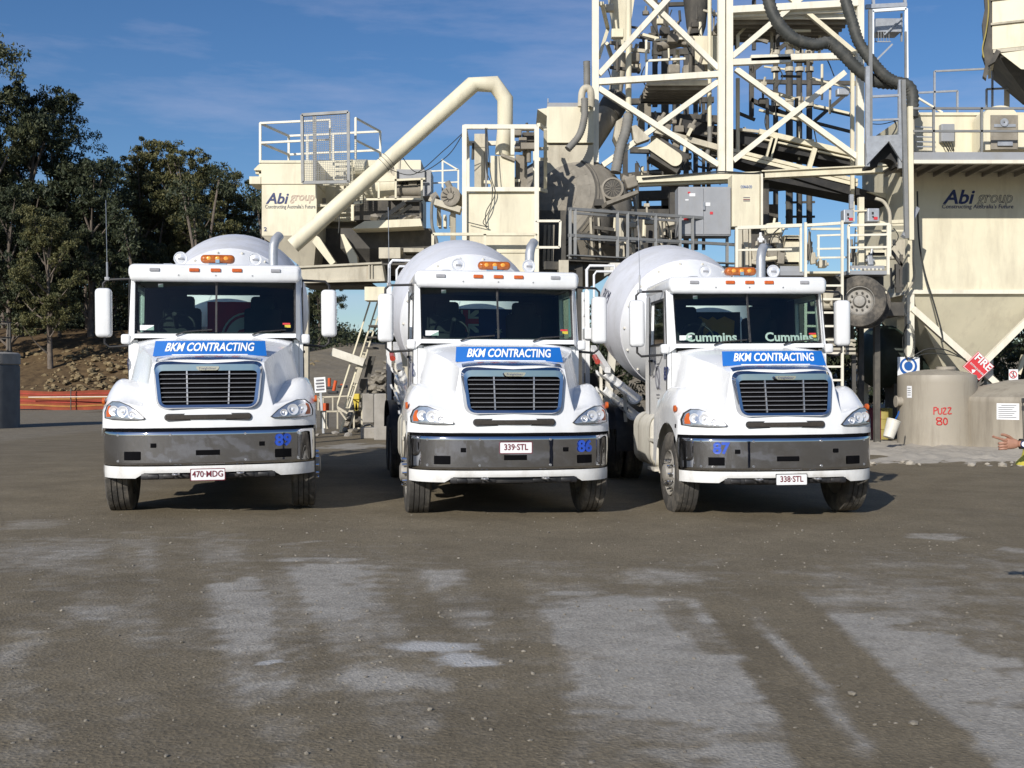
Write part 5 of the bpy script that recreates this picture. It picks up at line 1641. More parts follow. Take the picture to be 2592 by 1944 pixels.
# --- lattice tower
D = 31.0
TW = W('lattice_tower', 'tall cream lattice tower with crossed braces over the conveyors', 'tower', c5(1000, 1060, 33))
zt = c5(0, -260, D).z
def px5(x): return c5(x, 0, D).x
def px6(x): return c6(x, 0, D).x
zb = c5(0, 1050, D).z
for x in (px5(490), px5(1245), px5(1293), px6(655)):
    TW.bar((x, D, zb - (.0 if x != px5(490) else -.35)), (x, D, zt), .19, 'column', 'pale')
for (p_, q_) in (((508, 492), (1228, 447)), ((1312, 376), (1660, 360))): TW.bar(c5(*p_, D), c5(*q_, D), .17, 'crossbeam', 'pale')
TW.bar(c6(0, 352, D), c6(560, 338, D), .17, 'crossbeam', 'pale')
TW.bar(c5(1312, 62, D - .02), c6(640, 20, D - .02), .19, 'crossbeam', 'pale'); TW.bar(c5(1312, 95, D + .1), c6(640, 60, D + .1), .10, 'crossbeam', 'pale')
for i, (p_, q_) in enumerate((((512, 448), (985, -70)), ((745, -60), (1228, 412)), ((510, 530), (1228, 990)), ((535, 992), (1228, 490)))):
    TW.bar(c5(*p_, D + .1 * (i % 2)), c5(*q_, D + .1 * (i % 2)), .15, 'brace', 'pale')
for i, (p_, q_) in enumerate((((1308, 342), (1760, -40)), ((1308, 412), (1420 + 640 * 0 + 1420 - 1420 + 632, 946 - 0)))):
    if i == 0: TW.bar(c5(*p_, D), c5(*q_, D), .15, 'brace', 'pale')
TW.bar(c6(-90, 415, D + .1), c6(640, 945, D + .1), .15, 'brace', 'pale')
TW.bar(c6(565, 435, D), c6(-105, 965, D), .15, 'brace', 'pale')
TW.bar(c6(225, -20, D + .12), c6(640, 330, D + .12), .12, 'brace', 'cream')
# inside the tower: side braces going back, rear columns
for p_, q_ in (((530, 20, 31.2), (565, 170, 33)), ((565, 175, 33), (512, 345, 31.2)), ((560, 60, 34), (520, 20, 31)), ((560, 260, 34), (600, 380, 35))):
    TW.bar(c5(*p_), c5(*q_), .10, 'brace', 'cream')
b = MB(); b.beam(c5(1345, 210, 32), c5(1440, 115, 32), .07); b.beam(c5(1345, 210, 32), c5(1345, 330, 32), .09); b.beam(c5(1345, 470, 32), c5(1345, 960, 32), .10); TW.add(b, 'hanger', 'cream')
TW.bar(c6(610, 330, 31.6), c6(610, 1330, 31.6), .10, 'column', 'cream')
# decks
def deck(Wt, p, q, d0, d1, name, edge='pale', under='brown_dust'):
    b = MB(); b.span((p.x, d0 + .03, p.z), (q.x, d1, p.z - .06))
    n = 6
    for k in range(n):
        yy = d0 + (d1 - d0) * (k + .5) / n; b.span((p.x, yy, p.z - .06), (q.x, yy + .08, p.z - .18))
    o = Wt.add(b, name, under)
    b = MB(); b.span((p.x, d0 - .03, p.z + .06), (q.x, d0 + .028, p.z - .10)); Wt.add(b, 'deck_edge', edge, o)
deck(TW, c5(800, 492, D + .3), c5(1165, 492, D + .3), D + .3, 33.2, 'deck')
deck(TW, c6(-180, 95, D + .25), c6(600, 95, D + .25), D + .25, 33.2, 'deck')
b = MB()
for p_, q_ in (((800, 365), (1030, 352)), ((845, 240), (1030, 230)), ((800, 365), (795, 480)), ((795, 240), (795, 370))): b.beam(c5(*p_, 31.8), c5(*q_, 31.8), .06)
TW.add(b, 'handrail', 'pale')
p, q = c5(1075, 215, 32), c5(1225, 385, 32)
b = MB(); b.span((p.x, 32, p.z), (q.x, 32.8, q.z)); TW.add(b, 'guard_panel', 'cream')
for u in ((960, 420), (1110, 425), (1040, 250), (970, 215), (720, 350), (1050, 425)):
    b = MB(); p = c5(*u, 32); b.box(p, (.35, .3, .28), bevel=.05); b.cyl(p + Vector((0, 0, .1)), p + Vector((.1, 0, .42)), .05); TW.add(b, 'actuator', 'brown_dust')
b = MB(); b.cyl(c5(860, 285, 32.4), c5(1060, 240, 32.4), .14, seg=16); TW.add(b, 'screw_conveyor', 'brown_dust', smooth=40)
b = MB(); p, q = c5(750, 620, 32.5), c5(825, 700, 32.5); b.span((p.x, 32.5, p.z), (q.x, 33, q.z)); b.span((p.x + .02, 32.6, q.z), (p.x + .2, 32.9, q.z - .6)); TW.add(b, 'guard_panel', 'brown_dust')
TW.bar(c5(760, 600, 33), c5(940, 590, 33), .25, 'crossbeam', 'dark_steel')
# hanging grey duct and dark silo mouth up in the tower
SI = W('cement_silo', 'dark dusty silo cone hanging at the top of the lattice tower', 'silo', c5(1095, 215, 33.8))
b = MB(); b.lathe(c5(1095, 210, 33.8), (0, 0, 1), [(0, .22), (.25, .30), (1.3, .42), (3.4, 1.2), (6, 1.2)], 30); SI.add(b, 'cone', 'dark_steel', smooth=40)
# main beam under the lattice tower, with its own legs
MBm = W('main_beam', 'long cream twin beam carrying the lattice tower above the grey cabinet', 'beam', c5(1200, 1090, 30.7))
b = MB(); b.beam(c5(735, 1082, 30.6), c5(1500, 1052, 30.6), .18, .3); b.beam(c5(755, 1112, 30.7), c5(1310, 1090, 30.7), .07, .2); MBm.add(b, 'beam', 'cream')
b = MB(); b.beam(c6(60, 1052, 30.6), c6(912, 1010, 30.6), .20, .3); b.beam(c6(60, 1032, 30.55), c6(912, 990, 30.55), .035, .34); MBm.add(b, 'beam', 'cream')
for x in (960, 1500): MBm.bar(at_depth(c5(x, 1100, 31), 31), (c5(x, 0, 31).x, 31, 0), .25, 'leg', 'dark_steel')
b = MB(); b.path([c5(770, 1070, 30.4), c5(1000, 1050, 30.4), c5(1240, 1030, 30.4), c5(1420, 1040, 30.4), c5(1490, 1030, 30.4)], .022, 6, smooth=6); MBm.add(b, 'cable', 'cable')

# --- dark rear frame seen against the sky
RF = W('rear_frame', 'dark shaded steel frame of many columns behind the lattice tower', 'frame', (c5(1100, 0, 36).x, 36, 0))  # columns coloured dark to carry their shade
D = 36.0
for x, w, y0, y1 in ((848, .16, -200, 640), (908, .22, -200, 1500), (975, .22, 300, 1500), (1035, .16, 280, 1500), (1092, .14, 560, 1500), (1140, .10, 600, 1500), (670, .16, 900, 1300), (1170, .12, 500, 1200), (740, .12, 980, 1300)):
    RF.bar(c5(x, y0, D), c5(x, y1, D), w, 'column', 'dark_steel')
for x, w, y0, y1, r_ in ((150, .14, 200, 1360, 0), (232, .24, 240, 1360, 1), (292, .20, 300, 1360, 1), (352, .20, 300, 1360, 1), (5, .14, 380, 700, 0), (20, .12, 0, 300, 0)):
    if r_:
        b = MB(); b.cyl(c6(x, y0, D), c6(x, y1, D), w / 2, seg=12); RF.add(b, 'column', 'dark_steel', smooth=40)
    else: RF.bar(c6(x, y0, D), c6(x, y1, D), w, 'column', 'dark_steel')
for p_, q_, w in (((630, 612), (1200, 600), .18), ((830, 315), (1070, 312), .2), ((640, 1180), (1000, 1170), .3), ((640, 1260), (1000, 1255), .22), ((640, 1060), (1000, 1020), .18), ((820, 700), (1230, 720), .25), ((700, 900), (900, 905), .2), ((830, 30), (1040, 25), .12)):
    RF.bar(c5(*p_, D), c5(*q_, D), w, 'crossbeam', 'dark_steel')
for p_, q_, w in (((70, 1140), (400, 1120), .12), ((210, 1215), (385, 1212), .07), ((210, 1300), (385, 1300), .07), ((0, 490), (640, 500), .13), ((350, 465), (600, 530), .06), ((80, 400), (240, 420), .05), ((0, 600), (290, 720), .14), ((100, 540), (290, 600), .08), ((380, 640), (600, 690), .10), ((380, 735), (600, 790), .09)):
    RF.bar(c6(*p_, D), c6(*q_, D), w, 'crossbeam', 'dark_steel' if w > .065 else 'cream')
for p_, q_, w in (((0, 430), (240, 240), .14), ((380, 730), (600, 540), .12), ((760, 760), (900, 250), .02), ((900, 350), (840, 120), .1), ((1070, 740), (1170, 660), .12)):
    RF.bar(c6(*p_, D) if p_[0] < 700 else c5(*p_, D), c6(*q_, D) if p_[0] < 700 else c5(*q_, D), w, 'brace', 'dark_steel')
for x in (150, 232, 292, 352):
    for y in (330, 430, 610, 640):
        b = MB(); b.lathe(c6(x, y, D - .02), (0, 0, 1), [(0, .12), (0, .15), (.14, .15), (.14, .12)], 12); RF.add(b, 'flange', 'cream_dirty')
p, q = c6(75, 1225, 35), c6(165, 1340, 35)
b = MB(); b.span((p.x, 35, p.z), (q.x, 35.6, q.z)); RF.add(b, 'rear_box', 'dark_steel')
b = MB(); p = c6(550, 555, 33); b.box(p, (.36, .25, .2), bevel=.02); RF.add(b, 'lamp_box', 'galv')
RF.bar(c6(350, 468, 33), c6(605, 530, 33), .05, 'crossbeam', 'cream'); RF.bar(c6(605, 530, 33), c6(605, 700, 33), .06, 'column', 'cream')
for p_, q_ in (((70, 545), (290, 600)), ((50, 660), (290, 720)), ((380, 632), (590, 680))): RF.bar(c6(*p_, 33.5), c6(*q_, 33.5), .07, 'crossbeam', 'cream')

# --- conveyors
CA = W('upper_conveyor', 'upper black belt conveyor with slanting pale idler legs crossing the lattice tower', 'conveyor', c6(600, 990, 32.6))
D = 32.6
b = MB(); b.beam(c5(990, 775, D), c6(640, 985, D), .38, 1.0); CA.add(b, 'belt', 'belt')
b = MB(); b.beam(c5(1470, 790, D - .6), c6(640, 930, D - .6), .15, .15); b.beam(c5(1470, 830, D - .58), c6(640, 960, D - .58), .05, .1); CA.add(b, 'chord', 'cream')
for x, y in ((135, 880), (370, 950)): CA.bar(c6(x + 15, y - 60, D - .65), c6(x - 22, y + 65, D - .65), .13, 'idler_leg', 'cream')
CA.bar(c5(1555, 830, D - .65), c5(1525, 945, D - .65), .13, 'idler_leg', 'cream')
CB = W('lower_conveyor', 'lower cream trussed conveyor sloping down behind the middle platform', 'conveyor', c6(900, 1260, 31.8))
D = 31.8
for o_ in (0, 26):
    CB.bar(c5(1000, 825 + o_, D), c6(640, 1085 + o_, D), .10, 'chord', 'cream')
b = MB(); b.beam(c5(1300, 950, D + .5), c6(912, 1262, D + .5), .26, 1.0); b.beam(c6(70, 1075, D + .6), c6(912, 1240, D + .6), .2, 1.0); CB.add(b, 'belt', 'belt')
b = MB(); b.poly([c6(700, 1150, D - .1), c6(905, 1165, D - .1), c6(975, 1185, D - .1), c6(975, 1250, D - .1), c6(900, 1225, D - .1)], (0, .3, 0)); CB.add(b, 'tail_cover', 'cream')
CB.bar(c6(885, 1040, D - .2), c6(845, 1150, D - .2), .13, 'idler_leg', 'cream')
b = MB()
for k in range(16):
    t = k / 15; u = c5(1000, 825, D).lerp(c6(640, 1085, D), t); v = c5(1000, 851, D).lerp(c6(640, 1111, D), min(1, t + .03)); b.beam(u, v, .03)
CB.add(b, 'lacing', 'cream')
CH = W('conveyor_head', 'cream round-ended cover plate of the conveyor head inside the lattice tower', 'conveyor head', ct(920, 640, 31))
b = MB()
A0, A1 = ct(870, 520, 30.6), ct(1050, 645, 30.6)
n_ = (A1 - A0).normalized(); m_ = Vector((-n_.z, 0, n_.x)); r_ = .20
loop = [A0 + m_ * (-.20), A1 - m_ * r_] + [A1 + n_ * r_ * math.cos(t_) + m_ * r_ * math.sin(t_) for t_ in [R(-90 + 15 * k) for k in range(1, 13)]] + [A0 + m_ * .19, ct(820, 540, 30.6) - m_ * .05 * 0, ct(745, 565, 30.6)]
b.poly(loop, (0, .05, 0)); CH.add(b, 'cover_plate', 'cream')
b = MB(); b.beam(A0 + Vector((.08, .45, -.08)), A1 + Vector((.22, .45, -.12)), .62, .7); CH.add(b, 'head_box', 'dark_steel')
b = MB(); b.poly([ct(x, y, 30.9) for x, y in ((700, 380), (735, 370), (850, 480), (740, 520), (720, 500))], (0, .4, 0)); CH.add(b, 'skirt_plate', 'cream_dirty')
for u in ((930, 330), (985, 390), (930, 440), (1060, 530), (1180, 390)):
    b = MB(); p = ct(*u, 31.2); b.box(p, (.22, .2, .18), (0, R(25), 0), bevel=.04); b.cyl(p, p + Vector((.12, 0, .2)), .05); CH.add(b, 'bearing', 'brown_dust')
b = MB(); b.beam(ct(880, 420, 31.2), ct(1390, 560, 31.3), .16, .3); CH.add(b, 'skirt_beam', 'cream_dirty')
b = MB(); b.beam(ct(1180, 400, 31), ct(1150, 460, 31), .1); b.beam(ct(1140, 480, 31), ct(1120, 590, 31), .07); CH.add(b, 'tension_arm', 'cream')

# --- cabinets
def cabinet(name, label, p, q, y, mat, seam=None):
    w = W(name, label, 'cabinet', ((p.x + q.x) / 2, y + .3, q.z))
    b = MB(); b.span((p.x, y, p.z), (q.x, y + .6, q.z), bevel=.02); o = w.add(b, 'body', mat)
    if seam is not None:
        for u, v in ((p.x + .02, seam - .006), (seam + .006, q.x - .02)):
            b = MB(); b.span((u, y - .022, p.z - .04), (v, y - .002, q.z + .04), bevel=.006); w.add(b, 'door', mat)
    return w, o
p, q = c5(988, 1120, 29), c5(1305, 1415, 29)
w, o = cabinet('grey_cabinet', 'large grey two-door electrical cabinet under the lattice tower', p, q, 29.0, 'grey', c5(1140, 0, 29).x)
for (u, v, m_) in (((1055, 1160), (1090, 1178), 'sign_white'), ((1045, 1150), (1060, 1160), 'sign_red'), ((1150, 1215), (1180, 1235), 'sign_white'), ((1178, 1270), (1196, 1286), 'sign_red'), ((1030, 1195), (1050, 1203), 'sign_white'), ((1020, 1310), (1050, 1322), 'sign_red')):
    a_, b_ = c5(*u, 28.97), c5(*v, 28.97); b = MB(); b.span((a_.x, 28.968, a_.z), (b_.x, 28.974, b_.z)); w.add(b, 'sticker', m_)
b = MB(); a_ = c5(1142, 1235, 28.95); b.box(a_, (.05, .05, .22)); w.add(b, 'handle', 'steel')
p, q = c5(1312, 1045, 28.9), c5(1478, 1360, 28.9)
w, o = cabinet('cream_cabinet', 'tall narrow cream cabinet with small blue lettering beside the grey cabinet', p, q, 28.9, 'cream')
t0, t1 = c5(1362, 1122, 28.9), c5(1430, 1106, 28.9)
w.words('CON-E-CO', 'sign_blue', t0.x, t1.x, t0.z, 28.897, t1.z - t0.z, bold=.01)
for k, (y0, m_) in enumerate(((1183, 'grey_letter'), (1195, 'maroon'), (1203, 'grey_letter'))):
    u, v = c5(1378, y0, 28.9), c5(1418, y0 + 5, 28.9); b = MB(); b.span((u.x, 28.892, u.z), (v.x, 28.897, v.z)); w.add(b, 'small_print', m_)
b = MB(); u, v = c5(1480, 1045, 28.95), c5(1492, 1360, 28.95); b.span((u.x, 28.87, u.z), (v.x, 29.5, v.z)); w.add(b, 'side_flange', 'pale')

# --- grey walkway in front of the mixing drum
GW = W('grey_walkway', 'grey railed walkway in front of the mixing drum behind the middle truck', 'walkway', ct(850, 1450, 28.5))
pl, pr = ct(188, 1048, 27.5), ct(1535, 1148, 29.4)
zdeck = ct(188, 1450, 27.5).z
pr = Vector((pr.x, pr.y, pl.z))
hgt = pl.z - zdeck
for f, w_ in ((1, .075), (.47, .075)):
    b = MB(); b.beam((pl.x, pl.y, zdeck + hgt * f), (pr.x, pr.y, zdeck + hgt * f), w_); GW.add(b, 'rail', 'grey_rail')
for x in (188, 228, 575, 660, 898, 1110, 1220, 1530):
    t = (ct(x, 0, 28.3).x - pl.x) / (pr.x - pl.x); t = max(0, min(1, t))
    o_ = Vector((pl.x, pl.y, 0)).lerp(Vector((pr.x, pr.y, 0)), t)
    GW.bar((o_.x, o_.y, zdeck), (o_.x, o_.y, zdeck + hgt), .075, 'post', 'grey_rail')
b = MB(); b.beam(ct(228, 1082, 28.2), ct(1220, 1158, 29.6), .06); b.beam(ct(228, 1290, 28.2), ct(1220, 1330, 29.6), .05); GW.add(b, 'rail', 'grey_rail')
b = MB(); b.beam((pl.x, pl.y - .02, zdeck + .08), (pr.x, pr.y - .02, zdeck + .08), .03, .22); GW.add(b, 'kickboard', 'grey_rail')
b = MB(); b.poly([(pl.x, pl.y, zdeck), (pr.x, pr.y, zdeck), (pr.x, pr.y + 1.2, zdeck), (pl.x, pl.y + 1.6, zdeck)], (0, 0, -.06)); b.beam((pl.x - .6, 27.6, zdeck - .16), (pr.x, 29.6, zdeck - .16), .2, .14); GW.add(b, 'deck', 'dark_steel')
b = MB(); u, v = c5(272, 1560, 27.4), c5(330, 1600, 27.4); b.span((u.x, 27.4, u.z), (v.x, 28.4, 0.0)); GW.add(b, 'pier', 'cream_dirty')
for x, y in ((pl.x + .3, 27.9), (pr.x - .2, 29.7), ((pl.x + pr.x) / 2, 28.8)): GW.bar((x, y, 0), (x, y, zdeck), .16, 'leg', 'dark_steel')
b = MB(); u, v = c5(160, 1240, 28.6), c5(320, 1640, 28.6); b.span((u.x, 29.2, u.z), (v.x, 30.5, v.z)); GW.add(b, 'shadowed_housing', 'dark_steel')  # box coloured dark for the shade below the mixing drum
for x in (190, 215, 238): GW.bar(c5(x, 1350, 28.8), c5(x - 8, 1600, 28.8), .07, 'stand_pipe', 'brown_dust')

# small pipework and cabling that fills the tower
rnd = random.Random(77)
def clutter(Wt, x0, x1, y0, y1, d0, d1, n, conv):
    for i in range(n):
        x, y, d = rnd.uniform(x0, x1), rnd.uniform(y0, y1), rnd.uniform(d0, d1)
        k = rnd.random()
        m_ = rnd.choice(('dark_steel', 'brown_dust', 'cream_dirty', 'dark_steel', 'cream'))
        b = MB()
        if k < .40:
            l_ = rnd.uniform(40, 190); b.cyl(conv(x, y, d), conv(x + rnd.uniform(-6, 6), y + l_, d), rnd.uniform(.025, .06), seg=8); nm = 'service_pipe'
        elif k < .62:
            l_ = rnd.uniform(50, 170); b.beam(conv(x, y, d), conv(x + l_, y + rnd.uniform(-4, 40), d), rnd.uniform(.05, .10)); nm = 'strut'
        elif k < .78:
            b.path([conv(x, y, d), conv(x + rnd.uniform(-30, 30), y + 60, d), conv(x + rnd.uniform(-20, 60), y + 130, d)], .018, 5, smooth=4); nm = 'cable'; m_ = 'cable'
        else:
            p = conv(x, y, d); s_ = rnd.uniform(.12, .26); b.box(p, (s_ * 1.4, s_, s_), bevel=.025); b.cyl(p, p + Vector((rnd.uniform(-.1, .1), 0, s_ * 1.6)), .035, seg=8); nm = 'fitting'
        Wt.add(b, nm, m_)
clutter(TW, 560, 1220, 20, 420, 31.6, 33.5, 56, c5)
clutter(TW, 1320, 1900, 60, 900, 31.6, 33.5, 44, c5)
clutter(CH, 700, 1220, 700, 1000, 31.4, 32.4, 20, c5)
clutter(Dm, 380, 990, 1270, 1480, 29.4, 30.6, 22, c5)
clutter(RF, 640, 1230, 280, 1300, 35, 36.5, 40, c5)
clutter(X, 1560, 1980, 460, 800, 28.4, 29.6, 12, c4)
clutter(A, 560, 1220, 660, 1040, 30.4, 31.2, 14, c4)

# --- railed platform with ladder and trailer wheels, right of the third truck's cab
D = 27.5
PF = W('service_platform', 'cream railed platform with ladder and pump gear behind the cab marked 87', 'platform', (cp(1000, 0, 28).x, 28.2, 0))
zd = cp(0, 795, D).z
for (p_, q_, w_) in (((110, 318), (785, 292), .085), ((110, 552), (680, 545), .05), ((825, 292), (1215, 268), .07), ((945, 400), (1190, 392), .045), ((945, 540), (1190, 535), .045), ((960, 632), (1260, 628), .045),
                     ((1275, 292), (1705, 280), .06), ((1265, 397), (1690, 388), .055), ((1262, 527), (1700, 520), .055)):
    PF.bar(cp(*p_, D), cp(*q_, D), w_, 'rail', 'pale')
for x, y0, y1, w_ in ((102, 315, 800, .07), (775, 292, 780, .055), (960, 400, 620, .05), (1275, 292, 790, .06), (1692, 275, 810, .065), (1712, 280, 620, .05)):
    PF.bar(cp(x, y0, D), cp(x, y1, D), w_, 'post', 'pale')
b = MB(); u, v = cp(560, 775, D), cp(805, 818, D); b.span((u.x, D, u.z), (v.x, D + 1.5, v.z)); PF.add(b, 'deck', 'grey')
b = MB(); u, v = cp(570, 715, D), cp(800, 770, D); b.span((u.x, D + .1, u.z), (v.x, D + .14, v.z)); PF.add(b, 'kickboard', 'grey')
b = MB(); u, v = cp(840, 775, D), cp(1200, 797, D); b.span((u.x, D, u.z), (v.x, D + 1.5, v.z)); PF.add(b, 'deck', 'cream')
b = MB(); u, v = cp(1262, 768, D), cp(1705, 808, D); b.span((u.x, D, u.z), (v.x, D + 1.5, v.z)); PF.add(b, 'deck', 'grey')
b = MB(); u, v = cp(1285, 712, D), cp(1662, 752, D); b.span((u.x, D + .05, u.z), (v.x, D + .09, v.z)); PF.add(b, 'kickboard', 'grey')
b = MB()
for k in range(9): u = cp(1285 + 42 * k, 752, D); b.box(u + Vector((0, .03, 0)), (.035, .03, .05))
PF.add(b, 'kickboard_brackets', 'pale')
# panels and pump gear on the platform
for (a_, b_) in (((605, 395), (782, 712)),):
    u, v = cp(*a_, 28.4), cp(*b_, 28.4); bb = MB(); bb.span((u.x, 28.4, u.z), (v.x, 29.2, v.z))
    for y in (405, 445, 685): s_, e_ = cp(612, y - 6, 28.38), cp(755, y + 10, 28.38); bb.span((s_.x, 28.37, s_.z), (e_.x, 28.39, e_.z))
    PF.add(bb, 'gear_housing', 'cream')
for (a_, b_) in (((610, 430), (755, 452)), ((600, 676), (752, 700)), ((1485, 578), (1655, 602)), ((600, 400), (752, 408))):
    u, v = cp(*a_, 28.36), cp(*b_, 28.36); bb = MB(); bb.span((u.x, 28.35, u.z), (v.x, 28.362, v.z)); PF.add(bb, 'louvre_slot_shade', 'opening_shade')  # thin dark bars laid on as the shade in the slots
u, v = cp(1390, 560, 28.6), cp(1665, 730, 28.6); bb = MB(); bb.span((u.x, 28.4, u.z), (v.x, 29.2, v.z)); PF.add(bb, 'gear_housing', 'cream')
u, v = cp(120, 320, 29), cp(600, 720, 29); bb = MB(); bb.span((u.x, 29.2, u.z), (v.x, 29.5, v.z)); PF.add(bb, 'rear_panel', 'dark_steel')
for x, w_ in ((135, .10), (192, .12), (240, .05)): PF.bar(cp(x, 330, 28.2), cp(x + 5, 730, 28.2), w_, 'stand_pipe', 'cream_dirty')
rnd = random.Random(21)
for u, w_, h_, m_ in (((300, 600), .22, .35, 'cream_dirty'), ((355, 440), .10, .18, 'sign_white'), ((480, 330), .38, .28, 'cream'), ((500, 430), .2, .3, 'cream_dirty'), ((420, 520), .16, .2, 'steel'), ((540, 500), .14, .24, 'cream_dirty'), ((470, 590), .26, .2, 'brown_dust'), ((560, 640), .2, .3, 'brown_dust'), ((430, 650), .4, .1, 'cream'), ((290, 680), .2, .14, 'cream_dirty'), ((860, 560), .12, .5, 'brown_dust'), ((900, 640), .16, .3, 'cream_dirty'), ((1000, 700), .2, .2, 'cream_dirty'), ((1320, 600), .1, .4, 'brown_dust'), ((1500, 660), .14, .3, 'galv')):
    b = MB(); p = cp(*u, 28.3); b.box(p, (w_, w_, h_), (0, rnd.uniform(-.2, .2), 0), bevel=.025); b.cyl(p, p + Vector((rnd.uniform(-.1, .1), 0, h_)), .035); b.cyl(p - Vector((w_ * .8, 0, 0)), p + Vector((w_ * .8, 0, 0)), .045)
    PF.add(b, 'pump_gear', m_)
for L in ([(400, 340), (430, 380), (520, 390), (560, 430), (590, 520)], [(640, 330), (600, 340), (570, 420)], [(560, 310), (470, 400), (440, 520)], [(1350, 320), (1340, 520), (1330, 680)], [(860, 330), (880, 480), (850, 700)], [(1750, 320), (1800, 420), (1700, 560)]):
    b = MB(); b.path([cp(x, y, 28.1) for x, y in L], .014, 5, smooth=5); PF.add(b, 'cable', 'cable')
# post with two control boxes
PF.bar(cp(1405, 0, 28.2), cp(1405, 720, 28.2), .14, 'post', 'cream'); PF.bar(cp(1305, -30, 28.6), cp(1305, 120, 28.6), .1, 'post', 'galv')
for u, v in (((1228, 125), (1332, 262)), ((1478, 112), (1602, 252))):
    s_, e_ = cp(*u, 28.0), cp(*v, 28.0); b = MB(); b.span((s_.x, 28.0, s_.z), (e_.x, 28.3, e_.z), bevel=.02); o = PF.add(b, 'control_box', 'galv')
    c_ = cp((u[0] + v[0]) / 2, 0, 28.0); b = MB(); b.span((c_.x + .0, 27.985, e_.z + .05), (c_.x + .10, 27.995, e_.z + .12)); PF.add(b, 'red_label', 'sign_red', o)
    b = MB(); b.span((c_.x - .05, 27.985, s_.z - .10), (c_.x + .0, 27.995, s_.z - .16)); b.cyl((c_.x - .02, 27.97, s_.z - .22), (c_.x - .02, 28.0, s_.z - .22), .02); PF.add(b, 'switch', 'black', o)
PF.bar(cp(1225, 150, 28.1), cp(1480, 135, 28.1), .04, 'crossbeam', 'cream')
b = MB(); b.path([cp(x, y, 28.2) for x, y in ((1560, 10), (1640, 40), (1690, 110), (1710, 180), (1712, 280))], .045, 8, smooth=5); PF.add(b, 'conduit', 'cream_dirty')
for p_, q_, w_ in (((1600, 262), (1872, 250), .09), ((1700, 292), (1872, 285), .05), ((1350, 350), (1870, 350), .05), ((1350, 480), (1450, 470), .04), ((880, 330), (1200, 330), .06)):
    PF.bar(cp(*p_, 29), cp(*q_, 29), w_, 'crossbeam', 'cream')
u, v = cp(1340, 320, 29.4), cp(1870, 380, 29.4)
u, v = cp(1730, 440, 29.0), cp(1870, 640, 29.0); b = MB(); b.span((u.x, 29.0, u.z), (v.x, 29.3, v.z)); PF.add(b, 'rear_panel', 'cream_dirty')
for p_, q_, w_ in (((1735, 820), (1840, 700), .06), ((1725, 560), (1840, 720), .07), ((1750, 930), (1850, 930), .08), ((1780, 700), (1790, 1000), .09), ((1830, 600), (1820, 1000), .07), ((1720, 740), (1730, 960), .05)): PF.bar(cp(*p_, 28.4), cp(*q_, 28.4), w_, 'brace', 'dark_steel')
# underframe
u, v = cp(950, 1000, 29.4), cp(1335, 1640, 29.4); b = MB(); b.span((u.x, 29.4, u.z), (v.x, 30.4, v.z)); PF.add(b, 'shade_box', 'dark_steel')  # dark box added to fill the gap under the deck as shade
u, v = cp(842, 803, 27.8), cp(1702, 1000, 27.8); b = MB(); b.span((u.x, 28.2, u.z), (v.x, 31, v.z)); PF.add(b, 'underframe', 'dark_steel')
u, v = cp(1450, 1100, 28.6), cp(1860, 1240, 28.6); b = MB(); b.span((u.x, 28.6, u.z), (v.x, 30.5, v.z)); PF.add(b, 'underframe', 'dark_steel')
u, v = cp(1560, 985, 27.6), cp(1680, 1010, 27.6); b = MB(); b.span((u.x, 27.6, u.z), (v.x, 28.2, v.z)); u, v = cp(1600, 1020, 27.6), cp(1645, 1095, 27.6); b.span((u.x, 27.6, u.z), (v.x, 28.2, v.z)); PF.add(b, 'bracket', 'cream')
for u, r_ in (((1010, 1080), .25), ((1080, 1130), .2)):
    b = MB(); p = cp(*u, 28.2); b.cyl(p - Vector((.3, 0, 0)), p + Vector((.4, 0, 0)), r_ * .6, seg=14); b.box(p + Vector((.1, -.1, .1)), (.3, .3, .3), bevel=.06); PF.add(b, 'axle_gear', 'cream_dirty')
for x, y in ((u_, 0) for u_ in ()): pass
for X_ in (cp(110, 0, 28).x, cp(800, 0, 28).x, cp(1480, 0, 29).x):
    for y in (28.3, 29.6): PF.bar((X_, y, 0), (X_, y, zd - .05), .14, 'leg', 'dark_steel')
# ladder to the ground
LD = W('fixed_ladder', 'tall cream ladder hanging from the platform beside the trailer wheel', 'ladder', (cp(1018, 0, 26.8).x, 26.8, 0))
xl, xr = cp(825, 0, 26.8).x, cp(1210, 0, 26.8).x
zt = cp(0, 262, 26.8).z
for x, z1 in ((xl, zt), (xr, zt + .05)): LD.bar((x, 26.8, .1), (x, 26.8, z1), .06, 'stile', 'pale')
zr = cp(0, 925, 26.8).z
k = 0
while zr - k * .335 > .25:
    LD.bar((xl, 26.8, zr - k * .335), (xr, 26.8, zr - k * .335), .05, 'rung', 'pale'); k += 1
# trailer wheels
def flat_wheel(Wt, c, r, axd, y_):
    ax = Vector(axd).normalized()
    hw = .14
    b = MB(); b.lathe(c, ax, [(-hw, r * .58), (-hw, r * .8), (-hw * .8, r * .97), (0, r), (hw * .8, r * .97), (hw, r * .8), (hw * .95, r * .62), (hw * .8, r * .56)], 44); t = Wt.add(b, 'tyre', 'rubber', smooth=35)
    b = MB(); b.lathe(c, ax, [(-hw * .5, r * .56), (hw * .8, r * .57), (hw * .9, r * .54), (hw * .2, r * .50), (-.0, r * .44), (0, r * .26), (.05, r * .22), (.10, r * .20), (.11, r * .12), (.11, .001)], 36); Wt.add(b, 'rim', 'rim', t, smooth=35)
    x_ = Vector((0, 0, 1)).cross(ax).normalized(); y2 = ax.cross(x_)
    b = MB()
    for k in range(10):
        a_ = k / 10 * 6.283; o_ = Vector(c) + (x_ * math.cos(a_) + y2 * math.sin(a_)) * r * .34
        b.cyl(o_ - ax * .01, o_ + ax * .05, .028, seg=8)
    Wt.add(b, 'wheel_nuts', 'dark_steel', t)
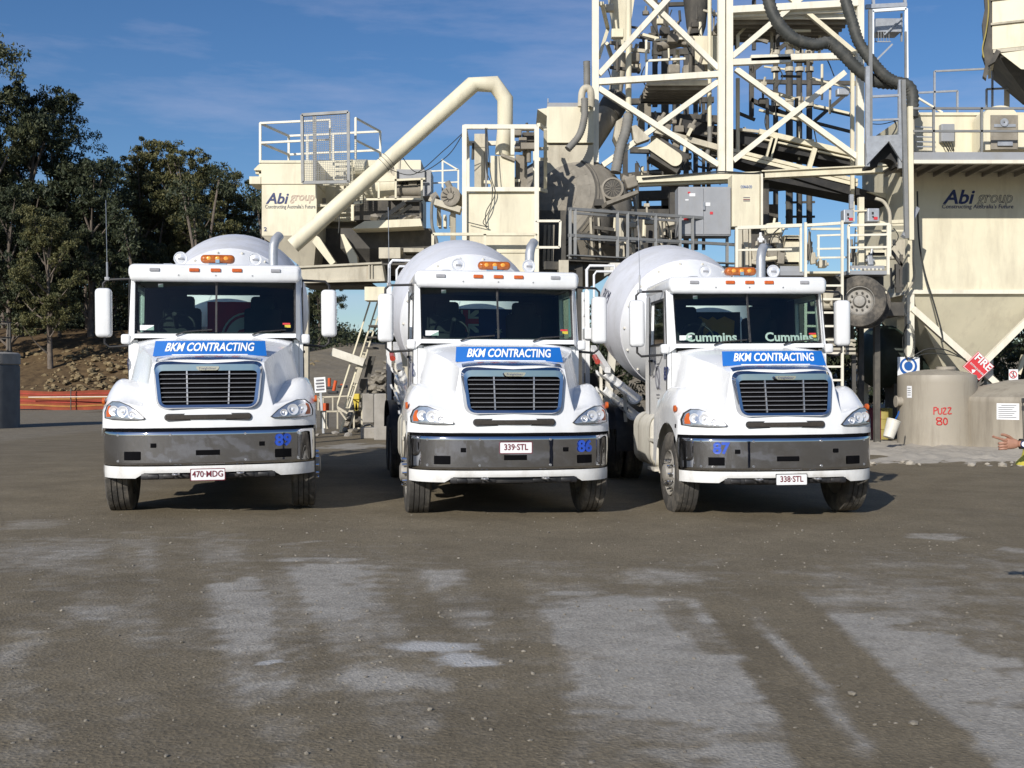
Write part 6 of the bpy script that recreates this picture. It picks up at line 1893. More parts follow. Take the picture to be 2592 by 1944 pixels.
TWh = W('trailer_wheels', 'dusty trailer wheels raised off the ground under the service platform', 'wheels', cp(1385, 1320, 27.3))
flat_wheel(TWh, cp(1392, 1090, 27.2), .655, (-.33, -1, .02), 0)
b = MB(); b.lathe(cp(1450, 1120, 27.9), (-.33, -1, .02), [(-.14, .38), (-.14, .52), (-.1, .63), (.1, .63), (.14, .52), (.14, .38)], 40); TWh.add(b, 'tyre', 'rubber', smooth=35)
b = MB(); b.cyl(cp(1385, 1090, 27.3), cp(1385, 1090, 27.3) + Vector((.7, 2.1, 0)), .09); b.span(at_depth(cp(1450, 1000, 28.2), 28.2), at_depth(cp(1560, 1120, 28.2), 28.6)); TWh.add(b, 'axle', 'dark_steel')
# cream post and platform parts low down, behind the mirror
b = MB(); u, v = cp(1050, 1490, 27.6), cp(1345, 1650, 27.6)
for k in range(4): b.beam(cp(1050, 1500 + 45 * k, 27.4), cp(1345, 1480 + 45 * k + 20, 27.6), .06)
b.beam(cp(1240, 1480, 27.6), cp(1340, 1560, 27.6), .06)
PF.add(b, 'step_grating', 'cream_dirty')
PF.bar(cp(1330, 1640, 28), (cp(1330, 0, 28).x, 28, 0), .10, 'leg', 'dark_steel')

# --- silo with lettering, right
D = 30.0
x0, x1 = c7(513, 0, D).x, c7(513, 0, D).x + 4.05
zw, zb_, zp = 7.47, c7(0, 345, D).z, c6(0, 680, D).z
SL = W('storage_silo', 'big cream rectangular silo with shaded dark lettering and a tapering base', 'silo', ((x0 + x1) / 2, D + 2, 0))
b = MB(); b.span((x0, D, zb_), (x1, D + 4, zw)); wl_ = SL.add(b, 'wall', 'cream')
b = MB(); b.span((x0 + .02, D + .02, zw + .002), (x1 - .02, D + 3.98, zp)); b.span((x0 - .02, D - .03, zp - .06), (x1, D + .02, zp + .02)); SL.add(b, 'parapet', 'cream')
b = MB(); b.span((x0 - .03, D - .05, zb_ - .12), (x1 + .03, D + 4.05, zb_ - .004)); SL.add(b, 'flange', 'pale')
b = MB(); taper(b, x0 + .08, x1 - .08, D + .03, D + 3.9, zb_ - .10, x0 + 1.75, x1 - 1.75, D + 1.5, D + 2.5, 1.7); SL.add(b, 'hopper', 'cream')
for x in (x0 + .07, x1 - .07):
    for y in (D + .07, D + 3.93): SL.bar((x, y, 0), (x, y, zb_ - .11), .20, 'leg', 'pale')
za, zc_ = c7(0, 465, D).z, c7(0, 960, D).z
SL.bar(c7(540, 470, D - .02), c7(1092, 962, D - .02), .17, 'brace', 'pale'); SL.bar((x1 - .1, D - .04, c7(0, 390, D).z), c7(985, 850, D - .04), .16, 'brace', 'pale')
SL.bar(c7(1275, 775, 31.8), c7(1235, 900, 31.8), .12, 'brace', 'cream')
s0, s1 = c6(1152, 1186, D), c6(1345, 1104, D)
SL.words('Abi', 'navy', s0.x, s1.x, s0.z, D - .002, s1.z - s0.z, 'company_lettering', shear=.25, bold=.02, parent=wl_)
t0, t1 = c6(1355, 1186, D), c6(1572, 1128, D)
SL.words('group', 'grey_letter', t0.x, t1.x, t0.z, D - .002, (t1.z - t0.z) * 1.2, 'company_lettering', shear=.25, parent=wl_, hollow=True)
t0, t1 = c6(1148, 1240, D), c6(1575, 1216, D)
SL.words("Constructing Australia's Future", 'navy', t0.x, t1.x, t0.z, D - .002, t1.z - t0.z, 'motto_lettering', shear=.1, parent=wl_)
# walkway round the top
dk = 28.0
zk = c6(0, 945, dk).z
xk = c6(938, 0, dk).x
b = MB(); b.span((xk, dk, zk + .14), (x1 + .5, dk + .10, zk - .06)); SL.add(b, 'walkway_beam', 'grey')
b = MB(); b.span((xk, dk - .05, zk - .07), (x1 + .5, dk + .08, zk - .16)); SL.add(b, 'walkway_edge', 'pale')
b = MB(); b.span((xk + .05, dk + .10, zk + .05), (x1 + .5, D - .01, zk - .0))
for k in range(12): b.span((xk + .1 + k * .45, dk + .1, zk), (xk + .14 + k * .45, D - .01, zk - .12))
SL.add(b, 'walkway_deck', 'brown_dust')
for f in (1.0, .50):
    SL.bar((xk, dk + .03, zk + .1 + f * 1.18), (x1 + .5, dk + .03, zk + .1 + f * 1.18), .055, 'rail', 'grey_rail')
for x in (xk + .02, c6(1100, 0, dk).x, c6(1388, 0, dk).x, x1):
    SL.bar((x, dk + .03, zk), (x, dk + .03, zk + 1.3), .055, 'post', 'grey_rail')
for p_, q_ in (((1103, 428), (1640, 402)), ((1103, 428), (1103, 700)), ((1450, 415), (1450, 680)), ((945, 560), (1240, 545)), ((1240, 545), (1240, 680)), ((1415, 535), (1660, 525)), ((1415, 535), (1415, 680)), ((1000, 585), (1150, 675)), ((1000, 585), (1000, 710))):
    SL.bar(c6(*p_, 30.6), c6(*q_, 30.6), .05, 'rail', 'pale' if p_[0] == 1000 else 'galv')
b = MB()
for k in range(5): b.beam(c6(975, 760 + 30 * k, 29.5), c6(1098, 765 + 29 * k, 29.5), .03)
b.beam(c6(975, 720, 29.5), c6(985, 910, 29.5), .04); SL.add(b, 'step_rungs', 'galv')
p, q = c6(1145, 742, 29.8), c6(1225, 848, 29.8)
b = MB(); b.span((p.x, 29.8, p.z), (q.x, 30.0, q.z), bevel=.02); jb = SL.add(b, 'junction_box', 'grey')
b = MB()
for k in range(4): b.path([c6(1150 + 18 * k, 845, 29.85), c6(1165 + 16 * k, 870, 29.8), c6(1190 + 10 * k, 905, 29.9)], .015, 5, smooth=4)
SL.add(b, 'cable', 'cable', jb)
# rounded motor cover on the walkway
b = MB()
u0, u1, v0, v1 = c6(1398, 0, 29.2).x, c6(1602, 0, 29.2).x, c6(0, 900, 29.2).z, c6(0, 632, 29.2).z
cxm, hwm = (u0 + u1) / 2, (u1 - u0) / 2
loop = [(u0, 29.2, v0), (u1, 29.2, v0)] + [(cxm + hwm * math.cos(R(k)), 29.2, v1 - .32 + .32 * math.sin(R(k))) for k in range(0, 181, 15)]
b.poly(loop, (0, .75, 0)); mc = SL.add(b, 'motor_cover', 'cream', smooth=40)
b = MB(); u, v = c6(1442, 690, 29.15), c6(1602, 895, 29.15); b.span((u.x, 29.15, u.z), (v.x, 29.19, v.z)); SL.add(b, 'cover_door', 'brown_dust', mc)
b = MB(); b.lathe(c6(1520, 735, 29.13), (0, -1, 0), [(0, .11), (.03, .11), (.03, .08), (.02, .02)], 20); b.span(at_depth(c6(1460, 745, 29.14), 29.13), at_depth(c6(1590, 762, 29.14), 29.15)); b.span(at_depth(c6(1480, 850, 29.13), 29.10), at_depth(c6(1570, 875, 29.13), 29.15)); SL.add(b, 'cover_vent', 'galv', mc)
u, v = c6(1605, 690, 29.4), c6(1700, 890, 29.4); b = MB(); b.span((u.x, 29.4, u.z), (v.x, 29.9, v.z)); SL.add(b, 'motor_cover', 'cream')
# galvanised corner column and cables
SL.bar(c6(915, 480, 27.9), c6(935, 1430, 27.9), .10, 'corner_column', 'grey_rail'); SL.bar(c6(915, 1420, 27.9), c6(1000, 1250, 28.4), .10, 'brace', 'galv')
SL.bar(c6(955, 640, 27.95), c6(962, 1440, 27.95), .12, 'corner_column', 'cream')
b = MB(); b.path([c7(x, y, 29.7) for x, y in ((555, -150), (550, 150), (555, 260), (520, 340), (485, 400), (480, 460), (500, 520))], .035, 7, smooth=6); SL.add(b, 'conduit', 'cream_dirty')
b = MB(); b.path([c7(x, y, 29.6) for x, y in ((575, -300), (585, 0), (620, 220), (680, 420), (735, 620), (740, 690))], .022, 6, smooth=6); SL.add(b, 'cable', 'cable')
b = MB(); b.path([c7(x, y, 29.5) for x, y in ((560, 775), (640, 735), (760, 740), (880, 800))], .018, 6, smooth=6); b.path([c7(x, y, 29.5) for x, y in ((545, 790), (640, 765), (780, 770), (890, 800))], .014, 6, smooth=6); SL.add(b, 'cable', 'cable')
for k in range(4):
    b = MB(); o_ = c7(515, 690, 29.6); b.path([o_ + Vector(((.20 + .015 * k) * .7 * math.cos(R(a_)), -.02 * k, (.42 + .03 * k) * math.sin(R(a_)))) for a_ in range(0, 360, 20)], .008, 5, closed=True); SL.add(b, 'cable_coil', 'cable')
# --- galvanised gusset frame and access frame left of the silo
AF = W('access_frame', 'galvanised access frame with an arched gusset between the lattice tower and silo', 'frame', c6(810, 1010, 28.4))
for x, y0, y1, w_, m_ in ((700, 400, 1000, .10, 'galv'), (718, 60, 830, .09, 'grey_rail'), (895, 480, 1010, .09, 'galv')): AF.bar(c6(x, y0, 28.6), c6(x, y1, 28.6), w_, 'column', m_)
for p_, q_, w_ in (((690, 582), (895, 572), .06), ((690, 722), (900, 715), .05), ((690, 840), (905, 828), .16)): AF.bar(c6(*p_, 28.6), c6(*q_, 28.6), w_, 'crossbeam', 'galv')
b = MB(); b.poly([c6(x, y, 28.5) for x, y in ((692, 850), (830, 846), (700, 985))], (0, .08, 0)); AF.add(b, 'gusset', 'galv')
b = MB(); b.poly([c6(x, y, 28.5) for x, y in ((830, 846), (915, 843), (915, 960), (905, 965))], (0, .08, 0)); AF.add(b, 'gusset', 'galv')
b = MB(); arch = [c6(815 + 55 * math.cos(R(a_)), 1000 - 48 * math.sin(R(a_)), 28.9) for a_ in range(0, 181, 20)]
b.poly([c6(915, 1005, 28.9), c6(905, 960, 28.9), c6(830, 850, 28.9), c6(705, 990, 28.9), c6(705, 1005, 28.9)] + arch[::-1], (0, .5, 0)); AF.add(b, 'arched_plate', 'belt')
b = MB(); b.path([c6(x, y, 28.7) for x, y in ((700, 740), (780, 745), (850, 730), (890, 720))], .012, 5, smooth=4); b.path([c6(x, y, 28.7) for x, y in ((860, 720), (875, 760), (850, 810))], .02, 5, smooth=4); AF.add(b, 'cable', 'cable')
AF.bar(c6(930, 190, 29), c6(930, 480, 29), .05, 'column', 'grey_rail')
BF = W('bright_frame', 'bright white tubular frame standing tall against the sky beside the lattice tower', 'frame', c6(830, 480, 32))
for p_, q_ in (((730, 66), (932, 52)), ((932, 52), (936, 470)), ((730, 66), (728, 365))): BF.bar(c6(*p_, 32), c6(*q_, 32), .085, 'tube', 'bluewhite')
b = MB(); b.beam(c6(690, 42, 32.3), c6(935, 30, 32.3), .12); BF.add(b, 'top_beam', 'galv')
BF.bar(c6(735, 0, 32.4), c6(738, 40, 32.4), .08, 'tube', 'galv'); BF.bar(c6(925, -40, 32.4), c6(925, 40, 32.4), .08, 'tube', 'galv')
b = MB(); u, v = c6(750, 110, 32.6), c6(905, 190, 32.6); b.span((u.x, 32.6, u.z), (v.x, 33.2, v.z - .0))
for k in range(6): b.beam(c6(750 + 16 * k, 190, 32.6), c6(750 + 16 * k, 250, 32.7), .02)
b.beam(c6(745, 250, 32.6), c6(840, 250, 32.6), .03); b.beam(c6(905, 80, 32.6), c6(905, 250, 32.8), .05)
b.beam(c6(850, 265, 32.6), c6(745, 370, 32.6), .05); b.beam(c6(905, 110, 32.55), c6(800, 210, 32.55), .04)
BF.add(b, 'hanging_cage', 'galv')
M['yellow_dull'] = pmat('dull_yellow', (0.33, 0.27, 0.07), 0.7, var=0.2)
# --- dust collector top right
DC = W('dust_collector', 'cream flanged dust collector box with a ragged canvas edge, high above the silo', 'dust collector', c6(1450, 300, 29))
DC.o.rotation_euler = (0, 0, R(-21))
xa, xb = c6(1450, 0, 29).x, c6(1450, 0, 29).x + 3.2
for y0, y1 in ((-300, -152), (-150, -2), (2, 142), (152, 296), ):
    b = MB(); b.span((xa, 29, c6(0, y0, 29).z), (xb, 31.6, c6(0, y1, 29).z)); DC.add(b, 'panel', 'cream')
for y in (147, -1):
    b = MB(); b.span((xa - .04, 28.94, c6(0, y - 6, 29).z), (xb, 31.6, c6(0, y + 6, 29).z)); DC.add(b, 'flange', 'cream_dirty')
b = MB(); b.span((xa + .02, 28.97, c6(0, 300, 29).z), (xb, 31.6, c6(0, 320, 29).z)); DC.add(b, 'flange', 'cream_dirty')
b = MB(); taper(b, xa + .1, xb, 29.05, 31.5, c6(0, 322, 29).z, xa + .9, xb - .2, 29.9, 31.0, c6(0, 540, 29).z); DC.add(b, 'hopper', 'dark_steel')
b = MB(); b.poly([c6(x, y, 28.96) for x, y in ((1500, 325), (1660, 318), (1660, 440), (1610, 430))], (0, .03, 0)); DC.add(b, 'skirt_panel', 'cream')
b = MB()
ed = [(1448, -100), (1400, -80), (1408, 40), (1392, 130), (1400, 240), (1392, 320), (1410, 380), (1395, 450), (1415, 470), (1432, 380), (1476, 300), (1450, 150)]
b.poly([c6(x, y, 29.02) for x, y in ed], (0, .25, 0)); DC.add(b, 'canvas_edge', 'dark_steel')
b = MB(); b.path([c6(x, y, 28.9) for x, y in ((1432, -60), (1438, 60), (1425, 180), (1405, 280), (1412, 340))], .018, 7, smooth=6); DC.add(b, 'yellow_hose', 'yellow_dull')
b = MB(); b.poly([c6(x, y, 28.95) for x, y in ((1432, 390), (1476, 298), (1500, 310), (1470, 370))], (0, .2, 0)); DC.add(b, 'bracket', 'dark_steel')
for u in ((1560, 600), (1620, 590), (1590, 640), (1660, 600)):
    b = MB(); b.box(c6(*u, 30.2), (.3, .4, .36), bevel=.06); b.cyl(c6(u[0], u[1] - 60, 30.2), c6(u[0], u[1] + 60, 30.2), .1); DC.add(b, 'outlet_gear', 'dark_steel')
for x in (xa + .5, xb - .4): DC.bar((x, 31.3, c6(0, 320, 29).z), (x, 31.3, zp), .14, 'leg', 'cream_dirty')
# --- black ribbed hoses
h = corrugated([c6(x, y, 29 + i * .0) for i, (x, y) in enumerate(((85, -120), (118, 40), (170, 145), (265, 235), (385, 268), (470, 258), (555, 325), (640, 412), (745, 485), (850, 500), (925, 505), (968, 560), (968, 705)))], .165)
tag(rehome(h.build('ribbed_hose', 'hose', smooth=60), c6(968, 705, 29)), 'thick black ribbed hose snaking across the tower and dropping to the silo walkway', 'hose', 'ribbed hoses on the plant')
h = corrugated([c6(x, y, 28.75) for x, y in ((545, -120), (575, 20), (612, 140), (645, 245), (705, 340), (790, 440), (850, 482), (900, 500))], .15)
tag(rehome(h.build('ribbed_hose', 'hose', smooth=60), c6(900, 500, 28.75)), 'thick black ribbed hose coming straight down the tower to join the snaking one', 'hose', 'ribbed hoses on the plant')
b = MB(); b.path([c6(968, 700, 29), c6(972, 800, 29), c6(985, 910, 29)], .06, 10); o = rehome(b.build('drop_pipe', 'cream_dirty', smooth=50), c6(985, 910, 29))
tag(o, 'thin dusty pipe continuing down from the hose end to the silo walkway', 'pipe')

M['shade_green'] = pmat('shade_green_paint', (0.018, 0.03, 0.024), 0.5, var=0.4, dirt=((0.06, 0.07, 0.055), 0.6, 2, 2))
# --- water tanks
def tank(name, label, cx, cy, r, h, dome, mat='tank'):
    w = W(name, label, 'water tank', (cx, cy, 0), 'beige plastic tanks beside the silo')
    b = MB(); prof = [(0.0, r), (.06, r * 1.004)]
    for k in range(1, 9): prof += [(h * k / 9, r), (h * k / 9 + .012, r * 1.002)]
    prof += [(h - .05, r), (h, r * .985), (h + dome * .5, r * .72), (h + dome * .9, r * .32), (h + dome, .001)]
    b.lathe((cx, cy, 0), (0, 0, 1), prof, 64); o = w.add(b, 'shell', mat, smooth=30)
    b = MB(); b.lathe((cx + r * .2, cy - r * .1, h + dome * .9), (0, 0, 1), [(0, .24), (.07, .24), (.08, .2), (.08, 0)], 24); w.add(b, 'lid', mat, o, smooth=40)
    return w, o
d1 = 27.9
cx1 = c7(703, 0, d1).x; r1 = c7(948, 0, d1).x - cx1
z1 = c7(0, 905, d1 - r1).z
t1, o1 = tank('water_tank', 'smaller beige plastic tank with red hand-painted PUZZ 80', cx1, d1, r1, z1, .16)
def wrap(obj, base, cx, cy, r):
    for v in obj.data.vertices:
        p = v.co + base
        off = (cy - r) - p.y
        a_ = (p.x - cx) / r
        v.co = Vector((cx + (r + off) * math.sin(a_), cy - (r + off) * math.cos(a_), p.z)) - base
def decal(w, par, u, v, d, cx, cy, r, mat, name, off=.006, n=8):
    p, q = c7(*u, d), c7(*v, d)
    b = MB(); b.grid([[(p.x + (q.x - p.x) * i / n, cy - r - off, z) for i in range(n + 1)] for z in (p.z, q.z)])
    o = w.add(b, name, mat, par); wrap(o, w.base, cx, cy, r); return o
fd = d1 - r1
# hand-painted strokes
def strokes(w, par, L, d, cx, cy, r, mat, name, wd):
    b = MB()
    for S in L: b.path([at_depth(c7(x, y, d), cy - r - .004) for x, y in S], wd, 5, smooth=3)
    o = w.add(b, name, mat, par); wrap(o, w.base, cx, cy, r); return o
strokes(t1, o1, [[(690, 1120), (690, 1165)], [(688, 1120), (705, 1118), (710, 1132), (692, 1142)], [(716, 1122), (718, 1155), (730, 1162), (738, 1150), (738, 1122)], [(744, 1124), (764, 1122), (746, 1160), (768, 1160)], [(774, 1122), (796, 1120), (776, 1158), (800, 1158)],
                 [(735, 1188), (710, 1186), (708, 1202), (735, 1212), (735, 1230), (710, 1230), (712, 1212), (736, 1198), (735, 1188)], [(756, 1186), (747, 1208), (756, 1230), (770, 1222), (770, 1196), (756, 1186)]], fd, cx1, d1, r1, 'paint_red', 'painted_lettering', .016)
lb = decal(t1, o1, (500, 977), (542, 1056), fd, cx1, d1, r1, 'sign_white', 'label')
for k in range(4): decal(t1, lb, (506, 990 + 15 * k), (534, 995 + 15 * k), fd, cx1, d1, r1, 'grey_letter', 'label_print', .009, 3)
b = MB(); b.cyl((cx1 - r1 - .12, d1 - .1, 1.15), (cx1 - r1 + .1, d1 - .1, 1.15), .12, seg=18); b.cyl((cx1 - r1 - .14, d1 - .1, 1.15), (cx1 - r1 - .11, d1 - .1, 1.15), .15, seg=18); t1.add(b, 'outlet', 'tank', smooth=40)
r2 = 1.95; d2 = 27.6
cx2 = c7(893, 0, d2 - .5).x + r2
z2 = c7(0, 1052, d2 - r2).z
t2, o2 = tank('water_tank', 'wide low beige plastic tank with a domed top and white printed notice', cx2, d2, r2, z2, .46)
fd = d2 - r2
lb = decal(t2, o2, (1088, 1092), (1231, 1200), d2 - 1.65, cx2, d2, r2, 'sign_white', 'notice')
for k in range(7): decal(t2, lb, (1100 + (20 if k == 0 else 0), 1104 + 13 * k), (1215 - 12 * (k % 3), 1108 + 13 * k), d2 - 1.65, cx2, d2, r2, 'grey_letter', 'notice_print', .012, 6)
b = MB(); b.path([at_depth(c7(1262, 1075, fd), fd - .03), at_depth(c7(1268, 1320, fd), fd - .03)], .012, 6); b.box(at_depth(c7(1264, 1072, fd), fd - .05), (.08, .06, .12), bevel=.02)
t2.add(b, 'level_cord', 'black')
# white bucket
BK = W('tipped_bucket', 'white bucket tipped against the smaller beige tank', 'bucket', c7(405, 1330, 26.3))
b = MB(); b.lathe(c7(385, 1315, 26.3), (.34, .10, .93), [(0, 0.0), (0, .13), (.42, .165), (.43, .175), (.45, .175), (.45, .155), (.40, .15), (.05, .12), (.05, 0)], 28); BK.add(b, 'bucket_shell', 'offwhite', smooth=40)
b = MB(); b.path([c7(432, 1195, 26.2), c7(446, 1170, 26.3), c7(455, 1145, 26.4)], .02, 6); BK.add(b, 'bucket_handle', 'sign_blue')
# spilled slurry round the tanks
def heap(name, label, pts, h, mat, kind='structure', seed=1, ny=40, nx=60, edge=.9):
    xs = [p[0] for p in pts]; ys = [p[1] for p in pts]
    x0, x1, y0, y1 = min(xs), max(xs), min(ys), max(ys)
    b = MB(); rows = []
    for j in range(ny + 1):
        row = []
        for i in range(nx + 1):
            u, v = i / nx, j / ny
            x, y = x0 + (x1 - x0) * u, y0 + (y1 - y0) * v
            wob = .10 * noise.noise(Vector((x * 1.3 + seed, y * 1.1, seed))) + .05 * noise.noise(Vector((x * 4, y * 4, seed)))
            e = min(u + wob, 1 - u + wob, (v + wob) * .8, 1 - v + wob)
            z = h * min(1, max(-.2, (e - .06) * 4.5)) + .07 * noise.noise(Vector((x * 1.7, y * 1.7, seed + 4))) + .05 * noise.noise(Vector((x * 5, y * 5, seed + 9)))
            row.append((x, y, gz(x, y) + z - .03))
        rows.append(row)
    b.grid(rows)
    return tag(b.build(name, mat, smooth=30), label, None, None, kind)
heap('slurry_ground', None, [(6.9, 21.9), (16, 31)], .11, 'mud', seed=3, ny=70, nx=90)
rnd = random.Random(9)
for i in range(20):
    x = rnd.uniform(7.4, 12.8); y = 22.5 + rnd.uniform(-.35, .6)
    b = MB(); b.rock((0, 0, 0), rnd.uniform(.04, .12), rnd)
    o = b.build('slurry_lump', 'mud'); o.location = (x, y, gz(x, y) + .03)
    tag(o, 'pale broken lump of dried slurry along the edge of the spill', 'rubble lump', 'lumps of dried slurry')
# signs at the silo legs
def sign(name, label, p, q, y, mat='sign_white'):
    w = W(name, label, 'sign', ((p.x + q.x) / 2, y, q.z))
    b = MB(); b.span((p.x, y, p.z), (q.x, y + .012, q.z)); return w, w.add(b, 'panel', mat)
w, o = sign('ppe_sign', 'white sign with a blue disc of a masked head on the silo leg', c7(446, 787, 29.6), c7(590, 968, 29.6), 29.6)
c_ = c7(516, 848, 29.6)
b = MB(); b.lathe((c_.x, 29.597, c_.z), (0, -1, 0), [(0, .24), (.004, .24), (.004, 0)], 36); dsc = w.add(b, 'disc', 'sign_blue')
b = MB(); b.lathe((c_.x, 29.592, c_.z + .01), (0, -1, 0), [(0, .175), (.004, .175), (.004, .12), (0, .12)], 30); b.poly([(c_.x + .11 * math.cos(R(a_)), 29.589, c_.z - .05 + .13 * math.sin(R(a_))) for a_ in range(200, 341, 20)]); w.add(b, 'face_symbol', 'sign_white', dsc)
b = MB(); b.lathe((c_.x, 29.588, c_.z - .01), (0, -1, 0), [(0, .11), (.004, .11), (.004, 0)], 24); w.add(b, 'mask_symbol', 'sign_blue', dsc)
for k in range(2):
    u, v = c7(462, 908 + 24 * k, 29.59), c7(574, 918 + 24 * k, 29.59); b = MB(); b.span((u.x, 29.590, u.z), (v.x, 29.597, v.z)); w.add(b, 'lettering_line', 'grey_letter')
cs = [c7(975, 750, 29.55), c7(1080, 850, 29.55), c7(980, 940, 29.55), c7(872, 850, 29.55)]
w = W('fire_sign', 'red diamond FIRE extinguisher sign hung on the silo brace', 'sign', cs[2])
b = MB(); b.poly(cs, (0, .014, 0)); pn = w.add(b, 'panel', 'sign_red')
m_ = sum(cs, Vector()) / 4
b = MB(); b.ring([m_ + (v - m_) * .96 for v in cs], [m_ + (v - m_) * .92 for v in cs], (0, -.006, 0)); w.add(b, 'border', 'sign_white', pn)
e_ = (cs[1] - cs[0]); ang = math.atan2(e_.z, e_.x)
t_ = c7(1008, 826, 29.53)
t = w.words('FIRE', 'sign_white', -.26, .26, 0, 29.535, .20, bold=.02, parent=pn)
for v in t.data.vertices:
    p = v.co + w.base; x_, z_ = p.x, p.z - .0
    z_ = p.z - 0
    u_, v_ = p.x, p.z
    v.co = Vector((t_.x + u_ * math.cos(ang) - v_ * math.sin(ang), p.y, t_.z + u_ * math.sin(ang) + v_ * math.cos(ang))) - w.base
t2_ = c7(966, 866, 29.53)
t = w.words('EXTINGUISHER', 'sign_white', -.24, .24, 0, 29.536, .05, parent=pn)
for v in t.data.vertices:
    p = v.co + w.base
    v.co = Vector((t2_.x + p.x * math.cos(ang) - p.z * math.sin(ang), p.y, t2_.z + p.x * math.sin(ang) + p.z * math.cos(ang))) - w.base
b = MB(); b.poly([c7(x, y, 29.535) for x, y in ((932, 868), (960, 872), (948, 888), (935, 893))]); w.add(b, 'arrow_symbol', 'sign_white', pn)
w, o = sign('no_entry_sign', 'small white sign with a red struck circle beside the silo brace', c7(1176, 868, 29.5), c7(1236, 940, 29.5), 29.5)
c_ = c7(1204, 902, 29.49)
b = MB(); b.path([(c_.x + .095 * math.cos(R(a_)), 29.492, c_.z + .095 * math.sin(R(a_))) for a_ in range(0, 360, 20)], .012, 5, closed=True); b.beam((c_.x - .065, 29.491, c_.z + .065), (c_.x + .065, 29.491, c_.z - .065), .02, .006); w.add(b, 'red_ring', 'sign_red', o)
b = MB(); b.sphere((c_.x + .01, 29.494, c_.z + .05), .018, 8, (1, .2, 1)); b.beam((c_.x, 29.494, c_.z + .03), (c_.x + .01, 29.494, c_.z - .03), .03, .006); b.beam((c_.x, 29.494, c_.z - .03), (c_.x - .035, 29.494, c_.z - .07), .015, .006); b.beam((c_.x, 29.494, c_.z - .03), (c_.x + .035, 29.494, c_.z - .07), .015, .006); w.add(b, 'walker_symbol', 'black', o)
b = MB(); b.beam((c_.x, 29.54, 0), (c_.x, 29.54, c_.z), .06); w.add(b, 'sign_post', 'galv')
# dark green cylinder added to fill the gap as shade
p = c7(350, 720, 33); w = W('shade_filler', 'added dark green cylinder standing in for the shade under the trailer wheels', 'tank', (p.x + .6, 33, 0))
b = MB(); b.lathe((p.x - .6, 33, p.z - .3), (1, .1, 0), [(0, .01), (.05, .5), (.2, .85), (.35, .95), (2.6, .95), (2.75, .85), (2.9, .5), (2.95, .01)], 36); w.add(b, 'shade_filler_shell', 'shade_green', smooth=40)
for dx in (.2, 1.6):
    b = MB(); b.span((p.x + dx, 32.6, 0), (p.x + dx + .2, 33.4, p.z - .9)); w.add(b, 'cradle', 'dark_steel')
# drums of fuel in the dark gap behind the platform
for i, (u, m_, lb) in enumerate((((290, 1130), 'maroon', 'dull red drum in the dark gap under the service platform'), ((345, 1160), 'yellow_dull', 'dull yellow drum in the dark gap under the service platform'))):
    p = c7(*u, 31.5); w = W('oil_drum', lb, 'drum', (p.x, 31.5, 0), 'drums under the platform')
    b = MB(); b.lathe((p.x, 31.5, 0), (0, 0, 1), [(0, .0), (0, .29), (.28, .285), (.29, .30), (.31, .285), (.58, .285), (.59, .30), (.61, .285), (.88, .29), (.9, .27), (.88, 0)], 26); w.add(b, 'drum_shell', m_, smooth=40)
    b = MB(); b.cyl((p.x + .15, 31.45, .86), (p.x + .15, 31.45, .91), .035, seg=12); w.add(b, 'bung', 'steel')

# --- things in the gap between the first two trucks
D = 33.0
w = W('leaning_stair', 'pale mobile stair of thin rails and rungs leaning between the first two trucks', 'stair', cg(330, 1365, D))
for i, (p_, q_) in enumerate((((240, 1155), (560, 150)), ((305, 1165), (590, 260)), ((345, 1170), (640, 240)), ((270, 1370), (480, 720)))):
    dd = D + .5 * (i % 2)
    w.bar(cg(*p_, dd), cg(*q_, dd), .045 if i < 3 else .08, 'rail', 'cream')
for k in range(9):
    t = k / 9; w.bar(cg(305 + 262 * t, 1165 - 830 * t, D + .5), cg(345 + 262 * t, 1170 - 830 * t, D), .03, 'rung', 'cream')
for k, (x, y) in enumerate(((560, 485), (545, 580), (540, 668))):
    b = MB(); u = cg(x, y, D); b.box(u, (.30, .7, .05)); w.add(b, 'tread', 'dark_steel')
b = MB(); b.beam(cg(200, 697, D - .2), cg(470, 788, D - .2), .24, .10); w.add(b, 'plank', 'offwhite')
for p_, q_, w_ in (((475, 730), (400, 960), .14), ((440, 780), (480, 830), .12), ((235, 1155), (330, 1215), .06), ((240, 1160), (320, 1270), .05), ((400, 840), (470, 790), .06)): w.bar(cg(*p_, D), cg(*q_, D), w_, 'stair_frame', 'cream_dirty')
u, v = cg(485, 735, D + .2), cg(560, 915, D + .2); b = MB(); b.poly([cg(510, 735, D + .2), cg(565, 735, D + .2), cg(520, 915, D + .2), cg(470, 915, D + .2)], (0, .05, 0)); w.add(b, 'side_plate', 'dark_steel')
u, v = cg(430, 925, D + .3), cg(490, 1045, D + .3); b = MB(); b.span((u.x, D + .3, u.z), (v.x, D + .6, v.z)); w.add(b, 'base_box', 'dark_steel')
for i, (L, lb) in enumerate(((((105, 1200), (390, 1196), 1345), 'low pale pipe barrier in front of the leaning stair'), (((80, 1080), (335, 1070), 1190), 'far pale pipe barrier behind the leaning stair'))):
    dd = 34.5 + 3 * i
    w = W('pipe_barrier', lb, 'barrier', at_depth(cg(240, L[2], dd), dd), 'pipe barriers between the trucks')
    w.bar(cg(*L[0], dd), cg(*L[1], dd), .05, 'rail', 'cream_dirty')
    for x in (L[0][0] + 5, L[0][0] + 45, (L[0][0] + L[1][0]) // 2, L[1][0] - 5): w.bar(cg(x, L[0][1], dd), cg(x, L[2], dd), .05, 'post', 'cream_dirty')
    w.bar(cg(L[0][0], L[0][1], dd), cg(L[0][0] + 60, L[2], dd), .04, 'brace', 'cream_dirty')
w = W('gate_frame', 'pale tubular gate frame standing right of the leaning stair', 'gate', cg(420, 1345, 34))
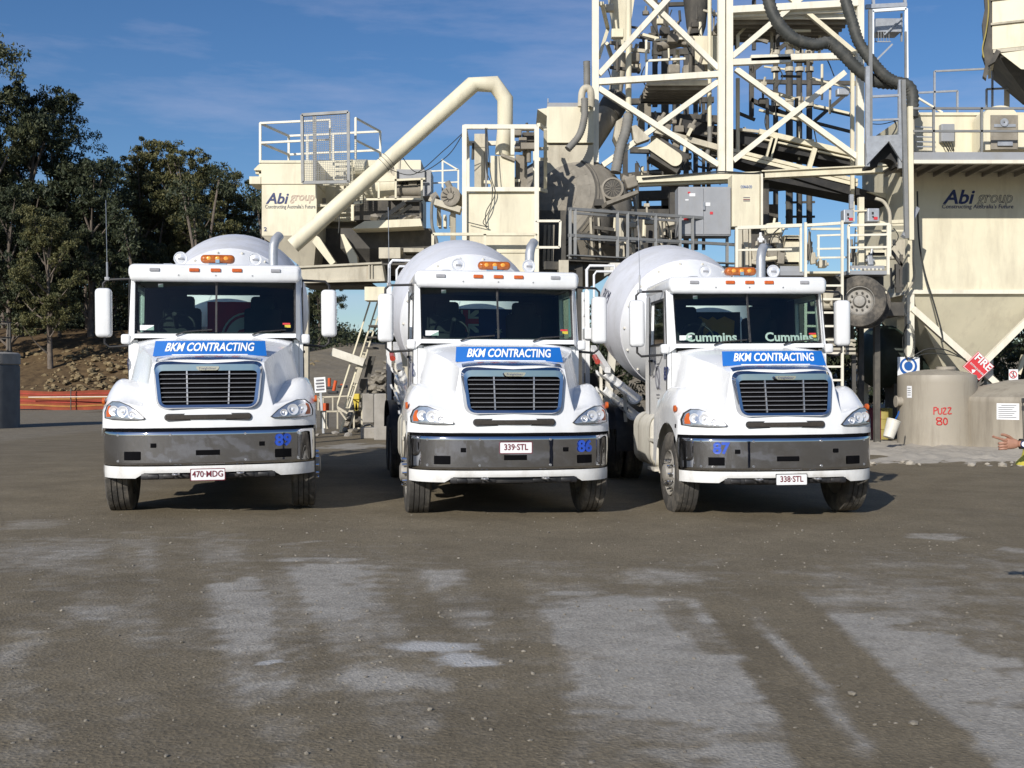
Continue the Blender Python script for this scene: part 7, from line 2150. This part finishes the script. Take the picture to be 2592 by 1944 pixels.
for p_, q_ in (((380, 1190), (450, 1185)), ((452, 1060), (452, 1350)), ((385, 1345), (530, 1325)), ((395, 1190), (345, 1340))): w.bar(cg(*p_, 34), cg(*q_, 34), .05, 'tube', 'cream_dirty')
w, o = sign('notice_board', 'white notice sign with blue-grey lines between the first two trucks', cg(57, 912, 35), cg(152, 1040, 35), 35.0)
for k in range(4):
    u, v = cg(74 - (k % 2) * 6, 930 + 26 * k, 34.99), cg(138, 944 + 26 * k, 34.99); b = MB(); b.span((u.x, 34.985, u.z), (v.x, 34.996, v.z)); w.add(b, 'lettering_line', 'grey_letter', o)
b = MB(); b.beam(at_depth(cg(105, 1030, 35.05), 35.05), (cg(105, 0, 35.05).x, 35.05, 0), .07); w.add(b, 'sign_post', 'galv')
w.o.rotation_euler = (0, R(-4), 0)
for i, (x, y0, y1, dd, lean, lb) in enumerate(((150, 1130, 1340, 35, 0, 'orange topped pale post by the low pipe barrier'), (178, 918, 1010, 46, 0, 'upright orange marker post on the haul road edge nearest the white sign'), (232, 940, 1048, 44, -22, 'tilted orange marker post on the haul road edge'), (283, 968, 1000, 46, 6, 'short orange marker post half hidden by the leaning stair'))):
    w = W('marker_post', lb, 'post', at_depth(cg(x, y1, dd), dd), 'orange marker posts')
    p_, q_ = cg(x, y0, dd), cg(x + lean, y1, dd)
    if i == 0:
        m_ = p_.lerp(q_, .35); b = MB(); b.cyl(m_, q_, .09, seg=12); w.add(b, 'post_base', 'offwhite', smooth=40); b = MB(); b.cyl(p_, m_, .10, seg=12); w.add(b, 'post_top', 'orange', smooth=40)
    else:
        b = MB(); b.cyl(p_, q_, .07, seg=12); w.add(b, 'post_tube', 'orange', smooth=40); b = MB(); b.box(q_ + Vector((0, 0, .05)), (.4, .4, .12), bevel=.03); w.add(b, 'post_foot', 'black')
w = W('yellow_stand', 'small bright yellow stand beside the concrete block between the trucks', 'stand', cg(405, 1195, 33.5))
b = MB(); b.beam(cg(380, 1055, 33.5), cg(410, 1190, 33.5), .09); b.beam(cg(425, 1055, 33.5), cg(405, 1190, 33.5), .09); w.add(b, 'legs', 'yellow')
b = MB(); u, v = cg(375, 1050, 33.4), cg(430, 1100, 33.4); b.span((u.x, 33.4, u.z), (v.x, 33.7, v.z), bevel=.03); w.add(b, 'top', 'yellow')
u, v = cg(455, 1052, 32.5), cg(552, 1212, 32.5)
b = MB(); b.span((u.x, 32.5, u.z), (v.x, 33.6, v.z - .3), bevel=.03); o = rehome(b.build('concrete_block', 'concrete'), ((u.x + v.x) / 2, 33, 0)); tag(o, 'square concrete block standing right of the yellow stand', 'block')
u, v = cg(552, 1050, 30.5), cg(1000, 1105, 30.5)
b = MB(); b.span((u.x, 30.5, u.z), (v.x, 31.6, 0), bevel=.04); o = rehome(b.build('concrete_wall', 'concrete'), ((u.x + v.x) / 2, 31, 0)); tag(o, 'low concrete wall behind the rear wheels of the middle truck', 'low wall')
u, v = cg(440, 1335, 31.5), cg(560, 1370, 31.5)
b = MB(); b.span((u.x, 31.5, max(.25, u.z)), (v.x + 1.5, 32.3, 0), bevel=.03); o = rehome(b.build('concrete_kerb', 'concrete'), ((u.x + v.x) / 2, 32, 0)); tag(o, 'low pale concrete kerb at the foot of the gate frame', 'kerb')
# rubble pile behind the gate
rnd = random.Random(17)
b = MB()
for i in range(260):
    a_, q_ = rnd.uniform(0, 6.28), rnd.random() ** .6
    x, y = -4.15 + 1.6 * q_ * math.cos(a_), 36.8 + 1.6 * q_ * math.sin(a_)
    b.rock((x, y, max(.05, 2.4 * (1 - q_) ** .8) + rnd.uniform(-.1, .1)), rnd.uniform(.07, .24), rnd)
tag(b.build('rubble_pile', 'brown_dust'), 'heap of dusty brown rubble behind the gate frame', 'rubble', kind='stuff')
for i, (x, y, s_) in enumerate(((-5.6, 34.2, .14), (-6.6, 35.2, .12), (-7.3, 34, .10), (-5.0, 33.0, .13), (-8.0, 33.6, .12), (-6.0, 33.3, .09))):
    b = MB(); b.rock((0, 0, 0), s_, rnd); o = b.build('boulder', 'concrete'); o.location = (x, y, s_ * .3); tag(o, 'dusty stone lying by the pipe barriers between the trucks', 'stone', 'stones by the barriers')

# --- far left: grey concrete tank with a cage on top
D = 44.0
th = math.atan((51 - 1296) * KF)
rt = 1.5
tx_, ty_ = math.sin(th) * D / math.cos(th) * math.cos(th) - math.cos(th) * rt, math.cos(th) * D + math.sin(th) * rt
zt_ = 2.75
w = W('grey_tank_block', 'round weathered grey concrete tank with a wire cage on top, cut by the picture edge', 'tank', (tx_, ty_, 0))
b = MB(); b.lathe((tx_, ty_, 0), (0, 0, 1), [(0, rt), (zt_ - .5, rt), (zt_ - .48, rt * .98), (zt_ - .44, rt * .98)], 48); w.add(b, 'block', 'grey_tank', smooth=40)
b = MB(); b.lathe((tx_, ty_, 0), (0, 0, 1), [(zt_ - .44, rt * .98), (zt_ - .42, rt * 1.01), (zt_ - .06, rt * 1.01), (zt_, rt * .96), (zt_, 0)], 48); w.add(b, 'lid', 'concrete', smooth=40)
b = MB()
for f in (.05, .55, 1.1): b.path([(tx_ + rt * .8 * math.cos(R(a_)), ty_ + rt * .8 * math.sin(R(a_)), zt_ + f) for a_ in range(0, 360, 20)], .022, 6, closed=True)
for a_ in range(0, 360, 40): b.beam((tx_ + rt * .8 * math.cos(R(a_)), ty_ + rt * .8 * math.sin(R(a_)), zt_), (tx_ + rt * .8 * math.cos(R(a_)), ty_ + rt * .8 * math.sin(R(a_)), zt_ + 1.12), .04)
w.add(b, 'cage_rail', 'dark_steel')
b = MB(); b.cyl((tx_ - .2, ty_, zt_), (tx_ - .2, ty_, zt_ + .7), .22, seg=16); b.sphere((tx_ - .2, ty_, zt_ + .7), .22, 12, (1, 1, .4)); w.add(b, 'pump', 'grey_lens', smooth=40)
b = MB(); b.box((tx_ + .2, ty_ - 1.9, .18), (.9, .6, .36), bevel=.1); o = rehome(b.build('rubber_bund', 'black'), (tx_ + .2, ty_ - 1.9, 0)); tag(o, 'low dark bund at the foot of the round grey tank', 'bund')
# orange mesh fence
w = W('safety_fence', 'long orange plastic mesh fence along the foot of the bank', 'fence', (-32, 66, 0))
b = MB(); rows = []
for z in (0.02, .3, .6, .9, 1.18): rows.append([(-48 + .8 * i, 66 + .12 * math.sin(i * .7) + .02 * i, z + .05 * math.sin(i * .9 + z) - (.0 if z > .1 else 0)) for i in range(44)])
b.grid(rows); mesh_ = w.add(b, 'mesh', 'fence_orange')
for z, m_ in ((.28, 'yellow'), (.52, 'sign_red'), (.74, 'yellow'), (.98, 'sign_red')):
    b = MB(); b.grid([[(-48 + .8 * i, 65.97 + .12 * math.sin(i * .7) + .02 * i, z + dz + .05 * math.sin(i * .9 + z)) for i in range(44)] for dz in (-.05, .05)]); w.add(b, 'band', 'fence_band_' + m_ if 'fence_band_' + m_ in M else m_, mesh_)
for k in range(9): w.bar((-47 + 4 * k, 66.1, 0), (-47 + 4 * k, 66.1, 1.35), .05, 'stake', 'dark_steel')
w.bar((-29.5, 65.9, .80), (-21, 66.0, .86), .05, 'timber_rail', 'offwhite')
# stones on the bank
rnd = random.Random(4)
b = MB()
for i in range(2200):
    x, y = rnd.uniform(-50, -15), 70 + 17 * rnd.random() ** 1.3
    b.rock((x, y, terrain(x, y) + rnd.uniform(0, .08)), .07 + .24 * rnd.random() ** 2.2, rnd)
tag(b.build('bank_stones', 'rock'), 'pale broken stones covering the lower face of the bank', 'stones', kind='stuff')

# ------------------------------------------------------------------ trees
class LB:
    """collects leaf-sized rhombs as arrays and links them as one mesh"""
    def __init__(s, seed):
        s.r = np.random.default_rng(seed); s.v = []
    def add(s, c, rad, n, size, squash=.7):
        n = max(1, int(n)); r = s.r
        d = r.normal(size=(n, 3)); d /= np.linalg.norm(d, axis=1)[:, None]
        p = np.array(c)[None] + d * (rad * r.random(n) ** .42)[:, None] * np.array([1, 1, squash])
        a = r.normal(size=(n, 3)) * np.array([.7, .7, 1.0]); a /= np.linalg.norm(a, axis=1)[:, None]      # long axis, mostly hanging
        q = np.cross(a, r.normal(size=(n, 3))); q /= np.linalg.norm(q, axis=1)[:, None] + 1e-9
        k = (size * r.uniform(.45, 1.5, n))[:, None]
        s.v.append(np.stack([p - a * k, p - q * k * .36, p + a * k, p + q * k * .36], axis=1).reshape(-1, 3))
    def build(s, name, mat, parent=None):
        v = np.concatenate(s.v).astype(np.float32); n = len(v) // 4
        me = bpy.data.meshes.new(name)
        me.vertices.add(len(v)); me.vertices.foreach_set('co', v.ravel())
        me.loops.add(len(v)); me.loops.foreach_set('vertex_index', np.arange(len(v), dtype=np.int32))
        me.polygons.add(n); me.polygons.foreach_set('loop_start', np.arange(0, 4 * n, 4, dtype=np.int32)); me.polygons.foreach_set('loop_total', np.full(n, 4, dtype=np.int32))
        me.update(calc_edges=True)
        me.materials.append(M[mat])
        o = bpy.data.objects.new(name, me); COL.objects.link(o)
        if parent is not None: o.parent = parent
        return o

def gum_tree(seed, h, spread, clear, clumps, leaves, size, leaf='leaf', lean=.06):
    """one gum: forked tapering trunk and limbs with open clumps of leaves; returns an unlabelled thing"""
    rnd = random.Random(seed)
    t = thing('gum_tree', None, None)
    b = MB()
    top = Vector((rnd.uniform(-lean, lean) * h, rnd.uniform(-lean, lean) * h, h * .80))
    mid = Vector((top.x * .35 + rnd.uniform(-.3, .3), top.y * .35, h * .42))
    r0 = h * .017
    S = spline([Vector((0, 0, -1.5)), mid, top], 5)
    b.path(S, [r0 * (1.25 - 1.05 * i / (len(S) - 1)) for i in range(len(S))], 8)
    ends = []
    for k in range(clumps):
        f = clear + (1 - clear) * ((k + rnd.random()) / clumps)
        z = h * f
        i = min(len(S) - 1, max(1, int(len(S) * min(.98, f * .86))))
        st = S[i]
        a = k * 2.4 + rnd.uniform(-.5, .5)
        ex = spread * (0.35 + .75 * rnd.random()) * (1.0 - .50 * max(0, (f - .55) / .45)) * (.6 + .4 * min(1, (f - clear) / .2 + .3))
        e = Vector((st.x + ex * math.cos(a), st.y + ex * math.sin(a), z + rnd.uniform(-.02, .05) * h))
        m = st.lerp(e, .5) + Vector((0, 0, -.02 * h + rnd.uniform(-.3, .5)))
        L = spline([st, m, e], 3)
        b.path(L, [max(.03, r0 * (.42 - .33 * j / (len(L) - 1))) for j in range(len(L))], 5)
        ends.append((e, spread * rnd.uniform(.28, .46)))
        if rnd.random() < .6: ends.append((m + Vector((rnd.uniform(-1, 1), rnd.uniform(-1, 1), .8)) * spread * .2, spread * rnd.uniform(.18, .28)))
    b.build('trunk', 'bark', t, smooth=50)
    b = LB(seed)
    tot = sum(r ** 2 for _, r in ends)
    for e, r in ends:
        n = int(leaves * r * r / tot)
        # every clump is itself a handful of sprays with gaps between
        for q in range(11):
            o = Vector((rnd.uniform(-1, 1), rnd.uniform(-1, 1), rnd.uniform(-.7, .8))) * r * .80
            b.add(e + o, r * rnd.uniform(.22, .52), n / 11, size, .72)
    b.build('crown', leaf, t)
    return t

def plant_at(src, x, y, z, rot, sc, label, group, first, cat='tree'):
    o = src if first else copy_tree(src)
    o.location = (x, y, z); o.rotation_euler = (0, 0, rot); o.scale = (sc, sc, sc)
    tag(o, label, cat, group)
    return o

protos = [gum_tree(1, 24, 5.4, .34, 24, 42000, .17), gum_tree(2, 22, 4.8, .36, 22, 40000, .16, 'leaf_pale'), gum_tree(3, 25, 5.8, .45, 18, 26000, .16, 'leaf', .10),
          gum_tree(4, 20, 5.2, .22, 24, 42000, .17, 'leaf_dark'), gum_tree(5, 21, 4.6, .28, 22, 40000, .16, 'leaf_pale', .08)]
used = set()
gum = 'gum trees on the bank'
#        v-x , v-top, depth, proto, rot
spots = [(-40, 42, 88, 2, .4, 'tallest dark gum tree at the left edge, its sparse tip highest of all'),
         (45, 200, 92, 3, 2.2, 'dense dark gum tree with a pale limb against the sky beside the tallest'),
         (140, 232, 96, 2, 1.1, 'open spreading gum whose long thin branches reach right into the sky'),
         (195, 345, 90, 3, 4.0, 'dark leafy gum in shade below the open spreading branches'),
         (285, 318, 104, 1, 5.2, 'olive rounded gum first right of the gap in the treetops'),
         (355, 350, 108, 4, .9, 'olive gum crowded between the two rounded crowns'),
         (425, 322, 102, 1, 3.0, 'olive broad-crowned gum above the drum of the truck marked 89'),
         (492, 372, 108, 4, 2.0, 'olive gum sloping down toward the lettered bin'),
         (545, 425, 112, 0, 1.4, 'low dark gum tucked beside the lettered bin'),
         (20, 420, 84, 3, 1.0, 'short dark gum filling the space behind the grey tank block'),
         (110, 470, 82, 4, 3.6, 'short gum in deep shade behind the orange fence'),
         (330, 520, 96, 3, 5.5, 'low dark gum behind the mirror of the truck marked 89'),
         (470, 560, 100, 3, .2, 'low dark gum partly hidden by the roof lamps of the truck marked 89'),
         (690, 540, 104, 0, 2.9, 'dark gum under the cream girder, seen over the mirror'),
         (250, 470, 112, 0, 2.5, 'far dark gum seen between the trunks'),
         (400, 470, 118, 3, 4.4, 'far dark gum filling under the olive crowns')]
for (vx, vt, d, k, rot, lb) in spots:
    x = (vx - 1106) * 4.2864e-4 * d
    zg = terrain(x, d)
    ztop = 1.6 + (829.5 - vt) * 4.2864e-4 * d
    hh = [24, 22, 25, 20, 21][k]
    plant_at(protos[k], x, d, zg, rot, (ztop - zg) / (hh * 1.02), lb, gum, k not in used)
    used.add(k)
small = gum_tree(8, 9, 3.2, .22, 14, 9000, .18, 'leaf_dark')
sm = [(-29.5, 128, .95, 'small dark tree standing against the sky past the haul road'), (-24.2, 134, .72, 'smaller tree to the right of the one past the haul road'), (-34, 122, 1.05, 'bushy dark tree at the top of the haul road behind the mirror')]
for i, (x, y, sc, lb) in enumerate(sm):
    plant_at(small, x, y, terrain(x, y) - .2, i * 1.7, sc, lb, 'small trees past the haul road', i == 0)
bush = gum_tree(9, 6, 2.6, .10, 16, 7000, .13, 'leaf_dark')
for i, (x, y, sc, lb) in enumerate(((9.6, 36, .72, 'dark shrub in the shadowed gap under the trailer wheel'), (12.2, 38, .8, 'dark shrub behind the smaller beige tank'), (15.5, 37, .8, 'dark shrub behind the wide beige tank'), (7.2, 40, .9, 'dark shrub behind the ladder foot'), (4.0, 42, .75, 'dark shrub hidden behind the third truck drum'))):
    plant_at(bush, x, y, -.1, i * 1.3, sc, lb, 'shrubs behind the plant', i == 0, 'shrub')
# undergrowth along the top of the bank, and the far woods
rnd = random.Random(31)
b = LB(31)
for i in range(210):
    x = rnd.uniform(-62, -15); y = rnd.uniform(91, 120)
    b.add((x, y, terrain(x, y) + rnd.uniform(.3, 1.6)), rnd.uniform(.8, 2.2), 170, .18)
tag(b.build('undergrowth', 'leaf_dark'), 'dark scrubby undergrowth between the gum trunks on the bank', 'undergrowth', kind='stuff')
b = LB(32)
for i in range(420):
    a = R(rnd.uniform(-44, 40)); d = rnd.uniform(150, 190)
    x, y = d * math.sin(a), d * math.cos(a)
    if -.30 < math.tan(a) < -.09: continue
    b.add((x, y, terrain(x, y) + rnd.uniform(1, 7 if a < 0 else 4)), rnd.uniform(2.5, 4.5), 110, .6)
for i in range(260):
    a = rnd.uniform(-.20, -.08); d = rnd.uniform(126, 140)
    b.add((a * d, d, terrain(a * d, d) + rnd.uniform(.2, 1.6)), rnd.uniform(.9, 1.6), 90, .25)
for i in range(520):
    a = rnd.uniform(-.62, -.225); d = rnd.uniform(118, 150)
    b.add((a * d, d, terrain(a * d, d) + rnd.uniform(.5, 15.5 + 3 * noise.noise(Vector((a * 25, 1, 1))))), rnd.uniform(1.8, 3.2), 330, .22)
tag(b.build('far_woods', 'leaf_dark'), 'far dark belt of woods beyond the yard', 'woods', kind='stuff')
# saplings' thin trunks seen in the shade
for i in range(26):
    x, y = rnd.uniform(-52, -19), rnd.uniform(88, 112)
    h = rnd.uniform(9, 15)
    b = MB(); P = [Vector((0, 0, -.5)), Vector((rnd.uniform(-.4, .4), 0, h * .5)), Vector((rnd.uniform(-.9, .9), 0, h))]
    b.path(spline(P, 4), [.16, .15, .14, .13, .12, .11, .10, .08, .06], 6)
    t = thing('sapling', 'thin bare gum sapling among the trunks on the bank', 'sapling', (x, y, terrain(x, y)), 'thin saplings on the bank')
    b.build('trunk', 'bark', t, smooth=50)
    b = LB(100 + i); b.add(P[2], 1.5, 420, .17); b.add(P[2] + Vector((.6, 0, -1.6)), 1.0, 220, .17); b.build('crown', 'leaf_dark', t)

# ------------------------------------------------------------------ person pointing, mostly outside the picture
def skin_chain(name, verts, edges, radii, mat, par, sub=2, root=0):
    me = bpy.data.meshes.new(name); me.from_pydata([tuple(v) for v in verts], edges, [])
    o = bpy.data.objects.new(name, me); COL.objects.link(o)
    m = o.modifiers.new('skin', 'SKIN'); m.use_smooth_shade = True
    for i, r in enumerate(radii):
        sv = me.skin_vertices[0].data[i]
        sv.radius = r if isinstance(r, tuple) else (r, r)
        sv.use_root = (i == root)
    s = o.modifiers.new('sub', 'SUBSURF'); s.levels = sub; s.render_levels = sub
    dg = bpy.context.evaluated_depsgraph_get(); dg.update()
    m2 = bpy.data.meshes.new_from_object(o.evaluated_get(dg))
    bpy.data.objects.remove(o); bpy.data.meshes.remove(me)
    m2.name = name; m2.materials.clear(); m2.materials.append(M[mat])
    m2.polygons.foreach_set('use_smooth', [True] * len(m2.polygons))
    o = bpy.data.objects.new(name, m2); COL.objects.link(o)
    if par is not None: o.parent = par
    return o

def make_person():
    # stands facing the picture's left, near forearm raised, forefinger pointing at the trucks
    PX, PY = 3.80, 7.34
    g0 = gz(PX, PY)
    T = thing('person', 'person in a yellow hi-vis shirt pointing with a watch on the wrist', 'person', (PX - .085, PY, g0))
    def L(x, y, z): return Vector((x - PX, y - PY, z - g0))
    V, E, Rr = [], [], []
    def add(p, r, par=None):
        V.append(p); Rr.append(r)
        if par is not None: E.append((par, len(V) - 1))
        return len(V) - 1
    pel = add(L(3.80, 7.34, .95), (.15, .17))
    wai = add(L(3.78, 7.34, 1.12), (.14, .165), pel)
    che = add(L(3.79, 7.34, 1.34), (.13, .18), wai)
    nk0 = add(L(3.80, 7.34, 1.50), (.065, .07), che)
    nk = add(L(3.785, 7.34, 1.56), (.052, .055), nk0)
    hd = add(L(3.765, 7.34, 1.66), (.092, .075), nk)
    ht = add(L(3.770, 7.34, 1.76), (.075, .065), hd)
    # near arm: shoulder, elbow, wrist
    sh = add(L(3.80, 7.15, 1.44), .062, che)
    el = add(L(3.815, 7.08, 1.18), .044, sh)
    fm = add(L(3.63, 7.12, 1.195), .040, el)
    wr = add(L(3.455, 7.16, 1.203), (.026, .030), fm)
    pb = add(L(3.435, 7.162, 1.204), (.020, .033), wr)
    # far arm hangs
    s2 = add(L(3.80, 7.53, 1.44), .062, che)
    e2 = add(L(3.83, 7.57, 1.15), .044, s2)
    w2 = add(L(3.77, 7.56, .90), .030, e2)
    h2 = add(L(3.75, 7.55, .80), (.018, .036), w2)
    # legs
    for dy in (-.09, .09):
        hp = add(L(3.80, 7.34 + dy, .88), .088, pel)
        kn = add(L(3.79, 7.34 + dy * 1.2, .50), .058, hp)
        an = add(L(3.82, 7.34 + dy * 1.3, .10), .040, kn)
        add(L(3.78, 7.34 + dy * 1.4, .045), (.042, .035), an)
    body = skin_chain('body', V, E, Rr, 'skin', T, 2, pel)
    # pointing hand: back of the hand to the camera, thumb on top
    hc = L(3.375, 7.165, 1.203)
    hand_v, hand_e, hand_r = [], [], []
    def ha(p, r, par=None):
        hand_v.append(p); hand_r.append(r)
        if par is not None: hand_e.append((par, len(hand_v) - 1))
        return len(hand_v) - 1
    w0 = ha(L(3.450, 7.161, 1.203), (.022, .027))
    w1 = ha(L(3.415, 7.163, 1.204), (.019, .037), w0)
    w2_ = ha(L(3.375, 7.164, 1.206), (.017, .044), w1)
    w3 = ha(L(3.352, 7.164, 1.207), (.014, .040), w2_)
    skin_chain('palm', hand_v, hand_e, hand_r, 'skin', body, 2, 0)
    def finger(P, r):
        return skin_chain('finger', P, [(i, i + 1) for i in range(len(P) - 1)], [r * (1.08 - .10 * i) for i in range(len(P))], 'skin', body, 2, 0)
    # index straight out, a little upward
    finger([L(3.372, 7.160, 1.224), L(3.345, 7.156, 1.229), L(3.315, 7.152, 1.238), L(3.285, 7.150, 1.247), L(3.262, 7.149, 1.253)], .0105)
    # middle, ring, little: curled, knuckles forward
    for z, r, q in ((1.206, .0112, 1.0), (1.186, .0106, .92), (1.169, .0092, .80)):
        finger([L(3.370, 7.160, z + .002), L(3.342, 7.154, z + .004), L(3.318 + .01 * (1 - q), 7.162, z), L(3.322 + .01 * (1 - q), 7.184, z - .002), L(3.348, 7.192, z - .002)], r)
    # thumb from the side of the palm, lying along the top
    finger([L(3.412, 7.168, 1.226), L(3.380, 7.158, 1.250), L(3.348, 7.150, 1.263), L(3.318, 7.147, 1.266)], .0118)
    # nails
    b = MB(); b.sphere(L(3.268, 7.1405, 1.256), .006, 8, (1.2, .3, .8)); b.sphere(L(3.325, 7.1375, 1.268), .0065, 8, (1.2, .3, .8)); b.build('finger_nails', 'skin', body)
    # watch
    b = MB(); b.lathe(L(3.462, 7.1595, 1.203), (1, -.10, 0), [(-.011, .032), (-.011, .0345), (.011, .0345), (.011, .032)], 28)
    for v in b.bm.verts: pass
    ws = b.build('watch_strap', 'black', body, smooth=50)
    b = MB(); b.lathe(L(3.462, 7.124, 1.203), (-.1, -1, 0), [(-.004, .022), (.006, .022), (.008, .019), (.006, .017)], 28); b.build('watch_case', 'navy', ws, smooth=50)
    b = MB(); b.lathe(L(3.462, 7.118, 1.203), (-.1, -1, 0), [(0, .0175), (.0015, .0170), (.0015, .0)], 24); b.build('watch_face', 'letter_white', ws)
    # head details
    b = MB(); b.sphere(L(3.785, 7.34, 1.725), .105, 18, (.98, .80, .78)); b.build('hair', 'hair', body, smooth=60)
    b = MB(); b.box(L(3.668, 7.34, 1.655), (.035, .028, .045), bevel=.012); b.build('nose', 'skin', body, smooth=60)
    for dy in (-.035, .035):
        b = MB(); b.sphere(L(3.682, 7.34 + dy, 1.685), .014, 10); b.build('eye', 'letter_white', body, smooth=60)
    for dy in (-.082, .082):
        b = MB(); b.sphere(L(3.79, 7.34 + dy, 1.665), .03, 10, (.7, .35, 1.1)); b.build('ear', 'skin', body, smooth=60)
    b = MB(); b.box(L(3.676, 7.34, 1.612), (.012, .05, .012), bevel=.004); b.build('mouth', 'maroon', body)
    # shirt: loose, open hem flaring forward at the belly
    b = MB()
    rows = []
    for z, rx, ry, cx in ((1.05, .225, .235, 3.752), (1.065, .215, .235, 3.752), (1.10, .19, .23, 3.765), (1.24, .17, .222, 3.78), (1.38, .155, .225, 3.79), (1.46, .12, .20, 3.80), (1.52, .075, .09, 3.80)):
        rows.append([L(cx + rx * math.cos(k / 32 * 6.283), 7.34 + ry * math.sin(k / 32 * 6.283), z) for k in range(33)])
    b.grid(rows)
    for dy, e_, in ((-.19, el), (.19, e2)):
        s_ = L(3.80, 7.34 + dy, 1.44); ee = V[e_]
        b.path([s_ + Vector((0, -dy * .3, .03)), s_.lerp(ee, .35), s_.lerp(ee, .82)], [.085, .080, .072], 16)
    sh_ = b.build('shirt', 'hivis', T, smooth=60)
    b = MB()
    for zz in (1.18,): 
        for dz in (0, .05): pass
        b.grid([[L(3.775 + .193 * math.cos(k / 32 * 6.283), 7.34 + .2275 * math.sin(k / 32 * 6.283), z) for k in range(33)] for z in (1.16, 1.21)])
    b.build('reflective_band', 'sign_white', sh_, smooth=60)
    b = MB()
    rows = []
    for z, r_ in ((1.09, .165), (1.0, .18), (.86, .19)): rows.append([L(3.80 + r_ * math.cos(k / 24 * 6.283), 7.34 + r_ * math.sin(k / 24 * 6.283), z) for k in range(25)])
    b.grid(rows)
    for dy in (-.09, .09): b.path([L(3.80, 7.34 + dy, .90), L(3.79, 7.34 + dy * 1.2, .50), L(3.82, 7.34 + dy * 1.3, .08)], [.105, .08, .075], 16)
    b.build('trousers', 'trousers', T, smooth=60)
    for dy in (-.13, .13):
        b = MB(); b.box(L(3.83, 7.34 + dy, .05), (.28, .10, .09), bevel=.035, seg=3); b.build('boot', 'black', T, smooth=60)
make_person()
